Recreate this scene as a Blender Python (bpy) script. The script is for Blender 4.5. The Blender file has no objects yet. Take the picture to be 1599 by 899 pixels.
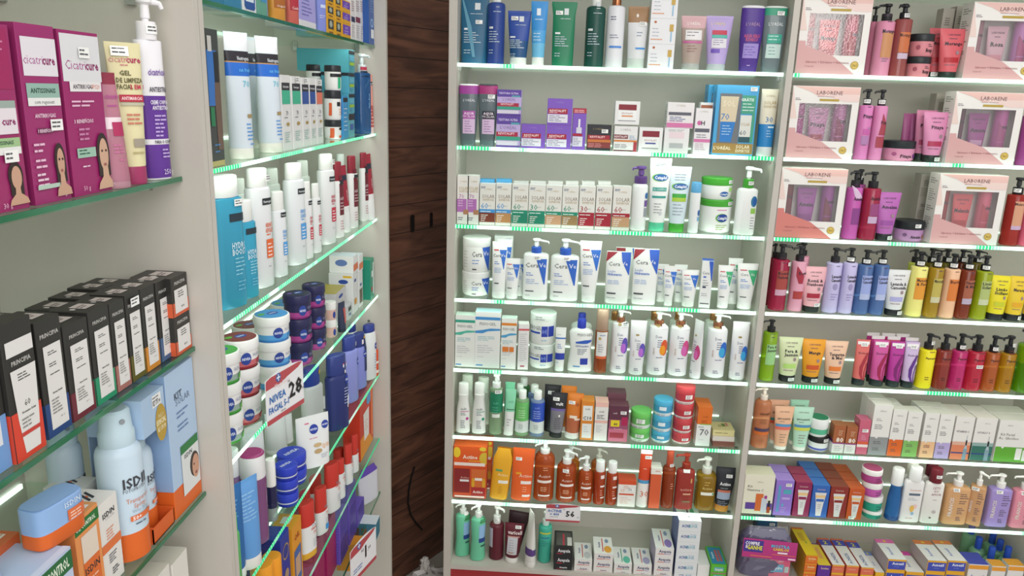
import bpy, math, random
from mathutils import Vector, Matrix
PI = math.pi
random.seed(4)
SC = bpy.context.scene
COL = SC.collection

# ------------------------------------------------------------------ camera
F, YAW, PITCH, ROLL = 1189.386, -0.0455208, 0.2510235, 0.0324076
H = 1.86
CW = Vector((math.sin(YAW)*math.cos(PITCH), math.cos(YAW)*math.cos(PITCH), -math.sin(PITCH)))
_r = Vector((math.cos(YAW), -math.sin(YAW), 0)); _u = _r.cross(CW)
CR = _r*math.cos(ROLL)+_u*math.sin(ROLL); CU = _u*math.cos(ROLL)-_r*math.sin(ROLL)
cam_d = bpy.data.cameras.new('camera'); cam = bpy.data.objects.new('camera', cam_d); COL.objects.link(cam)
cam.matrix_world = Matrix(((CR.x, CU.x, -CW.x, 0), (CR.y, CU.y, -CW.y, 0), (CR.z, CU.z, -CW.z, H), (0, 0, 0, 1)))
cam_d.sensor_width = 36; cam_d.lens = 36*F/1599; cam_d.clip_start = .02; cam_d.clip_end = 50
SC.camera = cam
EYE = Vector((0, 0, H))

# ------------------------------------------------------------------ light
world = bpy.data.worlds.new('shop_light'); SC.world = world; world.use_nodes = True
wb = world.node_tree.nodes['Background']; wb.inputs[0].default_value = (1, .985, .95, 1); wb.inputs[1].default_value = .80
def area(name, loc, aim, sx, sy, power, col):
    d = bpy.data.lights.new(name, 'AREA'); d.shape = 'RECTANGLE'; d.size = sx; d.size_y = sy; d.energy = power; d.color = col
    o = bpy.data.objects.new(name, d); COL.objects.link(o); o.location = loc
    o.rotation_euler = (Vector(aim)-Vector(loc)).to_track_quat('-Z', 'Y').to_euler()
    return o
area('ceiling_panel_light', (.7, .2, 2.95), (.7, .9, 0), 1.6, 1.6, 12, (1, .985, .96))
area('ceiling_panel_light', (.9, -1.7, 2.7), (.4, 2.0, .9), 2.6, 1.6, 44, (1, .985, .96))
SC.view_settings.view_transform = 'Standard'; SC.view_settings.look = 'None'
SC.view_settings.gamma = 1; SC.view_settings.use_curve_mapping = False
SC.view_settings.exposure = 0.06
SC.cycles.use_denoising = True
SC.cycles.max_bounces = 8; SC.cycles.transparent_max_bounces = 24; SC.cycles.diffuse_bounces = 4
SC.cycles.glossy_bounces = 3; SC.cycles.transmission_bounces = 4
SC.cycles.sample_clamp_indirect = 3.0

# ------------------------------------------------------------------ materials
def lin(h):
    h = h.lstrip('~*^=')
    r = [int(h[i:i+2], 16)/255 for i in (0, 2, 4)]
    g = sum(r)/3; r = [min(1, (c+(g-c)*.07)*.96+.03) for c in r]
    return tuple((c/12.92 if c <= .04045 else ((c+.055)/1.055)**2.4) for c in r)+(1,)
_m = {}
def mat(h):
    """hex colour; '*' metal, '~' tinted clear plastic, '^' matt, '=' glossy"""
    if h in _m: return _m[h]
    m = bpy.data.materials.new('paint_'+h); m.use_nodes = True
    nt = m.node_tree; b = nt.nodes['Principled BSDF']
    b.inputs['Base Color'].default_value = lin(h)
    b.inputs['Roughness'].default_value = .38
    b.inputs['Specular IOR Level'].default_value = .35
    if h[0] == '*': b.inputs['Metallic'].default_value = .85; b.inputs['Roughness'].default_value = .22
    if h[0] == '^': b.inputs['Roughness'].default_value = .75
    if h[0] == '=': b.inputs['Roughness'].default_value = .18
    if h[0] == '~':
        b.inputs['Roughness'].default_value = .12; b.inputs['Specular IOR Level'].default_value = .6
        t = nt.nodes.new('ShaderNodeBsdfTransparent'); c = lin(h)
        t.inputs[0].default_value = tuple(min(1, x**.5) for x in c[:3])+(1,)
        mx = nt.nodes.new('ShaderNodeMixShader'); mx.inputs[0].default_value = .42
        out = nt.nodes['Material Output']
        nt.links.new(b.outputs[0], mx.inputs[1]); nt.links.new(t.outputs[0], mx.inputs[2]); nt.links.new(mx.outputs[0], out.inputs[0])
    _m[h] = m
    return m
def tmat(name, build):
    m = bpy.data.materials.new(name); m.use_nodes = True
    build(m.node_tree, m.node_tree.nodes['Principled BSDF'], m.node_tree.nodes['Material Output']); return m
def _film(nt, b, out):
    t = nt.nodes.new('ShaderNodeBsdfTransparent'); g = nt.nodes.new('ShaderNodeBsdfGlossy'); g.inputs['Roughness'].default_value = .08
    n = nt.nodes.new('ShaderNodeTexNoise'); n.inputs['Scale'].default_value = 22
    bm = nt.nodes.new('ShaderNodeBump'); bm.inputs['Strength'].default_value = .5; nt.links.new(n.outputs[0], bm.inputs['Height']); nt.links.new(bm.outputs[0], g.inputs['Normal'])
    mx = nt.nodes.new('ShaderNodeMixShader'); mx.inputs[0].default_value = .16
    nt.links.new(t.outputs[0], mx.inputs[1]); nt.links.new(g.outputs[0], mx.inputs[2]); nt.links.new(mx.outputs[0], out.inputs[0])
FILM = tmat('clear_film', _film)
def _glass(nt, b, out):
    t = nt.nodes.new('ShaderNodeBsdfTransparent'); t.inputs[0].default_value = (.90, .965, .92, 1)
    g = nt.nodes.new('ShaderNodeBsdfGlossy'); g.inputs['Roughness'].default_value = .06; g.inputs[0].default_value = (.9, 1, .95, 1)
    fr = nt.nodes.new('ShaderNodeFresnel'); fr.inputs[0].default_value = 1.45
    mx = nt.nodes.new('ShaderNodeMixShader'); ge = nt.nodes.new('ShaderNodeNewGeometry')
    inv = nt.nodes.new('ShaderNodeMath'); inv.operation = 'SUBTRACT'; inv.inputs[0].default_value = 1; nt.links.new(ge.outputs['Backfacing'], inv.inputs[1])
    mu = nt.nodes.new('ShaderNodeMath'); mu.operation = 'MULTIPLY'; nt.links.new(fr.outputs[0], mu.inputs[0]); nt.links.new(inv.outputs[0], mu.inputs[1])
    nt.links.new(mu.outputs[0], mx.inputs[0]); nt.links.new(t.outputs[0], mx.inputs[1]); nt.links.new(g.outputs[0], mx.inputs[2]); nt.links.new(mx.outputs[0], out.inputs[0])
GLASS = tmat('shelf_glass', _glass)
def _gedge(nt, b, out):
    b.inputs['Base Color'].default_value = (.02, .15, .07, 1); b.inputs['Roughness'].default_value = .1
    b.inputs['Specular IOR Level'].default_value = .8
GEDGE = tmat('green_glass_edge', _gedge)
def led(name, axis, strength, green, seed, dim=None):
    dim = dim or min(1, 1.15/strength)
    def f(nt, b, out):
        tc = nt.nodes.new('ShaderNodeTexCoord'); sp = nt.nodes.new('ShaderNodeSeparateXYZ'); nt.links.new(tc.outputs['Object'], sp.inputs[0])
        mo = nt.nodes.new('ShaderNodeMath'); mo.operation = 'MODULO'; mo.inputs[1].default_value = .0095
        ad = nt.nodes.new('ShaderNodeMath'); ad.operation = 'ADD'; ad.inputs[1].default_value = 10+seed
        nt.links.new(sp.outputs[axis], ad.inputs[0]); nt.links.new(ad.outputs[0], mo.inputs[0])
        gt = nt.nodes.new('ShaderNodeMath'); gt.operation = 'GREATER_THAN'; gt.inputs[1].default_value = .0022; nt.links.new(mo.outputs[0], gt.inputs[0])
        no = nt.nodes.new('ShaderNodeTexNoise'); no.noise_dimensions = '1D'; no.inputs['Scale'].default_value = 5; no.inputs['Detail'].default_value = 3
        nt.links.new(ad.outputs[0], no.inputs['W'])
        rp = nt.nodes.new('ShaderNodeValToRGB'); e = rp.color_ramp.elements
        e[0].position = green-.09; e[0].color = (.06*dim, .80*dim, .30*dim, 1); e[1].position = green+.05; e[1].color = (.80, 1, .86, 1)
        nt.links.new(no.outputs[0], rp.inputs[0])
        mx = nt.nodes.new('ShaderNodeMix'); mx.data_type = 'RGBA'; mx.inputs[6].default_value = (.5, .95, .72, 1)
        nt.links.new(gt.outputs[0], mx.inputs[0]); nt.links.new(rp.outputs[0], mx.inputs[7])
        em = nt.nodes.new('ShaderNodeEmission'); em.inputs[1].default_value = strength; nt.links.new(mx.outputs[2], em.inputs[0])
        nt.links.new(em.outputs[0], out.inputs[0])
    return tmat(name, f)
def _panel(nt, b, out):
    n = nt.nodes.new('ShaderNodeTexNoise'); n.inputs['Scale'].default_value = 6; n.inputs['Detail'].default_value = 5
    rp = nt.nodes.new('ShaderNodeValToRGB'); rp.color_ramp.elements[0].color = (.51, .472, .425, 1); rp.color_ramp.elements[1].color = (.565, .527, .48, 1)
    nt.links.new(n.outputs[0], rp.inputs[0]); nt.links.new(rp.outputs[0], b.inputs['Base Color']); b.inputs['Roughness'].default_value = .5
PANEL = tmat('white_laminate', _panel)
def _wood(nt, b, out):
    tc = nt.nodes.new('ShaderNodeTexCoord'); mp = nt.nodes.new('ShaderNodeMapping'); mp.inputs['Scale'].default_value = (1.3, 1, 9)
    nt.links.new(tc.outputs['Object'], mp.inputs[0])
    n = nt.nodes.new('ShaderNodeTexNoise'); n.inputs['Scale'].default_value = 2.6; n.inputs['Detail'].default_value = 8; n.inputs['Distortion'].default_value = 1.4
    nt.links.new(mp.outputs[0], n.inputs[0])
    rp = nt.nodes.new('ShaderNodeValToRGB'); e = rp.color_ramp.elements
    e[0].position = .32; e[0].color = (.07, .03, .018, 1); e[1].position = .72; e[1].color = (.23, .095, .055, 1)
    nt.links.new(n.outputs[0], rp.inputs[0])
    sp = nt.nodes.new('ShaderNodeSeparateXYZ'); nt.links.new(tc.outputs['Object'], sp.inputs[0])
    mo = nt.nodes.new('ShaderNodeMath'); mo.operation = 'MODULO'; mo.inputs[1].default_value = .098; nt.links.new(sp.outputs[2], mo.inputs[0])
    lt = nt.nodes.new('ShaderNodeMath'); lt.operation = 'GREATER_THAN'; lt.inputs[1].default_value = .003; nt.links.new(mo.outputs[0], lt.inputs[0])
    mx = nt.nodes.new('ShaderNodeMix'); mx.data_type = 'RGBA'; mx.inputs[6].default_value = (.02, .009, .006, 1)
    nt.links.new(lt.outputs[0], mx.inputs[0]); nt.links.new(rp.outputs[0], mx.inputs[7]); nt.links.new(mx.outputs[2], b.inputs['Base Color'])
    b.inputs['Roughness'].default_value = .6
WOOD = tmat('dark_wood_planks', _wood)
def _floor(nt, b, out):
    br = nt.nodes.new('ShaderNodeTexBrick'); br.offset = 0; br.inputs['Scale'].default_value = 1.7; br.inputs['Mortar Size'].default_value = .006
    br.inputs['Brick Width'].default_value = 1; br.inputs['Row Height'].default_value = 1
    br.inputs['Color1'].default_value = (.42, .39, .34, 1); br.inputs['Color2'].default_value = (.46, .43, .38, 1); br.inputs['Mortar'].default_value = (.2, .19, .17, 1)
    tc = nt.nodes.new('ShaderNodeTexCoord'); nt.links.new(tc.outputs['Object'], br.inputs[0]); nt.links.new(br.outputs[0], b.inputs['Base Color']); b.inputs['Roughness'].default_value = .3
FLOORM = tmat('floor_tiles', _floor)

# ------------------------------------------------------------------ mesh helper
class MB:
    def __init__(s): s.v = []; s.f = []; s.m = []; s.sm = []; s.mats = []
    def mi(s, h):
        if h not in s.mats: s.mats.append(h)
        return s.mats.index(h)
    def add(s, vs, fs, h, smooth=False):
        o = len(s.v); s.v += [tuple(p) for p in vs]; i = s.mi(h)
        for f in fs: s.f.append([o+k for k in f]); s.m.append(i); s.sm.append(smooth)
    def box(s, a, b, h):
        x0, y0, z0 = a; x1, y1, z1 = b
        s.add([(x0,y0,z0),(x1,y0,z0),(x1,y1,z0),(x0,y1,z0),(x0,y0,z1),(x1,y0,z1),(x1,y1,z1),(x0,y1,z1)],
              [(3,2,1,0),(4,5,6,7),(0,1,5,4),(1,2,6,5),(2,3,7,6),(3,0,4,7)], h)
    def rod(s, a, b, r0, r1, h, n=10):
        a = Vector(a); b = Vector(b); d = (b-a).normalized(); q = d.to_track_quat('Z', 'Y')
        vs = [a+q@Vector((math.cos(2*PI*k/n)*r0, math.sin(2*PI*k/n)*r0, 0)) for k in range(n)]+[b+q@Vector((math.cos(2*PI*k/n)*r1, math.sin(2*PI*k/n)*r1, 0)) for k in range(n)]
        s.add(vs, [(k, (k+1) % n, n+(k+1) % n, n+k) for k in range(n)]+[tuple(range(n-1, -1, -1)), tuple(range(n, 2*n))], h, True)
    def loft(s, secs, h, bands=(), e=2.0, n=24, boxy=False, smooth=True, ox=0, oy=0, z0=0, topc=None):
        """secs: (z, hw, hd[, e]); bands: (za, zb, colour)"""
        zs = sorted(set([q[0] for q in secs]+[min(max(v, secs[0][0]), secs[-1][0]) for bd in bands for v in bd[:2]]))
        pr = Prof(secs, e)
        rings = []
        for z in zs:
            hw, hd, ee = pr.at(z)
            if boxy:
                c = min(.0007, hw*.2, hd*.2)
                ring = [(-hw+c, -hd), (hw-c, -hd), (hw, -hd+c), (hw, hd-c), (hw-c, hd), (-hw+c, hd), (-hw, hd-c), (-hw, -hd+c)]
            else:
                ring = []
                for k in range(n):
                    t = 2*PI*(k+.5)/n; ct, st = math.cos(t), math.sin(t)
                    ring.append((hw*abs(ct)**(2/ee)*(1 if ct > 0 else -1), hd*abs(st)**(2/ee)*(1 if st > 0 else -1)))
            rings.append([(x+ox, y+oy, z+z0) for x, y in ring])
        nn = len(rings[0])
        for i in range(len(zs)-1):
            zm = (zs[i]+zs[i+1])/2; c = h
            for bd in bands:
                if bd[0] <= zm <= bd[1]: c = bd[2]
            s.add(rings[i]+rings[i+1], [(k, (k+1) % nn, nn+(k+1) % nn, nn+k) for k in range(nn)], c, smooth)
        s.add(rings[0], [tuple(range(nn-1, -1, -1))], h if not bands else h)
        s.add(rings[-1], [tuple(range(nn))], topc or c)
    def merge_weld(s): pass
    def build(s, name, parent=None):
        me = bpy.data.meshes.new(name); me.from_pydata(s.v, [], s.f)
        for h in s.mats: me.materials.append(h if not isinstance(h, str) else mat(h))
        me.polygons.foreach_set('material_index', s.m); me.polygons.foreach_set('use_smooth', s.sm); me.update()
        if any(s.sm):
            import bmesh
            bm = bmesh.new(); bm.from_mesh(me); bmesh.ops.remove_doubles(bm, verts=bm.verts, dist=1e-6)
            for ed in bm.edges:
                if len(ed.link_faces) == 2 and ed.calc_face_angle(0) > .62: ed.smooth = False
            bm.to_mesh(me); bm.free()
        o = bpy.data.objects.new(name, me); COL.objects.link(o)
        if parent is not None: o.parent = parent
        return o
class Prof:
    def __init__(s, secs, e=2.0): s.q = [(q[0], q[1], q[2], q[3] if len(q) > 3 else e) for q in secs]
    def at(s, z):
        q = s.q
        if z <= q[0][0]: return q[0][1:]
        for a, b in zip(q, q[1:]):
            if z <= b[0]:
                t = (z-a[0])/max(b[0]-a[0], 1e-9); return tuple(a[i]+(b[i]-a[i])*t for i in (1, 2, 3))
        return q[-1][1:]
_tc = {}
def glyphs(txt, bold):
    k = (txt, bold)
    if k not in _tc:
        cu = bpy.data.curves.new('t', 'FONT'); cu.body = txt; cu.size = 1.0; cu.resolution_u = 1; cu.fill_mode = 'FRONT'
        if bold: cu.offset = .028; cu.space_character = 1.06
        ob = bpy.data.objects.new('t', cu); COL.objects.link(ob)
        bpy.context.view_layer.update()
        me = ob.evaluated_get(bpy.context.evaluated_depsgraph_get()).to_mesh()
        vs = [(v.co.x, v.co.y) for v in me.vertices]; fs = [tuple(p.vertices) for p in me.polygons]
        bpy.data.objects.remove(ob); bpy.data.curves.remove(cu)
        if not vs: vs = [(0, 0)]
        x0 = min(v[0] for v in vs); x1 = max(v[0] for v in vs)
        _tc[k] = ([((x-(x0+x1)/2)/.7, (y-.35)/.7) for x, y in vs], fs, (x1-x0)/.7)
    return _tc[k]
def paint(mb, art, S, hw, h, curved):
    """art on a surface; S(u,z,eps)->point; u in metres from the middle, z in metres"""
    eps = .0007 if curved else .0003
    for a in art:
        eps += .00009; k = a[0]
        def strip(sl, col, nu):
            vs = []; fs = []
            for (v, ul, ur) in sl:
                
                if nu > 2: a0, a1 = (math.asin(max(-1, min(1, q_))) for q_ in (ul, ur))
                for j in range(nu+1): vs.append(S((math.sin(a0+(a1-a0)*j/nu) if nu > 2 else ul+(ur-ul)*j/nu)*hw, v*h, eps))
            for i in range(len(sl)-1):
                for j in range(nu): p = i*(nu+1)+j; fs.append((p, p+1, p+nu+2, p+nu+1))
            mb.add(vs, fs, col)
        nu = 10 if curved else 1
        if k == 'r':
            _, u0, u1, v0, v1, col = a; nv = 3 if curved and v1-v0 > .1 else 1
            strip([(v0+(v1-v0)*i/nv, u0, u1) for i in range(nv+1)], col, nu)
        elif k == 'p':
            sl = a[1]; o = []
            for p, q in zip(sl, sl[1:]):
                o += [tuple(p[i]+(q[i]-p[i])*t/3 for i in range(3)) for t in range(3)]
            strip(o+[sl[-1]], a[2], nu)
        elif k == 'e':
            _, uc, vc, ru, rv, col = a; n = 10
            strip([(vc-rv*math.cos(PI*i/n), uc-ru*math.sin(PI*i/n), uc+ru*math.sin(PI*i/n)) for i in range(n+1)], col, max(2, nu))
        elif k in 'tT':
            _, txt, uc, vc, sz, col = a[:6]; mw = (a[6] if len(a) > 6 else .9)*2*hw
            vs, fs, w = glyphs(txt, k == 'T'); s = sz*h; sx = min(s, mw/max(w, .01))
            mb.add([S(uc*hw+x*sx, vc*h+y*s, eps) for x, y in vs], fs, col)
        elif k == 'v':
            _, txt, uc, vc, sz, col = a[:6]; mw = (a[6] if len(a) > 6 else .8)*h
            vs, fs, w = glyphs(txt, True); s = sz*hw; sx = min(s, mw/max(w, .01))
            mb.add([S(uc*hw-y*s, vc*h+x*sx, eps) for x, y in vs], fs, col)
        elif k == 'l':
            _, u0, u1, v, n, pit, col = a
            rnd = random.Random(int(v*999)+n)
            for i in range(n):
                e1 = u0+(u1-u0)*rnd.uniform(.55, 1); m = u0+(e1-u0)*rnd.uniform(.35, .6); vv = v-i*pit; t = min(pit*.42, .0022/h)
                for p, q in ((u0, m), (m+.05*(u1-u0), e1)): strip([(vv-t/2, p, q), (vv+t/2, p, q)], col, 2 if curved else 1)

# ------------------------------------------------------------------ rows
XB, YC, YA = -.491, 2.30, None
ROWS = {}
for i, z in enumerate((1.938, 1.700, 1.462, 1.228, .9945, .760, .524)):
    nm = ('top', 'second', 'third', 'fourth', 'fifth', 'sixth', 'seventh')[i]
    ROWS['C%d' % (i+1)] = ('C', z, "middle cabinet's %s shelf" % nm); ROWS['D%d' % (i+1)] = ('C', z, "right cabinet's %s shelf" % nm)
ROWS['C8'] = ('C', .280, "middle cabinet's bottom board"); ROWS['D8'] = ('C', .280, "right cabinet's bottom board")
for i, z in enumerate((1.972, 1.7375, 1.4985, 1.271, 1.023, .813, .630)):
    nm = ('top', 'second', 'third', 'fourth', 'fifth', 'sixth', 'seventh')[i]
    ROWS['B%d' % (i+1)] = ('B', z, "corner cabinet's %s shelf" % nm)
    if 0 < i < 5: ROWS['A%d' % i] = ('B', z, "leftmost cabinet's %s shelf" % ('top', 'second', 'third', 'fourth')[i-1])
def solve_u(x, P0, t):
    k = CR*F-CW*(x-799.5); P0 = P0-EYE
    return -k.dot(P0)/k.dot(t)
def solve_h(y, P0):
    k = CU*F+CW*(y-449.5); return -k.dot(P0-EYE)/k.z
def solve_d(y, P0, t):
    k = CU*F+CW*(y-449.5); return -k.dot(P0-EYE)/k.dot(t)
REG = []      # registered things, labelled at the end
def reg(root, name, cat, desc, row, u, lev=None, nlev=1, back=False, full=None, key=None):
    REG.append(dict(o=root, cat=cat, desc=desc, row=row, u=u, lev=lev, nlev=nlev, full=full, dep=key))

DEFDEP = dict(box=.040, kit=.07)
LIM = dict(A=(-.045, .9985), B=(1.0285, 2.1435), C=(-.2835, .6545), D=(.678, 1.6535))
def item(row, kind, x0, x1, yt, desc, col='e8e8e6', cap='eeeeec', art=(), d=.018, dep=None, yb=None, w=None, h=None, by=None,
         e=None, wt=1.3, st=None, side=(), top=(), topc=None, nz=-60, shl=.35, neck=.5, ch=None, cw=None, yaw=None, on=None, clear_col=None,
         back=0, bstep=None, bdesc=None, lv=None, bands=(), pumpc=None, capart=(), body='', tilt=0, zb=None, cat=None, name=None, uoff=0, lidr=1.02, lean=0):
    R = ROWS[row]; isC = R[0] == 'C'
    z = R[1]+.0006 if zb is None else zb
    xm = (x0+x1)/2
    if yaw is None: yaw = 0 if (isC or kind in ('box', 'kit', 'card')) else -26
    lo_, hi_ = LIM[row[0]]; d0 = d
    # --- base position and width
    if isC:
        T = Vector((1, 0, 0)); Nn = Vector((0, 1, 0)); base = lambda dd: Vector((0, YC+dd, z))
    else:
        T = Vector((0, 1, 0)); Nn = Vector((-1, 0, 0)); base = lambda dd: Vector((XB-dd, 0, z))
    w0, dep0 = w, dep
    while True:
        w, dep = w0, dep0
        ratio = 1.0
        if kind in ('box', 'kit', 'card'):
            if w is None: w = abs(solve_u(x1, base(d), T)-solve_u(x0, base(d), T))*.985
            if dep is None: dep = DEFDEP.get(kind, .04)
            u = (solve_u(x1, base(d), T)+solve_u(x0, base(d), T))/2 if not yaw else solve_u(xm, base(d), T)
        else:
            ratio = {'oval': .55, 'flat': .4}.get(body, 1.0)
            if kind == 'tube': ratio = .85
            if kind == 'pouch': ratio = .5
            if dep and w: ratio = dep/w
            ww = w or .05
            for _ in range(6):
                cd = d+ww*ratio/2
                u = solve_u(xm, base(cd), T); P = base(cd)+T*u
                dist = (P-EYE).dot(CW)
                perp = (x1-x0)/F*dist
                if isC: ww2 = perp
                else:
                    th = math.atan2(abs(P.x), P.y)-math.radians(yaw); ww2 = perp/math.sqrt(math.sin(th)**2+(ratio*math.cos(th))**2)
                    if kind == 'tube': ww2 *= .95
                if w is None: ww = ww2
            w = ww*.985 if w is None else w
            dep = w*ratio
        yw = math.radians(yaw); half = (abs(w*math.cos(yw))+abs(dep*math.sin(yw)))/2
        if kind == 'tube': half *= max(1, wt)*.93
        if isC or u+uoff+half <= hi_ or d <= .003: break
        d = max(.002, d-.004)
    u = max(lo_+half+.0005, min(hi_-half-.0005, u+uoff)); uoff = 0
    cd = d+dep/2
    C = base(cd)+T*(u+uoff)
    yref = C if kind not in ('box', 'kit', 'card') else base(d)+T*u
    if lv:
        H_ = solve_h(yt, Vector((C.x, C.y, C.z))); nv = max(1, round(H_/lv)); h = H_/nv-.0004; yt = [yt]*nv
    levels = yt if isinstance(yt, (list, tuple)) else [yt]
    nl = len(levels); out = None
    for li, ytl in enumerate(levels):
        zc = C.z if li == 0 else ztop+.0004
        P = Vector((yref.x, yref.y, zc))
        hh = h if h is not None else solve_h(ytl, P)
        hb = solve_h(yb, Vector((C.x, C.y, zc))) if yb is not None else None
        key = (kind, round(w, 4), round(hh, 4), round(dep, 4), hb and round(hb, 4), str(col), str(cap), str(art), str(side), str(top), str(bands), str(st), nz, str(e), body, wt, str(capart), ch, cw, str(topc), shl, neck, pumpc, lidr)
        if li and abs(hh-lasth) < .0035: hh = lasth; key = lastkey
        lasth = hh; lastkey = key
        rot = (PI/2 if not isC else 0)+math.radians(yaw)
        root = make(kind, key, w, dep, hh, hb, col, cap, art, side, top, topc, bands, st, nz, e, body, wt, capart, ch, cw, shl, neck, pumpc, name, lidr)
        root.location = (C.x, C.y, zc); root.rotation_euler = (math.radians(lean), math.radians(tilt), rot)
        c2 = cat or {'box': 'box', 'kit': 'gift box', 'card': 'sign', 'jar': 'jar', 'tube': 'tube', 'pouch': 'pouch'}.get(kind, 'bottle')
        reg(root, kind, c2, desc, row, u, li, nl)
        ztop = zc+hh
        for b in range(back):
            r2 = copy_tree(root); bs = bstep or (dep+.004)
            r2.location = Vector((C.x, C.y, zc))+Nn*bs*(b+1)
            reg(r2, kind, c2, (bdesc or 'rear '+desc) if b == 0 else 'third-deep '+desc, row, u, li, nl)
        out = root
    out['_t'] = ztop
    return out
_cache = {}
def colour(h):
    import colorsys
    if not isinstance(h, str): return 'clear'
    pre = 'copper ' if h[0] == '*' else ''
    h = h.lstrip('~*^='); r, g, b = (int(h[i:i+2], 16)/255 for i in (0, 2, 4)); hh, ss, vv = colorsys.rgb_to_hsv(r, g, b)
    if pre: return 'copper'
    if vv < .22: return 'black'
    if ss < .14: return 'white' if vv > .78 else 'grey'
    hh *= 360
    for lim, nm in ((18, 'red'), (42, 'orange'), (68, 'yellow'), (165, 'green'), (195, 'turquoise'), (255, 'blue'), (300, 'purple'), (345, 'magenta'), (361, 'red')):
        if hh < lim: return nm
def copy_tree(o, parent=None):
    c = o.copy(); COL.objects.link(c)
    if parent is not None: c.parent = parent
    for k in [k for k in o.children]: copy_tree(k, c)
    return c
NAMES = dict(box='carton', kit='gift_box', card='price_sign', jar='cream_jar', tube='squeeze_tube', pouch='refill_pouch', bot='bottle', pump='pump_bottle', spray='spray_bottle')
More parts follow.
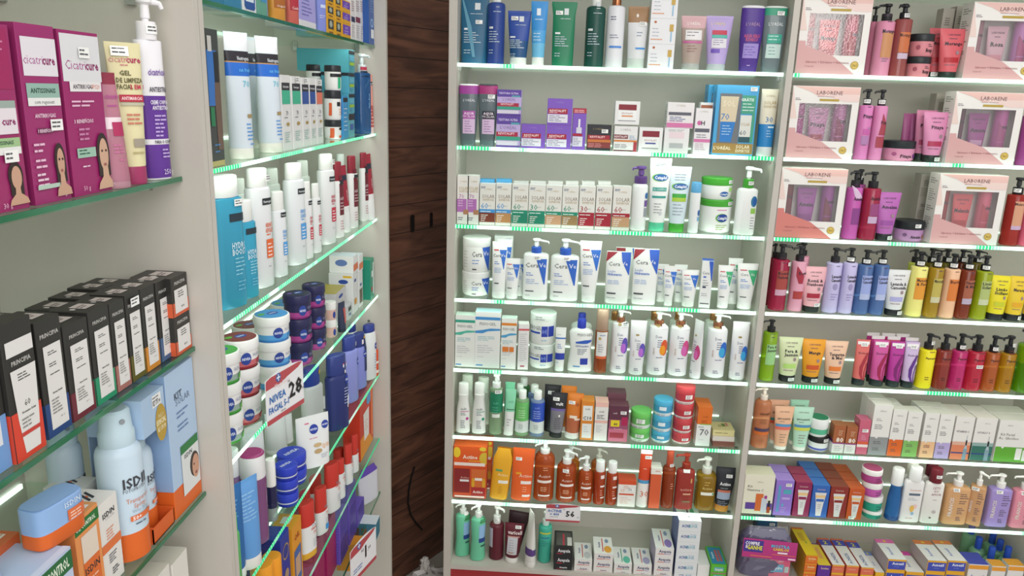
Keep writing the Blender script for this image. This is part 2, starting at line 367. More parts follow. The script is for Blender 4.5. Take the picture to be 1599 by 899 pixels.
def make(kind, key, w, dep, h, hb, col, cap, art, side, top, topc, bands, st, nz, e, body, wt, capart, ch, cw, shl, neck, pumpc, name, lidr):
    if key in _cache: return copy_tree(_cache[key])
    hw, hd = w/2, dep/2; nm = name or NAMES[kind]
    parts = []
    mb = MB(); bd = [(a*h, b*h, c) for a, b, c in bands]
    prof = None
    def surf(pf, box, href):
        def S(u, z, eps):
            a, b, ee = pf.at(z)
            u = max(-a*.985, min(a*.985, u))
            return (u, -b-eps, z) if box else (u*(1+eps/a), -b*(1-abs(u/a)**ee)**(1/ee)-eps, z)
        return S
    if kind in ('box', 'card'):
        secs = [(0, hw, hd), (h, hw, hd)]; mb.loft(secs, col, bd, boxy=True, smooth=False, topc=topc)
        paint(mb, art, surf(Prof(secs), True, h), hw, h, False)
        if side: paint(mb, side, lambda u, z, ep: (-hw-ep, -u, z), hd, h, False)
        if top: paint(mb, top, lambda u, z, ep: (u, z-hd, h+ep), hw, dep, False)
        parts.append(('body', mb)); pf = Prof(secs); box = True
    elif kind == 'pouch':
        secs = [(0, hw*.93, hd), (.03*h, hw*.95, hd), (.2*h, hw*.97, hd*.8), (.55*h, hw*.99, hd*.5), (.8*h, hw, hd*.3), (.96*h, hw*(.9 if wt == 1.3 else wt), hd*.08), (h, hw*(.88 if wt == 1.3 else wt), .0008)]
        mb.loft(secs, col, bd, e=2.4, topc=topc)
        pf = Prof(secs, 2.4); box = False; paint(mb, art, surf(pf, False, h), hw, h, True); parts.append(('body', mb))
    elif kind == 'tube':
        c = ch or .11; hc = c*h; ht = hw*wt
        cm = MB(); cm.loft([(0, hw*.96, hd*.96), (.002, hw, hd), (hc-.002, hw*.99, hd*.99), (hc, hw*.96, hd*.96)], cap, e=2)
        secs = [(hc, hw*.97, hd*.97, 2), (hc+.01*h, hw*1.0, hd*.98, 2), (hc+(h-hc)*.45, hw+(ht-hw)*.5, hd*.72, 2), (hc+(h-hc)*.8, hw+(ht-hw)*.85, hd*.35, 2.2), (.955*h, ht*.985, hd*.1, 2.5), (.965*h, ht, .0012, 3), (h, ht, .001, 3)]
        mb.loft(secs, col, bd, topc=topc); pf = Prof(secs, 2); box = False
        S = surf(pf, False, h); paint(mb, art, S, max(hw, ht), h, True); hw_ref = max(hw, ht)
        parts += [('body', mb), ('cap', cm)]
    elif kind == 'jar':
        lh = (ch or .34)*h; lr = lidr; bh = h-lh
        secs = [(0, hw*.9/lr, hd*.9/lr), (.004, hw/lr*.97, hd/lr*.97), (.5*bh, hw/lr, hd/lr), (bh, hw/lr, hd/lr)]
        bd2 = [(a*bh, b*bh, c) for a, b, c in bands]
        mb.loft(secs, col, bd2, n=28); pf = Prof(secs, 2); box = False; paint(mb, art, surf(pf, False, bh), hw, bh, True)
        lm = MB(); ls = [(0, hw*.99, hd*.99), (.0012, hw, hd), (lh-.0022, hw, hd), (lh-.0006, hw*.97, hd*.97), (lh, hw*.9, hd*.9)]
        lm.loft([(a+bh, b, c) for a, b, c in ls], cap, n=28, topc=topc)
        if top: paint(lm, top, lambda u, z, ep: (u, z-hd, h+ep), hw, dep, False)
        if capart: paint(lm, capart, lambda u, z, ep: (u, -math.sqrt(max(0, 1-(u/hw)**2))*hd-ep, z+bh), hw, lh, True)
        parts += [('jar_body', mb), ('lid', lm)]
    else:
        ee = e or {'oval': 2.6, 'flat': 3.4, 'sq': 5, 'round': 2, '': 2}.get(body, 2)
        if hb is None: hb = h*(.82 if kind == 'bot' else .74)
        s = min(shl*hw, hb*.3); nk = neck
        if body == 'inv': ee = 2.4
        nr = (cw or nk)
        if body == 'wavy':
            secs = [(0, hw*.9, hd*.85), (.01*h, hw, hd), (.12*hb, hw*1.0, hd), (.5*hb, hw*.86, hd*.95), (hb-s*1.1, hw*.97, hd), (hb-s*.5, hw*.85, hd*.9), (hb-s*.12, hw*.6, hd*.7), (hb, hw*nr*.95, hw*nr*.95)]
        elif body == 'inv':
            secs = [(0, hw*.72, hd*.8), (.01*h, hw*.75, hd*.85), (.5*hb, hw*.95, hd), (.86*hb, hw, hd*.9), (hb, hw*.99, hd*.8)]
        elif body == 'taper':
            secs = [(0, hw*.93, hd*.9), (.01*h, hw, hd), (.6*hb, hw*.92, hd*.95), (hb-s*1.6, hw*.7, hd*.8), (hb, hw*nr, hw*nr)]
        else:
            k = min(1, hw*nr*.95/hd) if hd < hw else nr*.95
            secs = [(0, hw*.92, hd*.9), (.0025, hw, hd), (hb-s, hw, hd), (hb-s*.45, hw*.93, hd*.94), (hb-s*.12, hw*.74, hd*.8), (hb, hw*nr*.95, (hw*nr*.95 if hd >= hw*.8 else (hd*nr*.95 if nr >= .7 and kind == 'bot' else min(hw*nr*.95, hd*k))))]
        mb.loft(secs, col, bd, e=ee, n=28)
        pf = Prof(secs, ee); box = False
        paint(mb, art, surf(pf, False, h), hw, h, True); parts.append(('body', mb))
        cm = MB(); r = hw*nr
        if kind == 'bot':
            rd = r if (body in ('', 'round', 'sq', 'wavy') or nr < .7) else min(r, hd*nr)
            if body == 'inv': r = hw*.99
            if cap: cm.loft([(hb-.0004, r*.98, rd*.98), (hb+.001, r, rd), (h-.003, r*.97, rd*.97), (h-.001, r*.9, rd*.9), (h, r*.75, rd*.75)], cap, n=22, topc=topc, bands=[(h-.0035, h, topc)] if topc else ())
            if body == 'wide': pass
            parts.append(('cap', cm))
            if capart: paint(cm, capart, lambda u, z, ep: (u, -math.sqrt(max(0, 1-(u/r)**2))*rd-ep, z+hb), r, h-hb, True)
        elif kind == 'spray':
            cm.loft([(hb-.0004, r*.98, r*.98), (hb+.001, r, r), (hb+(h-hb)*.35, r*.99, r*.99), (hb+(h-hb)*.42, r*.9, r*.9), (h-.003, r*.82, r*.82), (h, r*.68, r*.68)], cap, n=22)
            cm.rod((0, -r*.80, hb+(h-hb)*.72), (0, -r*.92, hb+(h-hb)*.72), r*.16, r*.16, '8a9098', 8)
            parts.append(('spray_cap', cm))
        else:
            H2 = h-hb; cc = hb+H2*.42
            cm.loft([(hb-.0004, r*.96, r*.96), (hb+.001, r, r), (cc-.001, r, r), (cc, r*.9, r*.9)], cap, n=20)
            parts.append(('collar', cm))
            if capart: paint(cm, capart, lambda u, z, ep: (u, -math.sqrt(max(0, 1-(u/r)**2))*r-ep, z+hb), r, cc-hb, True)
            pm = MB(); pc = pumpc or cap; s1 = r*.5
            pm.loft([(cc, s1*.7, s1*.7), (cc+H2*.06, s1*.7, s1*.7), (cc+H2*.08, s1, s1), (h-H2*.2, s1*.9, s1*.9), (h-H2*.14, r*.78, r*.78), (h-H2*.03, r*.8, r*.8), (h, r*.6, r*.6)], pc, n=16)
            a = math.radians(nz); dx, dy = math.sin(a), -math.cos(a); L = max(hw*1.05, .018)
            nzm = MB()
            nzm.rod((dx*r*.4, dy*r*.4, h-H2*.1), (dx*L, dy*L, h-H2*.14), H2*.085, H2*.06, pc, 8)
            nzm.rod((dx*(L-.001), dy*(L-.001), h-H2*.12), (dx*(L+.002), dy*(L+.002), h-H2*.26), H2*.06, H2*.05, pc, 8)
            parts.append(('pump', pm)); parts.append(('nozzle', nzm))
    if st:
        su, sv = st[0], st[1]; sm = MB(); sw, sh2 = min(.0095, hw*.62), .0055
        if len(st) > 2 and kind in ('pump', 'bot', 'jar') and kind != 'box':
            if kind == 'jar': rr, zz = hw, h-lh/2
            else: rr, zz = hw*nr, hb+(h-hb)*(.24 if kind == 'pump' else .5)
            fn = lambda u, z, ep: (u, -math.sqrt(max(0, 1-(u/rr)**2))*rr-ep-.0006, z); sw = min(sw, rr*.75)
            paint(sm, [('r', su-sw/rr, su+sw/rr, zz-sh2, zz+sh2, 'f4f4f2')], lambda u, z, ep: fn(u, z, ep), rr, 1, True)
            paint(sm, [('l', su-sw/rr*.8, su+sw/rr*.8, zz+.0025, 2, .004, '55555a')], lambda u, z, ep: fn(u, z, ep+.0003), rr, 1, True)
        else:
            S = surf(pf, box, h)
            paint(sm, [('r', su-sw/hw, su+sw/hw, sv-sh2/h, sv+sh2/h, 'f4f4f2')], lambda u, z, ep: S(u, z, ep+.0018), hw, h, not box)
            paint(sm, [('l', su-sw/hw*.8, su+sw/hw*.8, sv+.0025/h, 2, .004/h, '55555a')], lambda u, z, ep: S(u, z, ep+.002), hw, h, not box)
        parts.append(('price_sticker', sm))
    if len(parts) == 1: root = parts[0][1].build(nm)
    else:
        root = bpy.data.objects.new(nm, None); COL.objects.link(root); root.empty_display_size = .02
        last = root
        for pn, m in parts:
            o = m.build(pn, last if pn == 'nozzle' else root); last = o
            if pn in ('cap', 'lid', 'collar', 'spray_cap', 'pump') and m.mats:
                cn = colour(m.mats[0])
                if cn != colour(col): o['label'] = cn+' '+pn.replace('_', ' ')
    _cache[key] = root
    return root
# ------------------------------------------------------------------ the room and the cabinets
def tag(o, label, cat, group=None, kind=None):
    if label: o['label'] = label
    if cat: o['category'] = cat
    if group: o['group'] = group
    if kind: o['kind'] = kind
    return o
def slab(name, a, b, m, parent=None, org=None):
    mb = MB(); o_ = org or (0, 0, 0)
    mb.box([a[i]-o_[i] for i in range(3)], [b[i]-o_[i] for i in range(3)], m); o = mb.build(name, parent); o.location = o_; return o
def structure(o, label): o['kind'] = 'structure'; o['label'] = label; o['category'] = o.name.split('_')[0]; return o
structure(slab('floor', (-1.6, -2.2, -.05), (3.0, 3.1, 0), FLOORM), 'beige tiled shop floor under the display cabinets')
structure(slab('wall_back', (-1.6, 3.0, 0), (3.0, 3.08, 2.9), PANEL), 'white wall standing behind the display cabinets')
structure(slab('wall_left', (-1.7, -1.0, 0), (-1.6, 3.08, 2.9), PANEL), 'white side wall of the shop behind the leftmost cabinets')
# diagonal dark wood in the corner
wa = math.radians(33); wl = .98
wo = MB(); wo.box((-.16, 0, 0), (wl, .02, 2.6), WOOD)
for (cx, cz, hw_, hh_) in ((.345, 1.318, .0085, .030),):
    pass
wood = wo.build('wall_corner'); wood.location = (-.78, 2.18, 0); wood.rotation_euler = (0, 0, PI/2-wa)
structure(wood, 'dark brown wood plank panel filling the corner between cabinets')
wM = Matrix.Translation((-.78, 2.18, 0)) @ Matrix.Rotation(PI/2-wa, 4, 'Z')
def wood_at(px, py):
    """point on the wood panel seen at a pixel"""
    d = CW+CR*((px-799.5)/F)-CU*((py-449.5)/F); n = wM.to_3x3() @ Vector((0, -1, 0)); p0 = wM.translation
    t = (p0-EYE).dot(n)/d.dot(n); return wM.inverted() @ (EYE+d*t)
def slot(px, py, hw_, hh_, lab):
    p = wood_at(px, py); mb = MB(); n = 16
    def ring(s, y): return [(math.cos(2*PI*k/n)*hw_*s, y, math.sin(2*PI*k/n)*hw_*s+(hh_-hw_)*(1 if math.sin(2*PI*k/n) > 0 else -1)) for k in range(n)]
    r = [ring(1.25, -.0005), ring(1.25, -.003), ring(1.0, -.003), ring(.95, -.0008)]
    for i in range(3): mb.add(r[i]+r[i+1], [(k, (k+1) % n, n+(k+1) % n, n+k) for k in range(n)], '^2a1710')
    mb.add(r[3], [tuple(range(n))], '^070606')  # near-black face paints in the shade of the cutout; the wood is uncut
    o = mb.build('pull_slot'); o.matrix_world = wM @ Matrix.Translation((p.x, 0, p.z)); return tag(o, lab, 'pull handle', 'finger pulls on the wood panel')
slot(643.5, 349, .0085, .030, 'larger oval finger pull with painted-in shade in dark wood panel')
slot(673, 343, .0055, .026, 'narrow finger pull with painted-in shade in dark wood panel beside middle cabinet')
# black cable lying against the wood
pts = [(646, 728), (641, 745), (637, 765), (636, 785), (640, 803), (648, 815), (658, 826)]
cm = MB(); cp = [wM @ (wood_at(*q)+Vector((0, -.004, 0))) for q in pts]
for a, b in zip(cp, cp[1:]): cm.rod(a, b, .0035, .0035, '^0c0b0b', 8)
tag(cm.build('cable'), 'thin black cable hanging on the dark wood panel', 'cable')

GREENDIM = led('green_lit_edge', 1, .55, .62, 3)
def cabinet(kind, a, b, label, left=True, right=True, z0=.265, htop=2.42, decklen=None, fr=None):
    """a,b: inside extent along the front"""
    root = bpy.data.objects.new('display_cabinet', None); COL.objects.link(root)
    if kind == 'C':
        root.location = ((a+b)/2, 2.43, 0); f = 2.286; bk = 2.58
        B = lambda n, x0, y0, z0_, x1, y1, z1, m=PANEL: slab(n, (x0-root.location.x, y0-root.location.y, z0_), (x1-root.location.x, y1-root.location.y, z1), m, root)
        if left: B('side_panel', a-left, f, 0, a, bk, htop)
        if right: B('side_panel', b, f, 0, b+right, bk, htop)
        B('back_panel', a-(left or 0), bk, 0, b+(right or 0), bk+.015, htop)
        B('top_board', a, f, htop-.02, b, bk, htop)
        B('bottom_board', a, f+.004, z0, b, bk, .280)
        B('plinth', a, f+.012, .0, b, f+.03, z0, '^a82a30')
    else:
        root.location = (-.61, (a+b)/2, 0); f = -.461; bk = -.77
        B = lambda n, x0, y0, z0_, x1, y1, z1, m=PANEL: slab(n, (x0-root.location.x, y0-root.location.y, z0_), (x1-root.location.x, y1-root.location.y, z1), m, root)
        if left: B('side_panel', bk, a-left, 0, f, a, htop)
        if right: B('side_panel', bk, b, 0, f, b+right, htop)
        B('back_panel', bk-.015, a-(left or 0), 0, bk, b+(right or 0), htop)
        B('top_board', bk, a, htop-.02, f, b, htop)
        B('bottom_board', bk, a, .26, f-.004, b, .280)
        B('plinth', f-.03, a, 0, f-.012, b, .26, '^a82a30')
    tag(root, label, 'cabinet'); return root
cabinet('A', -.05, 1.000, 'white display cabinet at the far left holding dark boxes and sunscreens', left=.012, right=.012)
cabinet('B', 1.0265, 2.145, 'white display cabinet of facial creams beside the dark wood panel', left=.0125, right=.018)
cabinet('C', -.285, .656, 'white display cabinet in the middle with seven lit glass shelves', left=.024, right=.018)
cabinet('C', .6765, 1.655, 'white display cabinet at right with pink gift sets on top shelves', left=0, right=.018)
nsh = {}
def shelf(kind, a, b, z, label, strip, back=True, zt=.008, lamp=None):
    root = bpy.data.objects.new('glass_shelf', None); COL.objects.link(root)
    if kind == 'C':
        root.location = ((a+b)/2, 2.43, z); L = (b-a)/2
        slab('glass_pane', (-L, -.130, -zt), (L, .145, 0), GLASS, root)
        if strip: slab('light_strip', (-L, -.1345, -.0095), (L, -.130, .0008), strip, root)
        if back: slab('light_strip', (-L+.01, .1455, -.0045), (L-.01, .1480, .0005), back, root)
        for sx in (-1, 1): slab('shelf_bracket', (sx*L-.006, -.1, -.020), (sx*L+.006, -.085, -zt), '*b8bab8', root)
    else:
        root.location = (-.63, (a+b)/2, z); L = (b-a)/2
        slab('glass_pane', (-.136, -L, -zt), (.1365, L, 0), GLASS, root)
        slab('glass_edge' if strip is GEDGE else 'light_strip', (.1365, -L, -.006), (.1385, L, .0002), strip, root)
        if back: slab('light_strip', (-.1392, -L+.01, -.006), (-.1362, L-.01, .001), back, root)
        for sy in (-1, 1):
            for sx in (-.08, .09): slab('shelf_bracket', (sx-.006, sy*L-.006, -.020), (sx+.006, sy*L+.006, -zt), '*b8bab8', root)
    if lamp:      # light thrown inward by the strip; corner top shelf has only the added lamp
        d = bpy.data.lights.new('strip_light', 'AREA'); d.shape = 'RECTANGLE'; d.size = 2*L-.03; d.size_y = .008; d.energy = lamp[0]; d.color = lamp[1]
        o = bpy.data.objects.new('strip_light', d); COL.objects.link(o); o.parent = root
        if kind == 'C': o.location = (0, -.122, -.012); v = Vector((0, 1, -.55))
        else: o.location = (.128, 0, -.012); v = Vector((-1, 0, -.55))
        q = v.to_track_quat('-Z', 'Y'); o.rotation_euler = q.to_euler()
        if kind != 'C':
            x = Vector((0, 1, 0)); zz = -v.normalized(); y = zz.cross(x); o.rotation_euler = Matrix((x, y, zz)).transposed().to_euler()
        else:
            x = Vector((1, 0, 0)); zz = -v.normalized(); y = zz.cross(x); o.rotation_euler = Matrix((x, y, zz)).transposed().to_euler()
    tag(root, label, 'shelf', 'glass shelves'); return root
ORD = ['top', 'second', 'third', 'fourth', 'fifth', 'sixth', 'seventh', 'eighth']
BACKL = led('white_back_lights', 0, 2.4, .2, 7)
BACKM = led('white_back_lights_side', 1, 3.0, .2, 7)
for i in range(7):
    z = ROWS['C%d' % (i+1)][1]
    shelf('C', -.2835, .651, z, 'clear glass shelf, %s of the middle cabinet, lit front edge' % ORD[i], led('led_strip_front', 0, 2.6, (.38, .47, .54, .5, .47, .49, .38)[i], i*3.1), BACKL, lamp=((.26, .46, .36, .30, .26, .26, .28)[i], (.86, 1, .88)))
    shelf('C', .680, 1.651, z, 'clear glass shelf, %s of the cabinet at right, lit front edge' % ORD[i], led('led_strip_front', 0, 2.4, (.34, .40, .48, .36, .46, .42, .49)[i], 40+i*3.7), BACKL, lamp=(.18, (1, .95, .86)))
shelf('C', -.2835, .651, 2.176, 'clear glass shelf above the middle cabinet top row', GEDGE, None)
shelf('C', .680, 1.651, 2.176, 'clear glass shelf above the right cabinet top row', GEDGE, None)
LG = [GEDGE, led('led_strip_side', 1, 2.0, .60, 1), led('led_strip_side', 1, 2.0, .60, 2), led('led_strip_side', 1, 2.0, .56, 5), led('led_strip_side', 1, .9, .6, 8), GREENDIM, GEDGE]
for i in range(7):
    shelf('B', 1.0285, 2.143, ROWS['B%d' % (i+1)][1], 'clear glass shelf, %s in the corner cabinet of creams' % ORD[i], LG[i], BACKM, lamp=(.34, (.90, 1, .90)) if i < 4 else None)
    if i < 5: shelf('B', -.045, .998, ROWS['B%d' % (i+1)][1], 'clear green-edged glass shelf, %s in the leftmost cabinet' % ORD[i], GEDGE, BACKM if i > 1 else None)
shelf('B', 1.0285, 2.143, 2.21, 'clear glass shelf above the corner cabinet top row', GEDGE, BACKM)
# screw caps on the panels
for (y, z, lab) in ((2.1435, 1.19, 'upper'), (2.1435, .705, 'lower')):
    mb = MB(); mb.rod((0, 0, 0), (0, -.002, 0), .004, .004, '5a5f58', 10); o = mb.build('panel_screw'); o.location = (-.52, y, z)
    tag(o, '%s small dark screw cap in the corner cabinet far side panel' % lab, 'screw', 'screws')
# crumpled bag on the floor
def blob(rx, ry, rz, seed, h, amp=.25):
    rnd = random.Random(seed); mb = MB(); n, m_ = 18, 10; vs = []
    for i in range(m_+1):
        for k in range(n):
            t = PI*i/m_; a = 2*PI*k/n; q = 1+rnd.uniform(-amp, amp)
            vs.append((rx*math.sin(t)*math.cos(a)*q, ry*math.sin(t)*math.sin(a)*q, max(0, rz*(1-math.cos(t)*q))))
    mb.add(vs, [(i*n+k, i*n+(k+1) % n, (i+1)*n+(k+1) % n, (i+1)*n+k) for i in range(m_) for k in range(n)], h, True); return mb
bagE = bpy.data.objects.new('plastic_bag', None); COL.objects.link(bagE); bagE.location = (-.385, 2.50, 0)
blob(.10, .07, .055, 3, 'cfcac6').build('bag_body', bagE)
k_ = blob(.018, .018, .03, 5, 'dad6d0', .3); ko = k_.build('knot', bagE); ko.location = (-.022, 0, .10)
k_ = blob(.024, .02, .018, 8, 'b01c2c', .15); ko = k_.build('red_contents', bagE); ko.location = (-.005, -.055, .055)
tag(bagE, 'crumpled white plastic bag with red contents lying on floor beside dark wood', 'bag')

# ------------------------------------------------------------------ printed designs
I = item
def band(u0, u1, v0, v1, c): return ('r', u0, u1, v0, v1, c)
G1 = '8a8d90'; DK = '3a3d44'
def roche(): return [('r', .0, .38, .80, .90, 'd8dde2'), ('l', -.3, .75, .74, 1, .02, 'c8d4dd'), ('r', -.72, -.28, .50, .53, 'e6eaee'), ('l', -.72, .5, .46, 5, .035, 'b9c9d6'), ('l', -.7, .1, .2, 2, .04, 'b9c9d6')]
def loreal(c2='c8a0d8', t='b02040'): return [('t', "L'ORÉAL", 0, .70, .045, 'e8e4ee'), ('r', -.6, .6, .50, .57, c2), ('r', -.62, .62, .22, .46, 'e2d4ee')]
def revit(c='7a52c0', low='e6e2ee'): return [('t', "L'ORÉAL", .0, .86, .06, 'a080d0', .7), ('r', -.92, .62, .42, .62, 'b01830'), ('T', 'REVITALIFT', -.15, .535, .085, 'f2dce0', .7), ('l', -.85, .1, .46, 1, .05, 'f0c0c8'), ('r', -.95, .65, .08, .40, low), ('l', -.85, .5, .34, 4, .065, '8a86a8')]
def jarpic(lid, bar): return [('r', -.72, .72, .62, .86, lid), ('r', -.74, .74, .18, .60, 'f2f2f2'), ('t', 'REVITALIFT', 0, .48, .07, 'a04048', .6), ('r', -.45, .45, .33, .39, bar), ('r', -.7, .7, .14, .18, '9a9ca0')]
def solar(n, c, low, first=''): return [('t', "L'ORÉAL", .1, .87, .035, 'b9a070', .6), ('t', 'SOLAR', .12, .70, .085, 'a88b50' if first else '8a7460', .78), ('t', 'EXPERTISE', .12, .615, .05, 'a88b50', .7), ('t', n, -.35, .47, .13, c), ('l', .1, .8, .47, 1, .05, 'b8b8b8'), ('r', -1, 1, .30, .385, c), ('r', -1, 1, .07, .30, low), ('l', -.85, .5, .33, 1, .05, 'e8f4f0'), ('l', -.8, .1, .24, 4, .045, 'eee8e0'), ('l', -.85, -.2, .93, 2, .03, '4a5a80')]
def cerave(tri='2a62cc', s=1.0, y=.70, bar=.20): return [('p', [(y-.30*s, .66, .74), (y-.02, .22, .82), (y+.10*s, .02, .84)], tri), ('t', 'Cera', -.28, y, .07*s, '23282e', .52), ('t', 'Ve', .52, y+.005, .07*s, 'f4f6fa', .26), ('l', -.72, -.1, y-.13, 2, .035, '4a78d0'), ('l', -.72, .4, y-.24, 3, .03, '9ab0dc'), ('r', -.74, -.1, bar, bar+.018, '4a4d52'), ('l', -.72, -.2, bar-.06, 1, .03, 'b8bac0')]
def ceratube(tri='2a6ad0', bar=.26): return [('p', [(.52, .56, .62), (.80, .10, .86), (.86, .0, .9)], tri), ('t', 'Cera', -.30, .76, .055, '2c3036', .5), ('t', 'Ve', .45, .765, .055, 'f4f6fa', .3), ('r', -.7, -.1, .845, .865, 'c83040'), ('l', -.6, .1, .65, 2, .035, '4a78d0'), ('l', -.6, .3, .54, 4, .025, '9ab0dc'), ('r', -.55, .0, bar, bar+.02, '4a4d52')]
def fisio(c, w2, sq=None):
    a = [('r', -1, 1, .86, .91, c), ('t', 'FISIOGEL', 0, .79, .05, '555a60', .78), ('p', [(.62, -1, -.4), (.66, -1, .0), (.68, -.4, .98), (.71, .2, .98)], w2), ('l', -.8, .7, .56, 3, .03, '9ac0c8'), ('l', -.8, .5, .40, 4, .04, 'b8bcc0'), ('r', -.9, -.35, .035, .055, '3a8ad0'), ('l', -.8, .1, .2, 1, .03, 'c8c8ca')]
    if sq: a.append(('r', -.8, .0, .34, .44, sq)); a.append(('r', .1, .7, .34, .44, sq))
    return a
def dove(c1, c2, tube=False):
    o = .06 if tube else 0
    return [('e', -.1 if tube else -.15, .80-o, .22, .018, 'a08a50'), ('t', 'Dove', -.05, .64, .045, '3a4870', .3), ('l', -.15, .4, .58, 4, .035, '50587a'), ('e', .56, .46, .36, .13, c1), ('e', .40, .42, .3, .08, c2), ('v', 'KERATIN', -.45, .4, .12, 'c0a090', .3), ('l', -.2, .6, .3, 1, .03, '60688a'), ('l', -.3, .4, .12, 2, .03, '50587a')]
def vult(c='404850', y=.62): return [('t', 'vult', .1, y, .055, c, .5), ('l', -.3, .6, y-.09, 4, .04, G1), ('l', -.3, .3, y-.35, 2, .04, G1)]
def actine(pill='f0e4e0', y=.56): return [('t', 'Actine', .05, y+.0, .05, 'f8e0d0', .62), ('r', -.6, .7, y-.12, y-.075, pill), ('l', -.3, .5, y-.20, 3, .03, 'f0b890'), ('r', -.5, .6, y-.36, y-.335, 'f4e8e4'), ('l', -.1, .4, y+.15, 2, .04, 'f0b890')]
def fruit(name, c='2a2430', box=None, y=.62):
    a = [('t', 'LABORENE', .05, y+.22, .028, '5a4458', .5), ('l', -.2, .5, y+.13, 1, .03, '5a4458')]
    if box: a += [('r', -.5, .72, y-.36, y-.02 if box[1] else y-.2, box[0])]
    a += [('T', n, .1, y-(.06*i), .05, c, .66) for i, n in enumerate(name.split('|'))]
    a += [('e', .45, y-.19, .16, .04, '9a80a0' if not box else box[0]), ('l', -.3, .5, y-.38, 2, .03, '806080')]
    return a
def fruittube(name, bar, c='2a2430'):
    return [('t', 'LABORENE', .05, .88, .035, '5a4458', .5), ('l', -.3, .35, .80, 1, .03, '5a4458')]+[('T', n, .05, .70-(.08*i), .065, c, .62) for i, n in enumerate(name.split('|'))]+[('r', -.5, .48, .32, .42, bar), ('l', -.45, .35, .27, 1, .03, '806070'), ('e', .35, .52, .12, .04, '9a8088')]

# ================================================================== MIDDLE CABINET
# --- top shelf
r = 'C1'
I(r, 'pouch', 714, 757, -6, 'dark teal blue refill pouch wrapped in clear film', '1d5f86', wt=1, dep=.05, w=.083, d=.03, art=roche()+[('p', [(.1, -.1, .1), (.55, -.5, -.2), (.95, -.9, -.8)], '5b98b4')], st=(.3, .62))
I(r, 'bot', 760, 787, -10, 'navy blue round bottle with white cap', '233f90', yb=4, art=roche())
I(r, 'tube', 796, 822, 17, 'short royal blue tube with white cap', '2a4aa4', wt=1.42, ch=.14, bands=[(.14, .45, '1f4f86')], art=roche(), st=(-.5, .86))
I(r, 'tube', 830, 849, 2, 'slim sky blue tube with white cap', '2f8fdc', wt=1.4, ch=.13, bands=[(.13, .35, '68bce8'), (.35, .55, '46a4e4')], art=[('r', -.3, .15, .78, .89, 'e4ecf4'), ('l', -.5, .5, .72, 1, .03, 'c8e4f8'), ('l', -.6, .4, .5, 3, .05, 'c8e4f8')])
I(r, 'pouch', 860, 895, 3, 'large green refill pouch', '127a52', wt=1.14, dep=.045, art=roche(), st=(-.4, .83))
I(r, 'bot', 911, 941, -8, 'dark green round bottle with white cap', '12493f', yb=10, art=roche())
I(r, 'bot', 943, 971, -22, 'white round bottle with copper neck', 'e2e2e8', cap='*b87048', yb=9, art=[('l', -.6, .2, .62, 2, .03, '50587a'), ('l', -.6, .4, .4, 2, .03, '8088a0'), ('r', -.6, .7, .245, .27, '4a88dc')])
I(r, 'tube', 978, 1005, 10, 'white tube with bronze top', 'dedfe2', cap='c8d4cc', wt=1.2, ch=.16, bands=[(.74, 1, 'a27a54')], art=[('l', -.1, .5, .58, 2, .05, '7080a0'), ('r', -.15, .75, .31, .34, '3f90dc'), ('e', -.1, .85, .1, .03, 'f0e8e0')], st=(.5, .72))
I(r, 'box', 1010, 1051, [69, 28, -14], 'white carton printed with syringe picture', 'e6e6ea', dep=.05, art=[('e', -.6, .86, .1, .05, 'b86030'), ('l', -.8, -.2, .6, 3, .14, 'b0b4c4'), ('r', -.9, .0, .16, .2, 'e09a70'), ('r', .5, .8, .5, .78, 'c8a040'), ('r', .6, .7, .1, .5, '88b8dc')])
I(r, 'tube', 1063, 1091, 25, 'dusty pink brown squeeze tube', 'b09a90', cap='a8a8a4', wt=1.4, ch=.13, bands=[(.78, 1, 'd8aab0')], art=[('T', "L'ORÉAL", 0, .86, .05, 'f0e4e4', .5), ('r', -.6, .65, .56, .74, 'e8e4e6'), ('l', -.5, .5, .7, 2, .06, '6a6a74'), ('r', -.75, .7, .50, .54, 'c8609a'), ('l', -.4, .4, .45, 3, .05, '9a6a60')])
I(r, 'tube', 1102, 1131, 25, 'lilac squeeze tube with grey cap', 'b9a2dc', cap='b4bcc0', wt=1.45, ch=.13, art=[('t', "L'ORÉAL", -.1, .86, .05, 'e8d890', .6), ('r', -.5, .55, .66, .74, 'c83850'), ('r', -.5, .6, .60, .655, '50b8a8'), ('r', -.5, .55, .42, .59, 'e0dce4'), ('l', -.4, .4, .56, 3, .04, '9088a8'), ('r', -.5, .1, .33, .40, '6a48b8')])
I(r, 'bot', 1147, 1186, 9, 'deep purple shampoo bottle with red writing', '4b2c8e', cap='e8e6ec', body='inv', dep=.035, w=.066, yb=13, art=[('t', "L'ORÉAL", 0, .72, .05, 'b08ab0', .6), ('T', 'AQUA HIALU', 0, .545, .05, 'd05080', .66), ('T', 'RÔNICO', 0, .49, .05, 'd05080', .5), ('r', -.62, .62, .21, .43, '9a84d0'), ('l', -.5, .5, .38, 4, .04, '6a50b0'), ('l', -.2, .2, .1, 1, .03, 'c0a8e0')])
I(r, 'bot', 1190, 1229, 10, 'clear grey bottle with green cap band', '~8c9ca2', cap='e4eae6', body='inv', dep=.035, w=.066, yb=13, bands=[(.86, 1, '2e9a78')], art=[('t', "L'ORÉAL", 0, .73, .05, 'e8eef0', .6), ('r', -.6, .6, .44, .58, '38a890'), ('l', -.5, .5, .55, 2, .05, 'd0f0e8'), ('r', -.6, .6, .22, .43, 'c4ddd8'), ('l', -.4, .4, .38, 3, .05, '70a098')], st=(.3, .89))
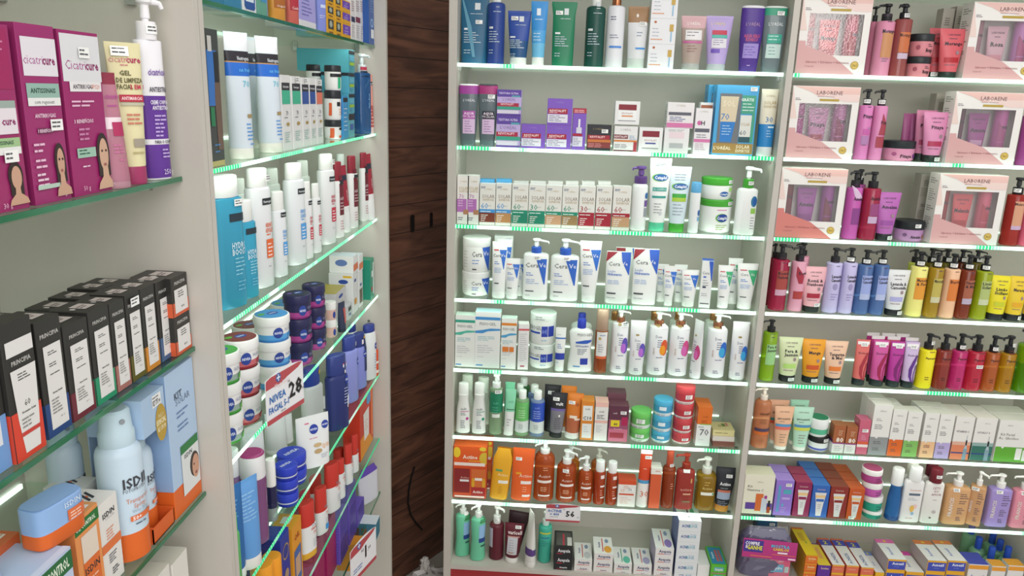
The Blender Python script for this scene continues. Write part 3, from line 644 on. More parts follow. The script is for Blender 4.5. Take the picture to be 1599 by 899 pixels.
# --- second shelf
r = 'C2'
for x0, x1, bc, ds, bl in ((716, 743, 'a03a98', 'clear grey bottle with violet cap, beside panel', 'b04aa8'), (747, 774, 'a83074', 'clear grey bottle with black and magenta cap', '2a2c38')):
    I(r, 'bot', x0, x1, 131, ds, '~77858e', cap='efe9ee' if bl[0] == 'b' else '3a3840', body='inv', dep=.032, w=.058, yb=133.5, bands=[(.84, 1, bc)], art=[('t', "L'ORÉAL", .1, .74, .04, 'e8e8f0', .6), ('r', -.5, .7, .44, .57, bl), ('T', 'AQUA', .1, .53, .04, 'f0e0f0', .5), ('t', 'MICELAR', .1, .48, .035, 'f0e0f0', .6), ('r', -.5, .7, .2, .44, 'd8b8dc'), ('l', -.3, .5, .4, 5, .04, 'a070a8')], st=(.35, .80) if bl[0] == '2' else None)
I(r, 'box', 774, 812, [180, 140], 'lavender carton with red and green bands', 'c0a8e0', dep=.05, art=[('r', -1, 1, .72, 1, '5a3ca0'), ('T', 'TEXTURA ULTRA', -.05, .86, .07, 'd8c8f0', .8), ('r', .2, .9, .72, .78, '48a0b0'), ('t', "L'ORÉAL", 0, .62, .10, '8068a8', .7), ('r', -1, .8, .34, .48, 'b02040'), ('T', 'REVITALIFT', -.15, .43, .07, 'f0c8d0', .72), ('r', -1, 1, .22, .34, '30a088'), ('r', -.95, .8, .06, .2, 'dcd4e8'), ('r', -1, 1, 0, .06, '5a3ca0')])
I(r, 'box', 813, 851, 194, 'purple square carton with red band, alone', '7d50c4', dep=.05, art=revit())
I(r, 'box', 852, 891, [195, 154], 'purple square carton in the two-high stack', '7d50c4', dep=.05, art=revit()+[('r', -.78, .78, .86, .86, '7d50c4')])
I(r, 'box', 892, 913, 169, 'slim purple carton with red top', '7d50c4', dep=.03, art=[('r', -1, 1, .88, 1, 'b82838'), ('l', -.8, .8, .95, 2, .04, 'f0c0c8'), ('r', -.15, .15, .50, .74, 'e8e4f0'), ('r', -.4, .4, .40, .54, 'd8d4e4'), ('r', -.9, .5, .33, .39, 'b01830'), ('r', -.9, .6, .08, .32, 'e0dcea'), ('l', -.8, .4, .28, 5, .04, '8a86a8')])
I(r, 'box', 916, 953, 195, 'black and orange carton with red band', '26262e', dep=.045, art=[('t', "L'ORÉAL", -.1, .84, .08, '8a7a50', .6), ('r', -1, .9, .44, .60, 'a81c30'), ('T', 'REVITALIFT', -.15, .53, .08, 'f0c8c8', .72), ('r', -1, 1, .32, .43, 'd07030'), ('r', -1, 1, .1, .31, '8a3030'), ('l', -.9, .6, .26, 3, .06, 'd08080')], st=(.45, .76))
I(r, 'box', 957, 994, 197, 'white carton with brown and orange bands', 'e8e6e6', dep=.045, topc='f2f2f2', art=[('t', "L'ORÉAL", 0, .86, .08, 'a8a0a0', .7), ('r', -1, .2, .50, .66, '7a2430'), ('T', 'REVITALIFT', -.4, .58, .08, 'f0d8d8', .55), ('l', .3, .9, .62, 3, .06, '90a8c8'), ('r', -1, 1, .38, .45, 'd87a30'), ('l', -.9, .5, .26, 3, .06, G1), ('r', .7, 1, 0, .38, 'b03040'), ('r', -1, .7, .0, .05, '5a2020')])
T_ = I(r, 'box', 959, 998, 158, 'white carton with red-lidded jar picture, on top', 'ecebec', dep=.045, zb=1.7006+.0785, art=jarpic('8a1c2c', 'e08a50'))
I(r, 'box', 996, 1033, 199, 'white carton with red-lidded jar picture, on glass', 'ecebec', dep=.045, art=jarpic('8a1c2c', '404a9a'))
lo = I(r, 'box', 1035, 1074, 200, 'white carton with pale pink jar picture', 'ebe8ea', dep=.05, art=[('l', -.7, .7, .93, 2, .05, 'a8a8ac'), ('r', -.6, .6, .6, .84, 'ecd4dc'), ('r', -.55, .55, .2, .4, 'b8babe')])
I(r, 'box', 1040, 1082, 160, 'grey and pink carton stacked on white one', 'e9e4e6', dep=.05, zb=lo['_t']+.0004, d=.02, art=[('t', "L'ORÉAL", 0, .88, .07, 'b0a890', .7), ('r', -.9, .8, .5, .62, '5a5a68'), ('l', -.8, .4, .42, 3, .07, '5a6a9a'), ('r', -1, 1, .02, .2, 'd870a8'), ('l', -1, .8, .26, 1, .05, 'e8a0c8')], side=[('l', -.8, .8, .9, 12, .07, G1)])
I(r, 'box', 1081, 1107, 169, 'slim white carton with black H print', 'eae6ea', dep=.03, art=[('t', "L'ORÉAL", 0, .93, .035, 'b0a890', .7), ('T', 'H', -.05, .68, .09, '30303a'), ('e', -.5, .68, .25, .05, 'd060a0'), ('r', -.95, .8, .48, .56, '5a5a68'), ('l', -.7, .6, .42, 2, .05, '808088'), ('r', -1, 1, .26, .33, 'd870a8'), ('l', -.8, .6, .22, 4, .04, 'c0a8b8')])
I(r, 'box', 1087, 1107, 160, 'white carton with rust panel behind H carton', 'e6e4e4', dep=.03, d=.055, art=[('r', -.9, .9, .86, .95, 'a85a38')])
for k, (x0, x1, dd, ds) in enumerate(((1094, 1116, .085, 'sky blue sunscreen kit box, rear one of the pair'), (1110, 1175, .02, 'sky blue sunscreen kit box with gold base, front one'))):
    I(r, 'box', x0, x1, 133 if k else 133, ds, '3fa4de', dep=.055, d=dd, cat='gift box', w=.118 if not k else None, uoff=.045 if not k else 0, name='kit_carton', topc='5ab4e8', side=[('r', -.6, .6, .6, .9, '3a88c0'), ('l', -.5, .4, .55, 3, .04, 'b0dcf4')], art=[('r', -.97, .97, .02, .17, 'a8843c'), ('T', "L'ORÉAL", -.5, .10, .045, 'f0e4c0', .42), ('T', 'SOLAR', .5, .125, .05, 'f0e4c0', .34), ('T', 'EXPERTISE', .5, .065, .04, 'f0e4c0', .34), ('r', -.82, .22, .17, .88, '6a6e74'), ('p', [(.19, -.66, -.12), (.5, -.72, .02), (.84, -.78, .08)], 'd8c8a8'), ('p', [(.19, -.66, -.12), (.48, -.71, .01)], '1e78cc'), ('T', 'SOL', -.35, .74, .08, 'e8dcc0', .3), ('t', '70', -.5, .55, .09, '2a78c8'), ('l', -.6, -.1, .42, 4, .04, 'a8d0f0'), ('r', .24, .9, .6, .86, '3a9e80'), ('T', 'GRÁTIS', .5, .80, .04, 'e8f4ee', .3), ('l', .28, .85, .74, 3, .045, 'e0f0e8'), ('r', .24, .78, .19, .58, 'dcdcd6'), ('t', 'SOLAR', .5, .45, .045, 'a88b50', .22), ('t', '60', .42, .33, .07, '284858'), ('r', .24, .78, .19, .27, '20505a'), ('r', .78, .92, .19, .6, '3a9e80')], st=(.75, .95))
I(r, 'tube', 1180, 1204, 139, 'cream and blue sunscreen tube printed 30', 'e4dcc6', cap='dfe3e4', wt=1.1, ch=.14, bands=[(.14, .48, '2484cc')], art=[('t', "L'ORÉAL", .1, .9, .03, 'b0a080', .5), ('t', 'SOLAR', .1, .80, .05, 'b49a60', .7), ('t', 'EXPERTISE', .1, .74, .035, 'b49a60', .7), ('t', '30', .1, .55, .08, '2a78b8'), ('r', .0, .7, .425, .45, 'd0e8f4'), ('l', -.1, .6, .38, 3, .04, 'a8d0f0')])
# --- third shelf
r = 'C3'
TOPW = 'f2f2f0'
for x0, x1, k in ((709.5, 728, 0), (729, 747, 1)):
    I(r, 'box', x0, x1, 274, 'white and violet carton printed 70', 'e6e2de', dep=.035, topc=TOPW, art=[('t', "L'ORÉAL", .1, .88, .03, 'b9a070', .6), ('t', 'SOLAR', .1, .74, .07, 'b49a60', .8), ('t', 'EXPERTISE', .1, .675, .04, 'b49a60', .7), ('t', '70', -.25, .575, .08, 'b868b0'), ('r', -1, .62, .25, .52, 'b068b4'), ('l', -.8, .2, .48, 3, .05, 'e0c0e0'), ('r', .1, 1, .2, .30, 'b07a58'), ('l', -.8, .4, .13, 2, .04, '505a70')])
for x0, x1, n, c, low, yt, ds in ((748, 772.5, '60', '3a94dc', '7a3420', 287, 'sky-blue-topped 60 carton with dark brown base'), (773, 797, '60', '3a94dc', 'c08850', 287, 'sky-blue-topped 60 carton with tan base'),
        (798, 823.5, '60', '169070', '168468', 288, 'white 60 carton with solid green base'), (824, 850, '30', '169070', '168468', 289, 'white thirty-factor carton with solid green base'),
        (850.5, 875.5, '60', '169070', 'cc9c74', 290, 'white 60 carton with green band over peach'), (876, 901, '60', '169070', '9c7c4c', 291, 'white 60 carton with green band over olive brown'),
        (902, 927, '30', 'a8182c', 'a8182c', 291, 'white thirty-factor carton with solid crimson base'), (928, 953, '60', 'a8182c', 'a8182c', 291, 'white 60 carton with solid crimson base'), (954, 982, '60', 'a8182c', 'c89870', 291, 'white 60 carton with crimson band over tan')):
    I(r, 'box', x0, x1, yt, ds, 'e6e4de', dep=.035, topc=TOPW, art=solar(n, c, low))
for x0, x1 in ((748, 771), (773, 797)):
    I(r, 'box', x0, x1, 280, 'white carton with sky blue flap', 'e6e4de', d=.056, dep=.035, bands=[(.80, 1, '4aa6de')], topc='4aa6de', art=[])
for x0, x1 in ((800, 823), (826, 850), (853, 876), (880, 900), (905, 925), (930, 950)):
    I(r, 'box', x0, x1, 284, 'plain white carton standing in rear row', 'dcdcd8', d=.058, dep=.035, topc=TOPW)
I(r, 'pump', 983, 1007, 259, 'white foam bottle with purple pump', 'eceeee', cap='5a3a80', yb=286, neck=.82, shl=.5, nz=-90, art=[('e', .8, .55, .22, .05, '2a68a8'), ('r', .55, .95, .38, .48, '6a4a98'), ('r', .55, .95, .22, .36, '9098a0')])
def ceta(y=.78, s=1): return [('e', .0, y, .72, .055*s, '7ac040'), ('e', .06, y, .66, .048*s, '1c58a8'), ('T', 'Cetaphil', .06, y, .042*s, 'f2f6fa', .54)]
I(r, 'tube', 1012, 1036, 247, 'tall white tube with mint cap and green-blue oval', 'eef0ee', cap='4cc498', wt=1.4, ch=.12, d=.024, art=ceta(.74)+[('l', -.5, .5, .92, 2, .02, '606870'), ('r', -.62, .62, .555, .605, '2a9c90'), ('t', 'OIL CONTROL', 0, .58, .028, 'e8f8f4', .6), ('r', -.6, .6, .46, .49, '2a9c90'), ('l', -.4, .4, .38, 4, .04, G1), ('e', .2, .25, .14, .03, 'c8ccd0')])
I(r, 'tube', 1043, 1067, 260, 'pale blue tube with bright green cap', 'd4e4ee', cap='3aa22c', wt=1.42, ch=.13, d=.024, art=ceta(.70)+[('l', -.5, .5, .88, 3, .04, '8090a0'), ('r', -.6, .6, .53, .59, '3aa838'), ('r', -.6, .6, .47, .53, 'a8cc38'), ('l', -.5, .5, .42, 4, .05, '8090a0')])
I(r, 'bot', 1073, 1089, 284, 'slim white bottle with sky blue cap', 'eceef0', cap='5aa8dc', yb=300, neck=1, shl=.05, art=[('e', .75, .4, .25, .06, '1c58a8'), ('r', .5, .9, .24, .32, '68a8d8')])
j = I(r, 'jar', 1089, 1139, 309.5, 'large white cream jar with bright green lid', 'eef0ee', cap='44ac30', d=.03, ch=.20, topc='50b83c', art=[('r', -.1, .5, .86, .90, 'd890b8'), ('e', .22, .58, .38, .17, '7ac040'), ('e', .26, .58, .35, .15, '1c3c98'), ('T', 'Cetaphil', .26, .58, .11, 'f2f6fa', .32), ('l', -.1, .6, .3, 3, .08, '9ab860')], st=(.75, .9, 'c'))
I(r, 'jar', 1093, 1141, 276, 'smaller white cream jar with bright green lid', 'eef0ee', cap='44ac30', d=.032, ch=.34, zb=j['_t']+.0004, topc='50b83c', art=[('e', .35, .42, .3, .18, '1c58a8'), ('T', 'Cetaphil', .35, .42, .13, 'f2f6fa', .27), ('r', .65, .9, .6, .85, 'a8dc70')], st=(.8, .9, 'c'))
I(r, 'pump', 1144, 1176, 260, 'white pump bottle with green collar', 'ecefee', cap='40a430', pumpc='e6ecea', body='oval', yb=293, shl=.3, neck=.5, nz=80, art=[('e', .6, .5, .3, .08, '2a78a0'), ('e', .66, .5, .2, .06, '1c58a8'), ('r', .35, .8, .32, .4, '90c850'), ('l', .4, .8, .26, 5, .04, G1)], st=(.4, .9, 'c'))
# --- fourth shelf
r = 'C4'
I(r, 'jar', 721, 765, [421, 369], 'white cream jar with blue wedge print', 'ecedea', cap='eceeec', ch=.24, d=.03, art=[('p', [(.05, .86, .9), (.7, .56, .94), (.98, .48, .95)], '2a58c0'), ('t', 'Cera', .12, .72, .20, '23282e', .34), ('t', 'Ve', .72, .74, .18, 'f4f6fa', .16), ('l', -.2, .35, .48, 2, .12, '4a78d0'), ('r', -.2, .1, .1, .15, '4a4d52'), ('l', -.8, -.5, .8, 6, .12, 'c0c2c4')])
I(r, 'tube', 768, 789, 377, 'white tube with blue wedge beside the jars', 'ecedec', cap='eceeec', wt=1.12, ch=.12, d=.02, art=ceratube())
I(r, 'tube', 776, 796, 373, 'white tube with blue wedge, tucked behind', 'ecedec', cap='eceeec', wt=1.2, ch=.12, d=.07, art=ceratube())
I(r, 'box', 770, 799, 368, 'tall plain white carton at the back', 'e6e8e6', d=.115, dep=.03, art=[('r', .2, .8, .93, .95, '3a70c8')])
I(r, 'tube', 790, 808, 403, 'small white tube with blue wedge, half height', 'ecedec', cap='eceeec', wt=1.32, ch=.13, d=.02, art=ceratube())
I(r, 'tube', 803, 819, 404, 'small white tube hidden behind its front twin', 'e6e8e6', cap='eceeec', wt=1.3, ch=.13, d=.06, art=ceratube())
for x0, x1, yb, yt, ds in ((815, 854.5, 394, 372, 'white lotion pump bottle with blue collar, nearer the jars'), (857.5, 901.5, 397, 373, 'wider white lotion pump bottle with blue collar')):
    I(r, 'pump', x0, x1, yt, ds, 'eceeec', cap='2858c4', pumpc='e8ecec', body='oval', yb=yb, shl=.22, neck=.40, nz=62, d=.02, e=3.2, art=cerave(y=.58, s=1.05, bar=.14), st=(.1, .7))
I(r, 'tube', 907, 929, 376, 'tall white tube with blue wedge and folded top', 'ecedec', cap='eceeec', wt=1.55, ch=.11, d=.02, art=ceratube())
for x0, x1, yt, ds in ((942.5, 980.5, 392, 'white and blue refill pouch with red corner, first'), (984, 1023.5, 388, 'white and blue refill pouch with red corner, second')):
    I(r, 'pouch', x0, x1, yt, ds, 'eaecea', wt=1.0, d=.02, art=[('p', [(.55, .86, .9), (.8, .3, .97), (.985, .2, .97)], '2a5ac8'), ('p', [(.80, -.98, -.95), (.985, -.92, -.1)], '9a2430'), ('t', 'Cera', -.32, .76, .075, '23282e', .52), ('t', 'Ve', .5, .77, .07, 'f4f6fa', .28), ('t', 'Loção', -.5, .62, .045, '3a68c8', .3), ('T', 'Hidratante', -.25, .56, .045, '3a68c8', .56), ('l', -.8, .4, .44, 3, .03, '9ab0dc'), ('r', -.8, -.1, .18, .21, '4a4d52'), ('l', -.8, -.1, .11, 1, .03, 'a8aab0')])
I(r, 'pouch', 957, 999, 386, 'white and blue refill pouch standing at back', 'eaecea', wt=1.0, d=.085, art=[('p', [(.8, .3, .97), (.985, .2, .97)], '2a5ac8'), ('r', -.95, -.3, .9, .985, '9a2430')])
for x0, x1, yt, ds, w_, tri, dd in ((1036, 1049, 415, 'small white tube with blue wedge after the pouches', 1.6, '2a6ad0', .02), (1064, 1083, 421, 'small white tube with blue wedge beside carton', 1.45, '2a6ad0', .02), (1052, 1066, 413, 'small white tube set back between blue wedge tubes', 1.45, '2a6ad0', .07), (1024, 1037, 412, 'small white tube set back beside last pouch', 1.5, '2a6ad0', .065),
        (1119, 1136, 414, 'white tube with green wedge next to carton', 1.4, '3ab078', .02), (1150, 1172, 411, 'wide white tube with green wedge near divider', 1.5, '3ab078', .02), (1134, 1150, 403, 'white tube with green wedge set back', 1.4, '3ab078', .075)):
    I(r, 'tube', x0, x1, yt, ds, 'ecedec', cap='eceeec', wt=w_, ch=.15, d=dd, art=ceratube(tri))
I(r, 'box', 1091, 1109.5, 407, 'white slim carton with blue top corner', 'eaecec', dep=.035, topc='2a58c8', yaw=-8, w=.034, art=[('p', [(.58, .8, .97), (.99, .2, .97)], '2a58c8'), ('t', 'Cera', -.2, .74, .06, '23282e', .6), ('r', -.6, -.1, .64, .67, '2a58c8'), ('l', -.6, .4, .58, 3, .05, G1), ('r', -.6, .0, .42, .46, '30405a'), ('l', -.7, .6, .3, 2, .04, 'a8aab0'), ('r', -.8, .8, .08, .1, '4a4d52')])
# --- fifth shelf
r = 'C5'
I(r, 'box', 708, 739, 492, 'white carton with green wave and band', 'e2e4e0', dep=.04, topc='d4ece0', art=fisio('2a9c84', '48b49c'))
I(r, 'box', 740.5, 780, 487, 'taller white carton with blue wave and band', 'e4e6e4', dep=.045, topc='b4dce4', art=fisio('3a88cc', '3a8cd0'))
I(r, 'box', 781, 805, 497, 'white carton with orange band and squares', 'e4e6e2', dep=.035, topc='d4e8e0', art=fisio('e0822c', '4a9cd0', 'e0782c'))
I(r, 'box', 806, 824, 506, 'narrow white carton with thin red line', 'e0dede', dep=.035, topc='eae8e8', yaw=6, w=.034, art=[('r', -1, 1, .86, .9, 'd05058'), ('l', -.7, .7, .78, 14, .045, 'b8bcc0'), ('r', -.5, .3, .06, .09, 'b04050')])
for zz in (0,):
    I(r, 'jar', 825, 866, [533, 486], 'white cream jar with two blue squares', 'e4e8e4', cap='e4eee8', d=.03, ch=.22, art=[('r', -.1, .36, .36, .80, '2438a8'), ('r', .4, .8, .36, .80, '2438a8'), ('t', 'A+E', .12, .58, .18, '90a8e8', .18), ('t', 'FISIOGEL', -.6, .72, .15, '555a60', .5), ('r', -.9, -.2, .48, .56, '2848b0'), ('l', -.1, .6, .2, 1, .1, '70a8d8')], capart=[('l', -.6, .2, .6, 2, .3, '808890')])
I(r, 'tube', 866, 880, 511, 'small slim white tube with blue wave', 'e8ebe8', cap='e4ece8', wt=1.2, ch=.1, art=[('l', -.6, .4, .84, 1, .02, G1), ('r', -.9, .9, .745, .775, '3068c0'), ('l', -.5, .3, .62, 3, .04, '6080c0'), ('r', -.8, .8, .27, .42, '2438a8'), ('l', -.6, 0, .2, 1, .03, '3a8ad0')])
I(r, 'bot', 884, 925, 497, 'white wavy lotion bottle with blue flip cap', 'e8ebe8', cap='2438b4', yb=511, body='wavy', dep=.04, w=.078, neck=.36, art=[('t', 'FISIOGEL', .3, .72, .05, '555a60', .6), ('p', [(.55, -.4, .5), (.58, -.45, .8), (.62, .3, .85)], '2858c0'), ('T', 'HYPOALERG', .1, .50, .032, '4a58a0', .5), ('l', -.25, .6, .44, 4, .03, '707890'), ('r', .0, .6, .15, .27, '2438a8'), ('r', -.55, .0, .1, .12, '3a8ad0')])
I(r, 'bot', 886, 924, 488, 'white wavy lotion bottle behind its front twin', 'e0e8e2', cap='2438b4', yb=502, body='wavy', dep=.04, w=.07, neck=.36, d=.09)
I(r, 'bot', 926, 946, 481, 'amber spray bottle with clear copper cap', '~b8602c', cap='~c8a890', yb=514, neck=.95, shl=.12, bands=[(.02, .24, '~a84a1c')], art=[('r', -.75, .8, .26, .65, 'e2e0e0'), ('r', -.75, .8, .23, .27, 'e06030'), ('l', -.3, .5, .6, 1, .03, '4a70b0'), ('e', -.3, .55, .2, .02, 'c0a050'), ('l', -.5, .4, .45, 4, .035, '8890a0')])
for x0, x1, yb, yt, c1, c2, ds, nzz in ((951, 977, 502, 484, '5a48b4', 'b060d0', 'white pump bottle with purple swirl', 75), (1008, 1038, 507, 487, 'e05020', 'f0981c', 'white pump bottle with orange swirl', 75), (1041, 1071, 508, 488, 'd84a8c', 'd860b0', 'white pump bottle with pink swirl', 75), (1098, 1129, 511, 490, '2a68d0', '38a8e4', 'white pump bottle with blue swirl', 75)):
    I(r, 'pump', x0, x1, yt, ds, 'e6e6ea', cap='*c07a58', pumpc='e8eaea', yb=yb, shl=.22, neck=.5, nz=nzz, d=.022, art=dove(c1, c2), st=(.5, .80))
for x0, x1, yt, w_, c1, c2, ds, sq in ((981, 1003, 500, 1.15, '5a48b4', 'b060d0', 'white tube with purple swirl', 0), (1137, 1161, 502, 1.1, '2a68d0', '38a8e4', 'white tube with blue swirl', 0)):
    I(r, 'tube', x0, x1, yt, ds, 'e6e6ea', cap='e4e4e8', wt=w_, ch=.13, art=dove(c1, c2, True))
I(r, 'tube', 1075, 1094, 500, 'white tube with pink swirl turned edge-on', 'e4e4e8', cap='e4e4e8', wt=1.1, ch=.13, yaw=-62, d=.01, art=dove('c83a7c', 'd860b0', True))
for x0, x1, ds in ((944, 966, 'first white bottle with copper collar at back'), (1003, 1031, 'second white bottle with copper collar at back'), (1040, 1066, 'third white bottle with copper collar at back'), (1094, 1120, 'fourth white bottle with copper collar at back')):
    I(r, 'bot', x0, x1, 485, ds, 'dfe6de', cap='*c08a50', yb=499, shl=.25, neck=.46, d=.11)
# --- sixth shelf
r = 'C6'
for x0, x1, ds, dot in ((711, 735, 'white tapered shampoo bottle with magenta dot', 'b83a90'), (736, 759, 'white tapered shampoo bottle with green dot', '2a9a78')):
    I(r, 'bot', x0, x1, 597, ds, 'e6e8e4', cap='e8ece8', yb=614, body='taper', neck=.86, cw=.74, shl=.5, dep=.032, w=.046, art=[('t', 'vult', .1, .5, .05, '505860', .6), ('r', -.3, .8, .44, .452, dot), ('l', -.3, .6, .41, 2, .03, '7a808a'), ('e', .6, .30, .18, .03, dot), ('l', -.3, .4, .26, 5, .035, '7a808a')])
for x0, x1, yt in ((717, 741, 584), (742, 765, 588)):
    I(r, 'bot', x0, x1, yt, 'white tapered shampoo bottle at back', 'e0e8dc', cap='e0ecdc', yb=yt+22, body='taper', neck=.86, cw=.74, shl=.5, dep=.032, w=.05, d=.09)
I(r, 'pump', 763, 784, 584, 'green gel pump bottle with white pump', '~9ab890', cap='e6eae8', yb=604, shl=.3, neck=.62, nz=20, bands=[(.38, .72, '1a7e58')], art=[('t', 'vult', .0, .55, .04, '5ac0a0', .5), ('l', -.5, .4, .47, 3, .04, '58b898'), ('r', -.5, .6, .30, .36, 'e0e8e0')], st=(.3, .74))
I(r, 'tube', 786, 801, 607, 'mint and white slanted tube', 'e6e8e6', cap='e8ebe8', wt=1.1, ch=.08, bands=[(.52, 1, '88d8b0')], tilt=2, art=[('t', 'vult', .1, .74, .05, '58a888', .5), ('r', -.6, .8, .56, .58, '40785a'), ('l', -.4, .4, .35, 3, .06, G1)])
I(r, 'tube', 785, 799, 596, 'mint tube standing behind', '7cd4a8', cap='e8ebe8', wt=1.1, ch=.08, d=.055, tilt=2)
for x0, x1, c1, c2, ds, yy in ((803, 825, '6cc468', '~98c490', 'bright green micellar bottle with white cap', 608), (826, 849, '2a4ec0', '~88a0cc', 'blue micellar bottle with white cap', 609)):
    I(r, 'bot', x0, x1, yy, ds, c2, cap='eceeec', yb=yy+13, shl=.3, neck=.56, bands=[(.34, .76, c1), (.08, .34, 'dde4e2')], art=[('t', 'vult', .0, .66, .05, 'a8e0a0' if c1[0] == '6' else '90a8f0', .5), ('l', -.5, .6, .58, 4, .05, 'c8ecc0' if c1[0] == '6' else 'a8b8f0'), ('l', -.4, .4, .26, 3, .04, 'a0b0b0')], st=None)
for x0, x1, yy, dd, c1 in ((800, 820, 599, .066, '~88b488'), (806, 826, 589, .115, '~4a8a50'), (822, 843, 600, .066, '~7890c4')):
    I(r, 'bot', x0, x1, yy, 'clear bottle with white cap behind, %s' % {'~88b488': 'pale green', '~4a8a50': 'dark green', '~7890c4': 'dull blue'}[c1], c1, cap='e4e8e4', yb=yy+12, shl=.3, neck=.56, d=dd)
I(r, 'tube', 857, 877, 612, 'black tube with grey window body', '24242a', cap='1a1a1e', wt=1.28, ch=.12, tilt=3, bands=[(.12, .60, '7a7880'), (.60, .65, '6a58a0')], art=[('T', 'vult', .1, .76, .065, 'f0f0f4', .55), ('e', .2, .5, .1, .025, 'e8e4e0'), ('l', -.3, .5, .44, 6, .045, '55525c')], st=(-.4, .86))
I(r, 'tube', 848, 868, 600, 'black tube leaning behind', '222226', cap='1a1a1e', wt=1.28, ch=.12, d=.062, tilt=2, st=(-.2, .84))
I(r, 'tube', 881, 903, 613, 'orange tube with amber body and white cap', 'd87420', cap='e8e6e2', wt=1.15, ch=.13, tilt=3, bands=[(.13, .45, 'b8603c')], art=[('e', .3, .76, .2, .04, 'b85a1c'), ('r', -.5, .4, .46, .52, 'ecdcc8'), ('r', .1, .8, .42, .46, 'ecdcc8')], st=(-.4, .80))
I(r, 'tube', 873, 893, 602, 'orange tube leaning behind', 'd87420', cap='e8e6e2', wt=1.2, ch=.13, d=.062, tilt=2)
I(r, 'box', 905, 925, 626, 'orange-edged white carton printed C10', 'e08428', dep=.05, topc='e08428', art=[('r', -.75, .75, .5, .88, 'e8e8e4'), ('t', 'vult', 0, .80, .06, '505860', .6), ('T', 'C10', .0, .565, .08, '30343a', .7), ('r', -.75, .75, .05, .42, 'e4e6e4'), ('l', -.5, .4, .34, 3, .06, 'b0b8c0')], side=[], st=None)
I(r, 'box', 926.5, 947, 628, 'pink-topped white slim carton', 'e6e4e0', dep=.05, topc='ecb4a8', art=[('r', -1, 1, .88, 1, 'ecb8ac'), ('t', 'vult', 0, .76, .06, '505860', .6), ('l', -.7, .6, .66, 3, .04, '404448'), ('r', -1, 1, .46, .53, 'e8b4a8'), ('l', -.7, .3, .38, 4, .05, 'b8bcc0')])
I(r, 'box', 948.5, 979, 634, 'plum carton with yellow 40 tag', '9a4a6a', dep=.05, topc='6a3848', art=[('p', [(.0, -1, 1), (.35, -1, 1), (.351, -1, 1)], 'cc6a86'), ('r', -1, 1, .62, 1, '5c2c40'), ('t', 'vult', -.4, .80, .05, 'e8d8e0', .35), ('r', -.8, .1, .42, .60, 'e8d020'), ('T', '40', -.3, .49, .07, '3a2430'), ('t', 'Renovador', 0, .36, .035, 'f0d0dc', .7), ('r', -.85, .6, .1, .25, 'a83848'), ('r', .3, .9, .46, .70, 'b01c50')], st=(.45, .82))
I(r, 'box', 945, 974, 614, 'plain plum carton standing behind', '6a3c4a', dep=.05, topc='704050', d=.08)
def tub(c): return dict(col=c, bands=[(0, .30, 'e8e8e8')])
I(r, 'jar', 982, 1014, [664, 638], 'round green scrub jar', '66b85c', cap='6ccc5c', d=.02, ch=.34, bands=[(0, .36, 'dde8e0')], lidr=1.0, art=[('r', -.5, .3, .5, .9, 'e8f0e8'), ('l', -.4, .2, .8, 3, .13, '606860'), ('l', -.7, .7, .2, 2, .1, '90a890')], topc='74d868')
I(r, 'jar', 1016, 1046, [669, 645, 621], 'round sky blue scrub jar', '3a98c8', cap='48b0dc', d=.02, ch=.34, bands=[(0, .34, 'dde8ec')], lidr=1.0, art=[('r', -.5, .2, .6, .95, 'e0ecf4'), ('l', -.7, .7, .2, 2, .1, '88b0c8')], topc='48b4e0')
I(r, 'jar', 1048, 1078, [671, 649, 626, 600], 'round red scrub jar', 'c03440', cap='d04048', d=.02, ch=.40, bands=[(0, .30, 'eadddc')], lidr=1.0, art=[('r', -.1, .6, .55, .95, 'f0e8e8'), ('l', .0, .5, .85, 3, .12, '706068'), ('l', -.7, .7, .18, 2, .1, 'c09898')], topc='d84c50')
I(r, 'box', 1085, 1107.5, 636, 'orange and white carton printed 70', 'e4e6e4', dep=.04, topc='e06a20', bands=[(.56, 1, 'e06a20')], art=[('t', 'vult', .1, .76, .06, 'a84a18', .5), ('l', -.4, .5, .66, 3, .03, 'a84a18'), ('r', -.6, 1, .55, .575, '88b848'), ('l', -.8, 0, .49, 1, .03, '505860'), ('t', '70', .1, .36, .16, '40454c'), ('l', -.6, .5, .16, 1, .03, 'c0c0c0')])
I(r, 'box', 1081, 1104, 628, 'orange carton standing behind the 70 carton', 'de6a22', dep=.04, topc='e06a20', d=.063)
z_ = None
for k, (yt, c, ds, art_) in enumerate(((690, '7c4038', 'brown flat powder box, lowest of three', []), (681.5, 'd8ccc4', 'pale pink flat powder box, middle of three', []), (671.5, 'd8cc90', 'yellow flat powder box on top of two', [('l', -.8, .5, .5, 1, .3, '8a7a48')]))):
    o = I(r, 'box', 1111, 1148, yt, ds, c, dep=.065, d=.02+k*.004, zb=z_, w=.070, art=art_, top=[('T', '||', -.2, .55, .2, '6a7a30'), ('r', .0, .35, .45, .8, '6a7a3a'), ('r', .4, .6, .5, .9, 'c87a70')] if k == 2 else ()); z_ = o['_t']+.0004
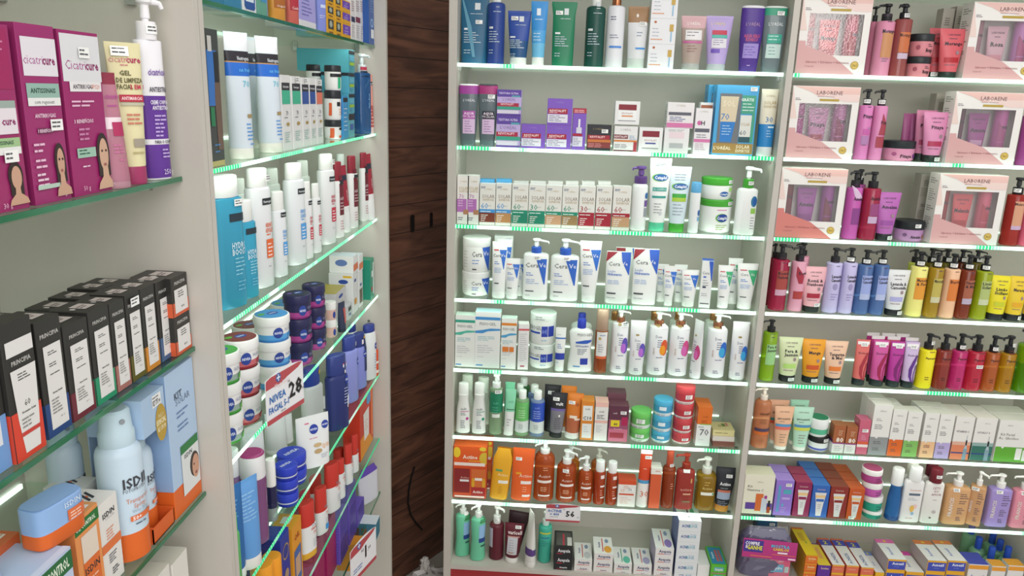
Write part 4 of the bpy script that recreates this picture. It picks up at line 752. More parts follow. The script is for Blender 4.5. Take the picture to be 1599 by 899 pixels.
# --- seventh shelf
r = 'C7'
kitart = [('r', -1, 1, .62, 1, 'e4541c'), ('e', -.8, .88, .22, .10, 'e8c428'), ('e', .85, .78, .3, .12, 'd8b430'), ('e', .75, .96, .2, .04, 'e0c030'), ('T', 'Actine', .0, .80, .07, 'f8dcc8', .44), ('r', -.1, .75, .715, .735, 'f0a020'), ('r', -.95, .9, .63, .69, 'f0dcd4'), ('r', -.95, -.0, .1, .57, '8a2424'), ('r', .1, .95, .1, .57, 'd8662c'), ('t', 'Actine', -.3, .40, .04, 'e8b0a0', .26), ('r', -.6, -.05, .32, .36, 'e8e0e0'), ('r', .3, .75, .35, .4, 'f0e4d8'), ('e', .2, .3, .1, .1, 'e0a020'), ('e', .85, .3, .1, .1, 'e0a020'), ('r', .1, .95, .04, .22, 'b02828'), ('T', 'Actine', .5, .13, .05, 'f0d8d0', .3), ('r', -.9, .9, .015, .045, 'f0dcd4')]
I(r, 'box', 707, 759, 697, 'orange citrus gift carton with two bottles pictured', 'd8481c', dep=.055, cat='gift box', name='kit_carton', art=kitart, topc='e05a20')
I(r, 'box', 715, 768, 688, 'orange citrus gift carton standing behind', 'd8481c', dep=.05, d=.08, cat='gift box', name='kit_carton', art=kitart, topc='e05a20')
I(r, 'pouch', 762, 794, 699, 'yellow refill pouch leaning to one side', 'e8a41c', wt=.7, tilt=5, art=[('r', -.6, .1, .55, .59, '5aa060'), ('t', 'Actine', .2, .49, .05, 'f8e4b0', .6), ('r', -.2, .8, .32, .38, 'ece4d8'), ('l', -.1, .3, .25, 4, .04, 'c08010')], dep=.04, w=.064)
I(r, 'pouch', 764, 800, 697, 'dull orange refill pouch behind yellow one', 'd07818', wt=.9, d=.075, tilt=5, dep=.03, w=.06)
I(r, 'pouch', 797, 829, 699, 'bright orange refill pouch with white bars', 'ec5c20', wt=1.02, tilt=2, dep=.04, w=.072, art=[('r', -.6, -.1, .50, .54, 'f0a020'), ('t', 'Actine', .3, .48, .06, 'f8dcc8', .6), ('r', -.1, .85, .32, .38, 'f0e4e0'), ('l', .1, .6, .26, 3, .04, 'f8b890'), ('r', .1, .8, .08, .12, 'f4e4e0')], st=(-.4, .80))
for x0, x1, yb, yt, ds, nzz, c in ((832, 864, 706, 689, 'large orange gel pump bottle, tallest', -60, '~c4501c'), (867, 898, 722, 702, 'medium orange gel pump bottle with sticker', 60, '~c44e1c'), (901, 924, 733, 712, 'small orange gel pump bottle', -70, '~c84e1a')):
    I(r, 'pump', x0, x1, yt, ds, c, cap='eceeee', yb=yb, shl=.7, neck=.46, nz=nzz, art=actine(y=.46), st=(-.1, .66) if x0 == 867 else None)
I(r, 'pump', 874, 903, 696, 'orange gel pump bottle behind medium one', '~d0741c', cap='dfe2e0', yb=714, shl=.5, neck=.4, nz=70, d=.08)
I(r, 'pump', 920, 944, 700, 'orange gel pump bottle at back with pale pump', '~c86a2c', cap='d8d8cc', yb=718, shl=.5, neck=.4, nz=60, d=.08)
for x0, x1, yb, yt, ds in ((925, 943, 734, 718, 'orange bottle with rounded white cap, nearer pumps'), (944, 962, 736, 720, 'orange bottle with rounded white cap, beside white carton')):
    I(r, 'bot', x0, x1, yt, ds, '~c4441a', cap='eceeee', yb=yb, shl=.2, neck=.78, art=[('r', .1, .7, .62, .7, 'f0e0dc'), ('r', .1, .8, .42, .46, 'f0e0dc'), ('l', .1, .6, .34, 3, .05, 'f0b8a0'), ('r', .2, .8, .16, .19, 'f0e0dc')])
I(r, 'box', 963, 991, 750, 'white carton with orange lid flap', 'e8e4e0', dep=.05, topc='d84a24', bands=[(.84, 1, 'd84a24')], art=[('l', -.4, .4, .78, 2, .06, 'd8a090'), ('l', -.7, .0, .64, 2, .06, 'e0a890'), ('r', -.85, .8, .44, .50, 'd85030'), ('l', -.7, .6, .34, 4, .07, 'e8c0b0')], st=(.4, .66))
I(r, 'tube', 992, 1010, 702, 'tall orange and white tube printed 30', 'd8401c', cap='e8e6e4', wt=1.0, ch=.05, tilt=1.5, bands=[(.05, .42, 'ece8e4'), (.42, .48, '4a98cc'), (.93, 1, 'ece8e4')], art=[('t', '30', .2, .24, .10, 'd86a48', .7), ('l', -.3, .3, .68, 1, .03, 'f0c0b0')], st=(.3, .88))
I(r, 'box', 1012, 1029, 731, 'tall narrow coral carton with white top', 'dc5830', dep=.045, topc='e8e4dc', bands=[(.85, 1, 'e8e4dc')], side=[('r', -.9, .9, .0, .84, 'c84c24')], art=[('l', -.2, .6, .93, 1, .04, 'c0705a')])
I(r, 'bot', 1030, 1050, 703, 'brown orange bottle with hooked cap', '~a8401c', cap='b04028', yb=727, shl=.4, neck=.55, art=[('l', .2, .7, .45, 3, .04, 'e0a080')], st=(.4, .76), ch=None)
I(r, 'pump', 1051, 1080, 708, 'dark red oval pump bottle', '9c2c24', cap='a0301f', body='oval', yb=731, shl=.4, neck=.45, nz=-90, art=[('r', .5, .65, .50, .58, 'd8a060'), ('T', 'actine', .1, .38, .05, 'd88878', .7), ('r', -.2, .6, .28, .31, 'd8a080'), ('r', -.2, .6, .14, .17, '8a7a58')], st=(.0, .72))
I(r, 'pump', 1083, 1113, 714, 'olive yellow gel pump bottle', '~a87c18', cap='e6e8e0', yb=737, shl=.3, neck=.5, nz=-80, e=3, art=[('t', 'Actine', .0, .46, .05, 'e8d080', .5), ('r', -.6, .7, .32, .38, 'ecece0'), ('l', -.3, .3, .58, 2, .05, 'e0c060'), ('e', .6, .35, .1, .02, '3a9a50')])
I(r, 'tube', 1116, 1138, 729, 'black and silver tube with amber cap', '23252c', cap='c8842c', wt=1.5, ch=.14, tilt=2, art=[('T', 'Actine', 0, .64, .07, 'e8eaee', .5), ('l', -.4, .4, .54, 1, .03, '9098a0'), ('r', -.6, .55, .45, .50, 'c86a50'), ('r', -.6, .55, .29, .45, '98a8c0'), ('l', -.5, .4, .24, 3, .04, '80889a')], st=(.4, .82))
# --- bottom board of the middle cabinet
r = 'C8'
for x0, x1, yb, yt, ds, dd in ((704, 730, 800, 784, 'mint green wavy lotion pump bottle, against the side panel', .04), (731.5, 760, 806, 787, 'mint green wavy lotion pump bottle, nearer the front', .02)):
    I(r, 'pump', x0, x1, yt, ds, '66c49c', cap='e4e8e6', yb=yb, body='wavy', neck=.45, w=.052, dep=.04, yaw=18, nz=-70, d=dd, art=[('p', [(.70, .0, .9), (.78, .2, .95), (.80, .5, .95)], '3c8a58'), ('r', -.05, .9, .42, .66, '8ab8e4'), ('r', -.05, .9, .34, .42, '22408c'), ('r', .2, .8, .26, .29, '2a5a50')], st=(.4, .82))
I(r, 'pump', 763, 786, 789, 'maroon lotion pump bottle with white pump', '5a1826', cap='dcdedc', yb=815, neck=.5, nz=60, d=.03, art=[('r', -.95, -.45, .25, .62, 'b8b4c0'), ('r', -.9, -.4, .64, .70, '7a4038')], st=(.0, .76, 'c'))
I(r, 'tube', 788, 809, 816, 'maroon tube with white cap and grey label', '5e1a28', cap='e6e4e0', wt=1.45, ch=.13, d=.02, tilt=3, art=[('T', 'varicell', .1, .78, .09, 'ecdcdc', .7), ('r', -.55, .45, .22, .66, 'c4c4cc'), ('r', -.6, .6, .66, .69, 'c89088'), ('l', -.4, .3, .58, 6, .06, '9a98a4'), ('r', -.4, .1, .26, .28, 'a87848')], st=(.55, .92))
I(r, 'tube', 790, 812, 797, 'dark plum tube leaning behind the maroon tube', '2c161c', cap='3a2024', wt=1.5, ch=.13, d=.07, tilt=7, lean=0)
I(r, 'tube', 819, 836, 798, 'white pointed tube turned edge-on with violet band', 'e2e0dc', cap='dedcd8', wt=1.15, ch=.10, yaw=-70, d=.0, w=.045, tilt=0, art=[('r', -.9, .9, .24, .36, '5a3c84')], bands=[(.22, .34, '5a3c84')])
I(r, 'pump', 839, 860, 798, 'turquoise pump bottle with clear pump', '38a890', cap='c8d8d4', pumpc='d4dcd8', yb=818, neck=.5, nz=0, d=.03, art=[('r', -.8, .8, .60, .63, 'c8c83c'), ('T', 'repelente', 0, .53, .035, '2a5ab0', .6), ('l', -.5, .5, .45, 3, .04, '2a7a80')])
def pil(c2='d04038', nm='Asepxia', tc='30386a'): return [('T', nm, .05, .62, .34, tc, .66), ('r', -.7, .0, .24, .32, 'd04038'), ('r', .0, .7, .25, .31, c2)]
def piltop(c, cc): return [('v', 'Asepxia', -.45, .5, .22, '40508a', .7), ('r', -.12, -.02, .1, .9, c), ('e', .4, .75, .2, .12, '8090b0'), ('e', .45, .25, .4, .2, cc)]
I(r, 'box', 864, 893, [883, 868.5, 855], 'black flat carton with red mark', '222226', dep=.10, d=.0, art=pil('444', 'Asepxia', 'e8e8ec') if 0 else [('T', 'Asepxia', .05, .62, .34, 'e8e8ec', .66), ('r', -.7, -.1, .24, .32, 'c02838')], top=[('r', -.8, .8, .1, .9, '504c4a'), ('r', -.1, .1, .1, .8, 'b83040'), ('r', .4, .9, .1, .6, 'c8c4c0')])
I(r, 'box', 896, 924, [885, 873], 'white flat carton with red line', 'e4e2e0', dep=.10, d=.0, art=pil(), top=piltop('d05048', 'c0c0c4'))
I(r, 'box', 926, 956, [888, 876, 863], 'white flat carton with orange drop', 'e4e2e0', dep=.10, d=.0, art=pil('d87050'), top=piltop('d04038', 'e09a30'))
I(r, 'box', 958, 986, [891.5, 880], 'white flat carton with green line', 'e4e2e0', dep=.10, d=.0, art=pil('3aa078'), top=piltop('3aa078', '58b8a0'))
I(r, 'box', 988.5, 1017, [894, 881.5], 'white flat carton with lilac corner', 'e4e2e0', dep=.10, d=.0, art=pil('9a80c0'), top=piltop('c05048', 'a098c0'))
I(r, 'box', 1020, 1049, [893.5, 881, 869, 857], 'white flat carton with violet corner', 'e4e2e0', dep=.12, d=.0, side=[('r', -1, 1, 0, 1, 'b4a8c8')], art=pil('8a68b8'), top=piltop('d05048', '8a70b8'))
I(r, 'box', 1052, 1087, [894.5, 878.5, 862, 845.5, 829, 812.5], 'white flat carton with blue lettering', 'e0e4e8', dep=.12, d=.0, side=[('r', -1, 1, 0, 1, '50609a')], art=[('T', 'ACNE', -.35, .52, .26, '2850a0', .36), ('T', 'BLOCK', .3, .52, .24, '58a8c0', .36), ('l', .1, .7, .72, 1, .1, 'a0b8d0')], top=[('l', -.6, .6, .7, 3, .18, '50709a'), ('r', -.1, .05, .2, .8, '2a3030'), ('e', .4, .5, .18, .25, '4a9a70')])
I(r, 'box', 1088, 1107, 882, 'plain white upright carton between stacks', 'e6e6e4', dep=.09, d=.01)
I(r, 'box', 1109, 1134, [895.5, 882], 'green and blue flat carton', '5abc30', dep=.11, d=.0, art=[('r', -.6, .6, .3, .75, '58b0b8'), ('T', 'Asepxia', 0, .5, .3, 'e8f0d0', .5), ('r', -1, 1, .0, .08, 'c84890')], top=[('r', -.85, .85, .06, .94, '2a88b4'), ('v', 'Asepxia', -.5, .5, .3, 'd8eef4', .7), ('r', -.1, .2, .2, .8, 'c05a58'), ('r', .35, .6, .2, .8, 'c05a58')])

# ================================================================== RIGHT CABINET
def giftset(row, x0, x1, yt, ds, c1, c2, liq, lot, name, tubec, bott='d8a4a4', d=.012, w=None):
    """cardboard window box: real opening, with three products standing inside it"""
    R = ROWS[row]; z = R[1]+.0006; T = Vector((1, 0, 0)); P0 = Vector((0, YC+d, z))
    ua = solve_u(x0, P0, T); ub = solve_u(x1, P0, T) if w is None else ua+w
    W = ub-ua; u = (ua+ub)/2; h = solve_h(yt, P0+T*u); D = .062; hw = W/2; t = .0012
    root = bpy.data.objects.new('gift_box', None); COL.objects.link(root); root.location = (u, YC+d+D/2, z)
    mb = MB(); wx0, wx1, wz0, wz1 = -.76*hw, .80*hw, .245*h, .765*h; cr = .006
    y = -D/2
    for a, b in (((-hw, y, 0), (hw, y+t, wz0)), ((-hw, y, wz1), (hw, y+t, h)), ((-hw, y, wz0), (wx0, y+t, wz1)), ((wx1, y, wz0), (hw, y+t, wz1)),
                 ((-hw, y+t, 0), (-hw+t, -y, h)), ((hw-t, y+t, 0), (hw, -y, h)), ((-hw+t, -y-t, 0), (hw-t, -y, h)), ((-hw+t, y+t, 0), (hw-t, -y-t, t)), ((-hw+t, y+t, h-t), (hw-t, -y-t, h))):
        mb.box(a, b, 'ece8e4')
    S = lambda uu, zz, ep: (uu, y-ep, zz)
    paint(mb, [('p', [(0.0, -.995, .75), (.12, -.995, .40), (.235, -.995, .05), (.36, -.995, -.78)], bott), ('p', [(.36, -.995, -.78), (.42, -.995, -.80)], bott),
               ('p', [(.86, -.2, .995), (.93, -.5, .995), (.995, -.98, .995)], 'e8bcb4'),
               ('p', [(.80, .55, .995), (.86, .1, .995), (.90, -.3, .995)], 'ecd0ca'), ('p', [(.55, -.995, -.80), (.8, -.995, -.92), (.97, -.995, -.985)], 'ead0c8'),
               ('t', 'LABORENE', .10, .915, .052, '5a4048', .5), ('l', -.25, .38, .862, 1, .02, 'c0a0a0'), ('r', -.18, .40, .80, .83, 'b89a38'),
               ('t', 'Sabonete + Esfoliante + Hidratante', -.10, .155, .028, '9a5058', .78), ('t', 'Corporal', -.62, .10, .022, 'a87078', .25),
               ('e', .70, .125, .115, .052, 'b8922e'), ('e', .70, .125, .095, .043, 'd8b858'), ('T', '3x1', .70, .125, .03, '8a6a20', .08), ('l', -.9, -.7, .83, 2, .02, '8a8088')], S, hw, h, False)
    paint(mb, [('l', -.7, .7, .92, 3, .03, '8a8684'), ('l', -.7, .7, .76, 6, .03, '9a9694'), ('l', -.7, .7, .52, 3, .03, '6a6664'), ('l', -.7, .7, .36, 6, .03, '9a9694')], lambda uu, zz, ep: (-hw-ep, -uu, zz), D/2, h, False)
    mb.build('box_body', root)
    fm = MB(); fm.add([(wx0, y+t+.0006, wz0), (wx1, y+t+.0006, wz0), (wx1, y+t+.0006, wz1), (wx0, y+t+.0006, wz1)], [(0, 1, 2, 3)], FILM); fm.build('window_film', root)
    reg(root, 'kit', 'gift set', ds, row, u)
    def ins(kind, fx, ww, hh, desc, col, art, **k):
        if kind == 'tube': o = make('tube', ('in', ds, desc), ww, ww*.6, hh, None, col, k.get('cap', 'eeeeee'), art, (), (), None, (), None, 0, None, '', 1.45, (), .13, None, .35, .5, None, None, 1.0)
        else: o = make('bot', ('in', ds, desc), ww, ww, hh, hh*.84, col, k.get('cap', '1c1c20'), art, (), (), None, k.get('bands', ()), None, 0, None, '', 1.3, (), None, None, .15, .55, None, None, 1.0)
        o.location = (u+fx*hw, YC+d+D/2+.004, z+t+.0006)
        reg(o, kind, 'tube' if kind == 'tube' else 'bottle', desc+' inside '+' '.join(ds.split()[:5]), row, u, full=None)
    ins('bot', -.66, .036, h*.93, c1[0], '~'+liq, fruit(name, '2a2024')[:1]+[('r', -.6, .6, .26, .34, 'b8a8d0')]+fruit(name)[2:3], bands=[(.0, .36, c1[1])])
    ins('tube', -.04, .040, h*.70, c2[0], tubec, [('t', 'LABORENE', 0, .88, .04, '5a4458', .6), ('l', -.3, .3, .80, 1, .03, '5a4458'), ('T', name, 0, .66, .08, '2a2430', .7), ('r', -.6, .5, .36, .46, c2[1])], cap='2a2a2e')
    ins('bot', .60, .038, h*.93, lot[0], lot[1], fruit(name)[:1]+[('T', name, .2, .56, .06, '2a2430', .7), ('p', [(.34, -.6, .6), (.48, -.6, .3), (.62, -.6, -.5)], lot[2]), ('r', -.6, .6, .22, .32, lot[2])])
giftset('D1', 1241, 1348, -8, 'gift box with red products beside the divider', ('red bottle', 'c02838'), ('coral tube', 'c02030'), 'c83040', ('pink bottle', 'd86078', 'b01c34'), 'Morango', 'e06068')
giftset('D1', 1502, 1610, 4, 'gift box with pale rose tube at frame edge', ('rose bottle', 'b87080'), ('pale rose tube', 'd88a98'), 'b87888', ('lilac-pink bottle', 'c070b8', 'a83070'), 'Rosa', 'dca8b8', w=.198)
giftset('D2', 1226, 1329, 135, 'gift box with magenta products beside the divider', ('magenta bottle', 'b01c88'), ('mauve tube', 'a83a50'), 'b82890', ('mauve bottle', 'b868a0', '8a2858'), 'Pitaya', 'c078a8')
giftset('D2', 1475, 1580, 144, 'gift box with plum products at frame edge', ('plum bottle', '7080a8'), ('plum tube', 'c890b8'), '6a2848', ('orchid bottle', 'b84a98', 'a03878'), 'Amora', '9a3a88', w=.194)
giftset('D3', 1209, 1310, 263, 'gift box with violet products beside the divider', ('wine bottle', '8a2838'), ('violet tube', '8a3088'), '8a2838', ('violet bottle', '9a4098', '7a2a48'), 'Ameixa', 'a04aa0', bott='d87c74')
giftset('D3', 1451, 1556, 273, 'gift box with scarlet products at frame edge', ('scarlet bottle', 'b02830'), ('coral red tube', 'b82430'), 'b02830', ('rose pink bottle', 'd85a78', 'b83048'), 'Melancia', 'dc5058', w=.195)
def pb(row, x0, x1, yb, yt, ds, col, art=(), nz=-60, d=.018, st=None, bands=(), **k):
    I(row, 'pump', x0, x1, yt, ds, col, cap='1c1c20', yb=yb, shl=.16, neck=.56, nz=nz, d=d, art=art, st=st, bands=bands, **k)
# D1
pb('D1', 1347, 1360, 34, 10, 'pink pump bottle half hidden at back', 'd87a9c', d=.074)
pb('D1', 1358, 1385, 33, 6, 'pink lotion pump bottle with orange fruit panel', 'dc88a8', fruit('Morango', box=('cc8a5a', 1)), nz=-80)
pb('D1', 1386, 1408, 29, 6, 'rusty pink pump bottle standing at back', '~c07060', d=.074)
pb('D1', 1385, 1411, 30, 8, 'clear rusty pump bottle with orange label', '~b85a58', [('t', 'LABORENE', .05, .82, .028, '5a3038', .5), ('r', -.5, .7, .34, .62, 'cc6a3a'), ('T', 'Morango', .1, .58, .045, '3a1c1c', .6), ('r', -.5, .7, .25, .33, 'c8b0c8')], st=(.3, .9, 'c'))
I('D1', 'jar', 1412, 1448, [89, 53.5], 'pink body cream jar with black lid', 'd8808a', cap='1e2226', d=.02, ch=.34, art=[('T', 'Morango', .35, .42, .26, '2a2024', .3), ('e', -.55, .6, .14, .16, 'a04858'), ('l', .2, .6, .8, 2, .12, '5a3840')])
I('D1', 'tube', 1464, 1490, 45, 'coral red tube with black cap, in front', 'dc5a64', cap='182a24', wt=1.6, ch=.13, art=fruittube('Morango', 'b81c28'))
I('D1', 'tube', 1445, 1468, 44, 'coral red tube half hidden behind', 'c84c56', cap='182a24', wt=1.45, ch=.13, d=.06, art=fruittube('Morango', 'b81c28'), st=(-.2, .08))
for x0, x1, yt in ((1456, 1474, 13), (1476, 1494, 10), (1496, 1514, 6)):
    I('D1', 'box', x0, x1, yt, 'grey-beige narrow printed carton at back', 'b4a9a0', d=.13, dep=.04, art=[('l', -.5, .5, .86, 4, .03, '6a625c'), ('l', -.8, .8, .68, 4, .03, '8a827c'), ('l', -.8, .8, .5, 6, .03, '8a827c')])
# D2
pb('D2', 1331, 1352, 164, 139, 'pink pump bottle with blue-grey print', 'd878b8', fruit('Pitaya')+[('r', -.4, .6, .36, .44, 'c85aa8'), ('r', -.5, .6, .22, .34, 'b07ab0')], st=(-.3, .9, 'c'))
pb('D2', 1353, 1374, 165, 140, 'pink pump bottle with red-brown fruit panel', 'd880b4', [('t', 'LABORENE', .1, .8, .028, '5a3858', .5), ('p', [(.36, -.2, .9), (.50, .0, .9), (.66, .1, .15)], 'a83a4c'), ('T', 'Pitaya', .45, .54, .045, '2a2430', .5), ('r', -.4, .8, .18, .34, 'a83a4c')], nz=-90, st=(-.2, .9, 'c'))
I('D2', 'jar', 1375, 1424, 219, 'pink body cream jar with wide black lid', 'd888ac', cap='1e2428', d=.02, ch=.38, art=[('T', 'Pitaya', .15, .4, .26, '2a2024', .36), ('e', -.55, .55, .12, .16, 'a85080'), ('e', .7, .4, .1, .2, '7a3a88')])
for x0, x1, yt in ((1402, 1413, 177), (1414, 1424, 177)):
    I('D2', 'tube', x0, x1, yt, 'slim dark mauve tube behind the jar', '9c4a7c', cap='22262a', wt=1.2, ch=.13, d=.088)
I('D2', 'tube', 1425, 1446, 172, 'pink tube with black cap, set back', 'd07aa0', cap='182420', wt=1.5, ch=.15, d=.055, art=fruittube('Pitaya', 'a82858'))
I('D2', 'tube', 1439, 1464, 175, 'pink tube with crimson bar, in front', 'dc88b4', cap='182420', wt=1.65, ch=.14, art=fruittube('Pitaya', 'b02850'), st=(.5, .06))
for x0, x1, yt in ((1446, 1466, 146), (1475, 1494, 144)):
    I('D2', 'box', x0, x1, yt, 'grey-beige narrow printed carton at back', 'b0a69e', d=.13, dep=.04, art=[('l', -.5, .5, .86, 4, .03, '6a625c'), ('l', -.8, .8, .68, 8, .03, '8a827c')])
pb('D2', 1584, 1604, 180, 150, 'magenta pump bottle cut by the frame edge', 'a0408c')
# D3
pb('D3', 1312, 1336, 292, 266, 'violet-pink pump bottle with dark panel', 'c050a8', [('t', 'LABORENE', .2, .8, .028, '5a2858', .5), ('p', [(.60, -.1, .9), (.68, -.4, .4), (.78, -.6, -.4)], 'd8b8d8'), ('T', 'Ameixa', .3, .60, .05, '2a1c30', .6), ('r', -.3, .8, .22, .46, '8a3a88')], st=(.8, .9))
pb('D3', 1322, 1340, 287, 264, 'black-pumped violet bottle standing at back', 'a84090', d=.075)
pb('D3', 1338, 1364, 293, 268, 'clear crimson pump bottle with violet label', '~c02850', [('T', 'Ameixa', .2, .62, .05, '3a1428', .6), ('r', -.3, .8, .36, .54, '98407a'), ('r', -.4, .7, .25, .35, 'c8a8cc')], nz=-90)
I('D3', 'tube', 1366, 1390, 300, 'violet tube with black cap and sticker', 'b860b4', cap='1c2024', wt=1.55, ch=.14, art=fruittube('Ameixa', '9a48a0'), st=(.6, .06))
I('D3', 'jar', 1393, 1438, 343, 'lilac body cream jar with black lid', 'b884b8', cap='1e2226', d=.02, ch=.42, art=[('T', 'Ameixa', .15, .4, .26, '2a2024', .36), ('e', -.55, .55, .12, .16, '7a5080'), ('e', .7, .4, .1, .2, '9a5a40')], st=(.2, .9, 'c'))
for x0, x1, yt in ((1424, 1445, 272), (1448, 1468, 272)):
    I('D3', 'box', x0, x1, yt, 'grey-beige narrow printed carton at back', 'b0a8a0', d=.12, dep=.045, art=[('l', -.5, .5, .9, 4, .025, '6a625c'), ('l', -.8, .8, .78, 6, .025, '8a827c'), ('l', -.5, .5, .52, 2, .025, '5a5450'), ('l', -.8, .8, .42, 5, .025, '8a827c'), ('r', .9, 1, 0, 1, 'c09090')])
pb('D3', 1560, 1586, 303, 277, 'clear red pump bottle with peach label', '~b8281f', [('r', -.5, .7, .3, .66, 'd89a78'), ('T', 'Melancia', .1, .62, .04, '3a1c1c', .6), ('r', -.5, .7, .24, .3, 'c8a8c8')], st=(-.6, .9, 'c'), nz=80)
pb('D3', 1587, 1612, 304, 279, 'pink bottle at the frame edge with red bar', 'e0607c', [('r', -.3, .8, .3, .44, 'd02838')])
# D4
A2 = lambda n, bx=None, lb=None: [('t', 'LABORENE', .1, .80, .028, '5a3c50', .5), ('l', -.1, .5, .74, 1, .03, '5a3c50')]+([('r', -.55, .75, .28, .62, bx)] if bx else [])+([('r', -.55, .75, .24, .33, lb)] if lb else [])+[('T', q, .15, .58-.06*i, .045, '2a2028', .6) for i, q in enumerate(n.split('|'))]
pb('D4', 1194, 1207, 402, 380, 'crimson pump bottle half behind the divider', '~b01c48', d=.075)
pb('D4', 1198, 1224, 404, 381, 'clear crimson pump bottle with brown label', '~c0204c', A2('Romã|Framboesa', 'a8403a', 'd0a0b8'), nz=80, st=(.9, .72))
pb('D4', 1233, 1254, 398, 379, 'pink pump bottle standing behind its twin', 'd890a8', d=.075, nz=-80)
pb('D4', 1228, 1250, 407, 384, 'pink pump bottle with red ribbon panel', 'dc98b0', [('t', 'LABORENE', .2, .8, .028, '5a2858', .5), ('p', [(.44, -.1, .5), (.56, -.5, .6), (.70, -.5, -.4)], 'a8283c'), ('T', 'Romã', .4, .60, .045, '2a1c30', .6), ('r', -.6, .7, .2, .32, 'b03838')], nz=-75)
I('D4', 'tube', 1252, 1277, 416, 'pink tube with crimson bar and black cap', 'ecb0b8', cap='14201c', wt=1.55, ch=.13, art=fruittube('Romã &|Framboesa', 'a81c34'), st=(.5, .17))
for x0, x1, nz in ((1281, 1305, 75), (1306, 1328, -80)):
    pb('D4', x0, x1, 409, 387, 'pale lilac lotion pump bottle', 'bcb4e0', A2('Lavanda|Camomila')+[('e', .1, .42, .3, .05, '9a90c0'), ('l', -.3, .5, .3, 3, .04, '8a80b8')], nz=nz, st=(-.3, .9, 'c') if nz < 0 else None)
for x0, x1, nz in ((1329, 1353, 70), (1354, 1377, -80)):
    pb('D4', x0, x1, 412, 390, 'clear blue gel pump bottle', '~5a80c4', A2('Lavanda|Camomila', '98a8e4', 'b0bce4'), nz=nz, st=(-.2, .9, 'c'))
I('D4', 'tube', 1380, 1405, 421, 'white tube with lilac bar and black cap', 'dfe0e2', cap='14181c', wt=1.5, ch=.14, art=fruittube('Lavanda &|Camomila', 'a8a8dc'), st=(.6, .07))
pb('D4', 1407, 1424, 409, 389, 'lime yellow pump bottle standing behind', 'c8d04c', d=.072, nz=-85)
for x0, x1, ds, col, art_, nz in ((1411, 1436, 'pale yellow lotion pump bottle', 'ece47c', A2('Maracujá|& Flor', 'e8982c'), 10), (1439, 1461, 'clear amber-yellow pump bottle', '~c8a020', A2('Maracujá', 'c0b050', 'ccc8a0'), -70), (1463, 1486, 'peach lotion pump bottle', 'ecb890', A2('Buriti', 'e07a30'), 0), (1487, 1510, 'clear brown pump bottle', '~98381c', A2('Pimenta|& Mel', 'a85a40', 'b8a8c0'), 60), (1512, 1536, 'clear lime pump bottle', '~b4c414', A2('Limão|Siciliano', 'b0c070', 'c8d0a8'), -80)):
    pb('D4', x0, x1, 415+(x0-1411)*.07, 393+(x0-1411)*.06, ds, col, art_, nz=nz, st=(-.2, .9, 'c'))
for x0, x1, ds, nz in ((1430, 1452, 'olive pump bottle in rear row, first', 80), (1453, 1475, 'olive pump bottle in rear row, second', -70), (1477, 1498, 'brown pump bottle in rear row', 80), (1500, 1521, 'olive pump bottle in rear row, last', 60)):
    pb('D4', x0, x1, 409, 388+(x0-1430)*.04, ds, '~8a7c28' if 'olive' in ds else '~7a3418', d=.072, nz=nz, st=(.2, .9, 'c'))
for x0, x1, yt, ds in ((1537, 1563, 430, 'yellow tube with black cap, beside lime bottle'), (1566, 1590, 431, 'yellow tube with black cap, middle of three'), (1594, 1618, 433, 'yellow tube with black cap, cut by frame')):
    I('D4', 'tube', x0, x1, yt, ds, 'ecdc1c' if x0 < 1560 else 'ecc824', cap='14161a', wt=1.22, ch=.15, tilt=2, art=fruittube('Limão|Siciliano' if x0 < 1560 else 'Maracujá', 'c8cc20' if x0 < 1560 else 'e8a818'), st=(.7, .08) if x0 > 1560 and x0 < 1590 else None)
# D5
pb('D5', 1184, 1206, 517, 499, 'clear lime gel pump bottle beside divider', '~9ccc1c', A2('Pera &|Jasmim', '98d088', None), nz=-85)
for x0, x1, yt, ds, c, nm, bar in ((1215, 1240, 526, 'pale green tube with black cap', 'd4e0b0', 'Pera &|Jasmim', 'b0dc70'), (1251, 1276, 529, 'orange tube with red bar and black cap', 'ec9c1c', 'Manga', 'd05018'), (1286, 1310, 532, 'peach tube with orange bar and black cap', 'ecc0a0', 'Tangerina|& Mel', 'e87828')):
    I('D5', 'tube', x0, x1, yt, ds, c, cap='14181a', wt=1.5, ch=.15, art=fruittube(nm, bar), st=(.3, .07))
def swirl(c, n='Essência'): return [('t', n, .1, .72, .045, '3a2030', .66), ('p', [(.14, .1, .35), (.26, -.25, .15), (.42, -.3, .2), (.58, .1, .6), (.72, .6, .85)], c), ('p', [(.12, .4, .6), (.3, .35, .5), (.5, .6, .8)], c), ('r', -.8, .8, .90, .965, 'e8e4e6')]
for x0, x1, yt, ds, c, sc_ in ((1329, 1348, 530, 'coral slim tube with swirl', 'e06a64', 'a82838'), (1356, 1377, 531, 'pink slim tube with swirl', 'd0509c', 'a01848'), (1382, 1402, 533, 'magenta slim tube with swirl', 'b83098', '7a1868'), (1405, 1424, 534, 'lilac slim tube with violet swirl', 'cbb4dc', '5a2a88')):
    I('D5', 'tube', x0, x1, yt, ds, c, cap='142022', wt=1.12, ch=.15, art=swirl(sc_), st=(.1, .9))
for k, (x0, x1, yt, c) in enumerate(((1345, 1362, 519, 'b02878'), (1352, 1370, 524, 'c83088'), (1368, 1386, 520, 'c02878'), (1376, 1394, 525, 'c84868'), (1390, 1408, 521, 'a82880'), (1404, 1422, 527, 'b898cc'))):
    I('D5', 'tube', x0, x1, yt, 'slim swirl tube, %s' % ('rear row' if k % 2 == 0 else 'middle row'), c, cap='142022', wt=1.12, ch=.15, d=.095 if k % 2 == 0 else .052, bands=[(.93, 1, 'dcd4d8')])
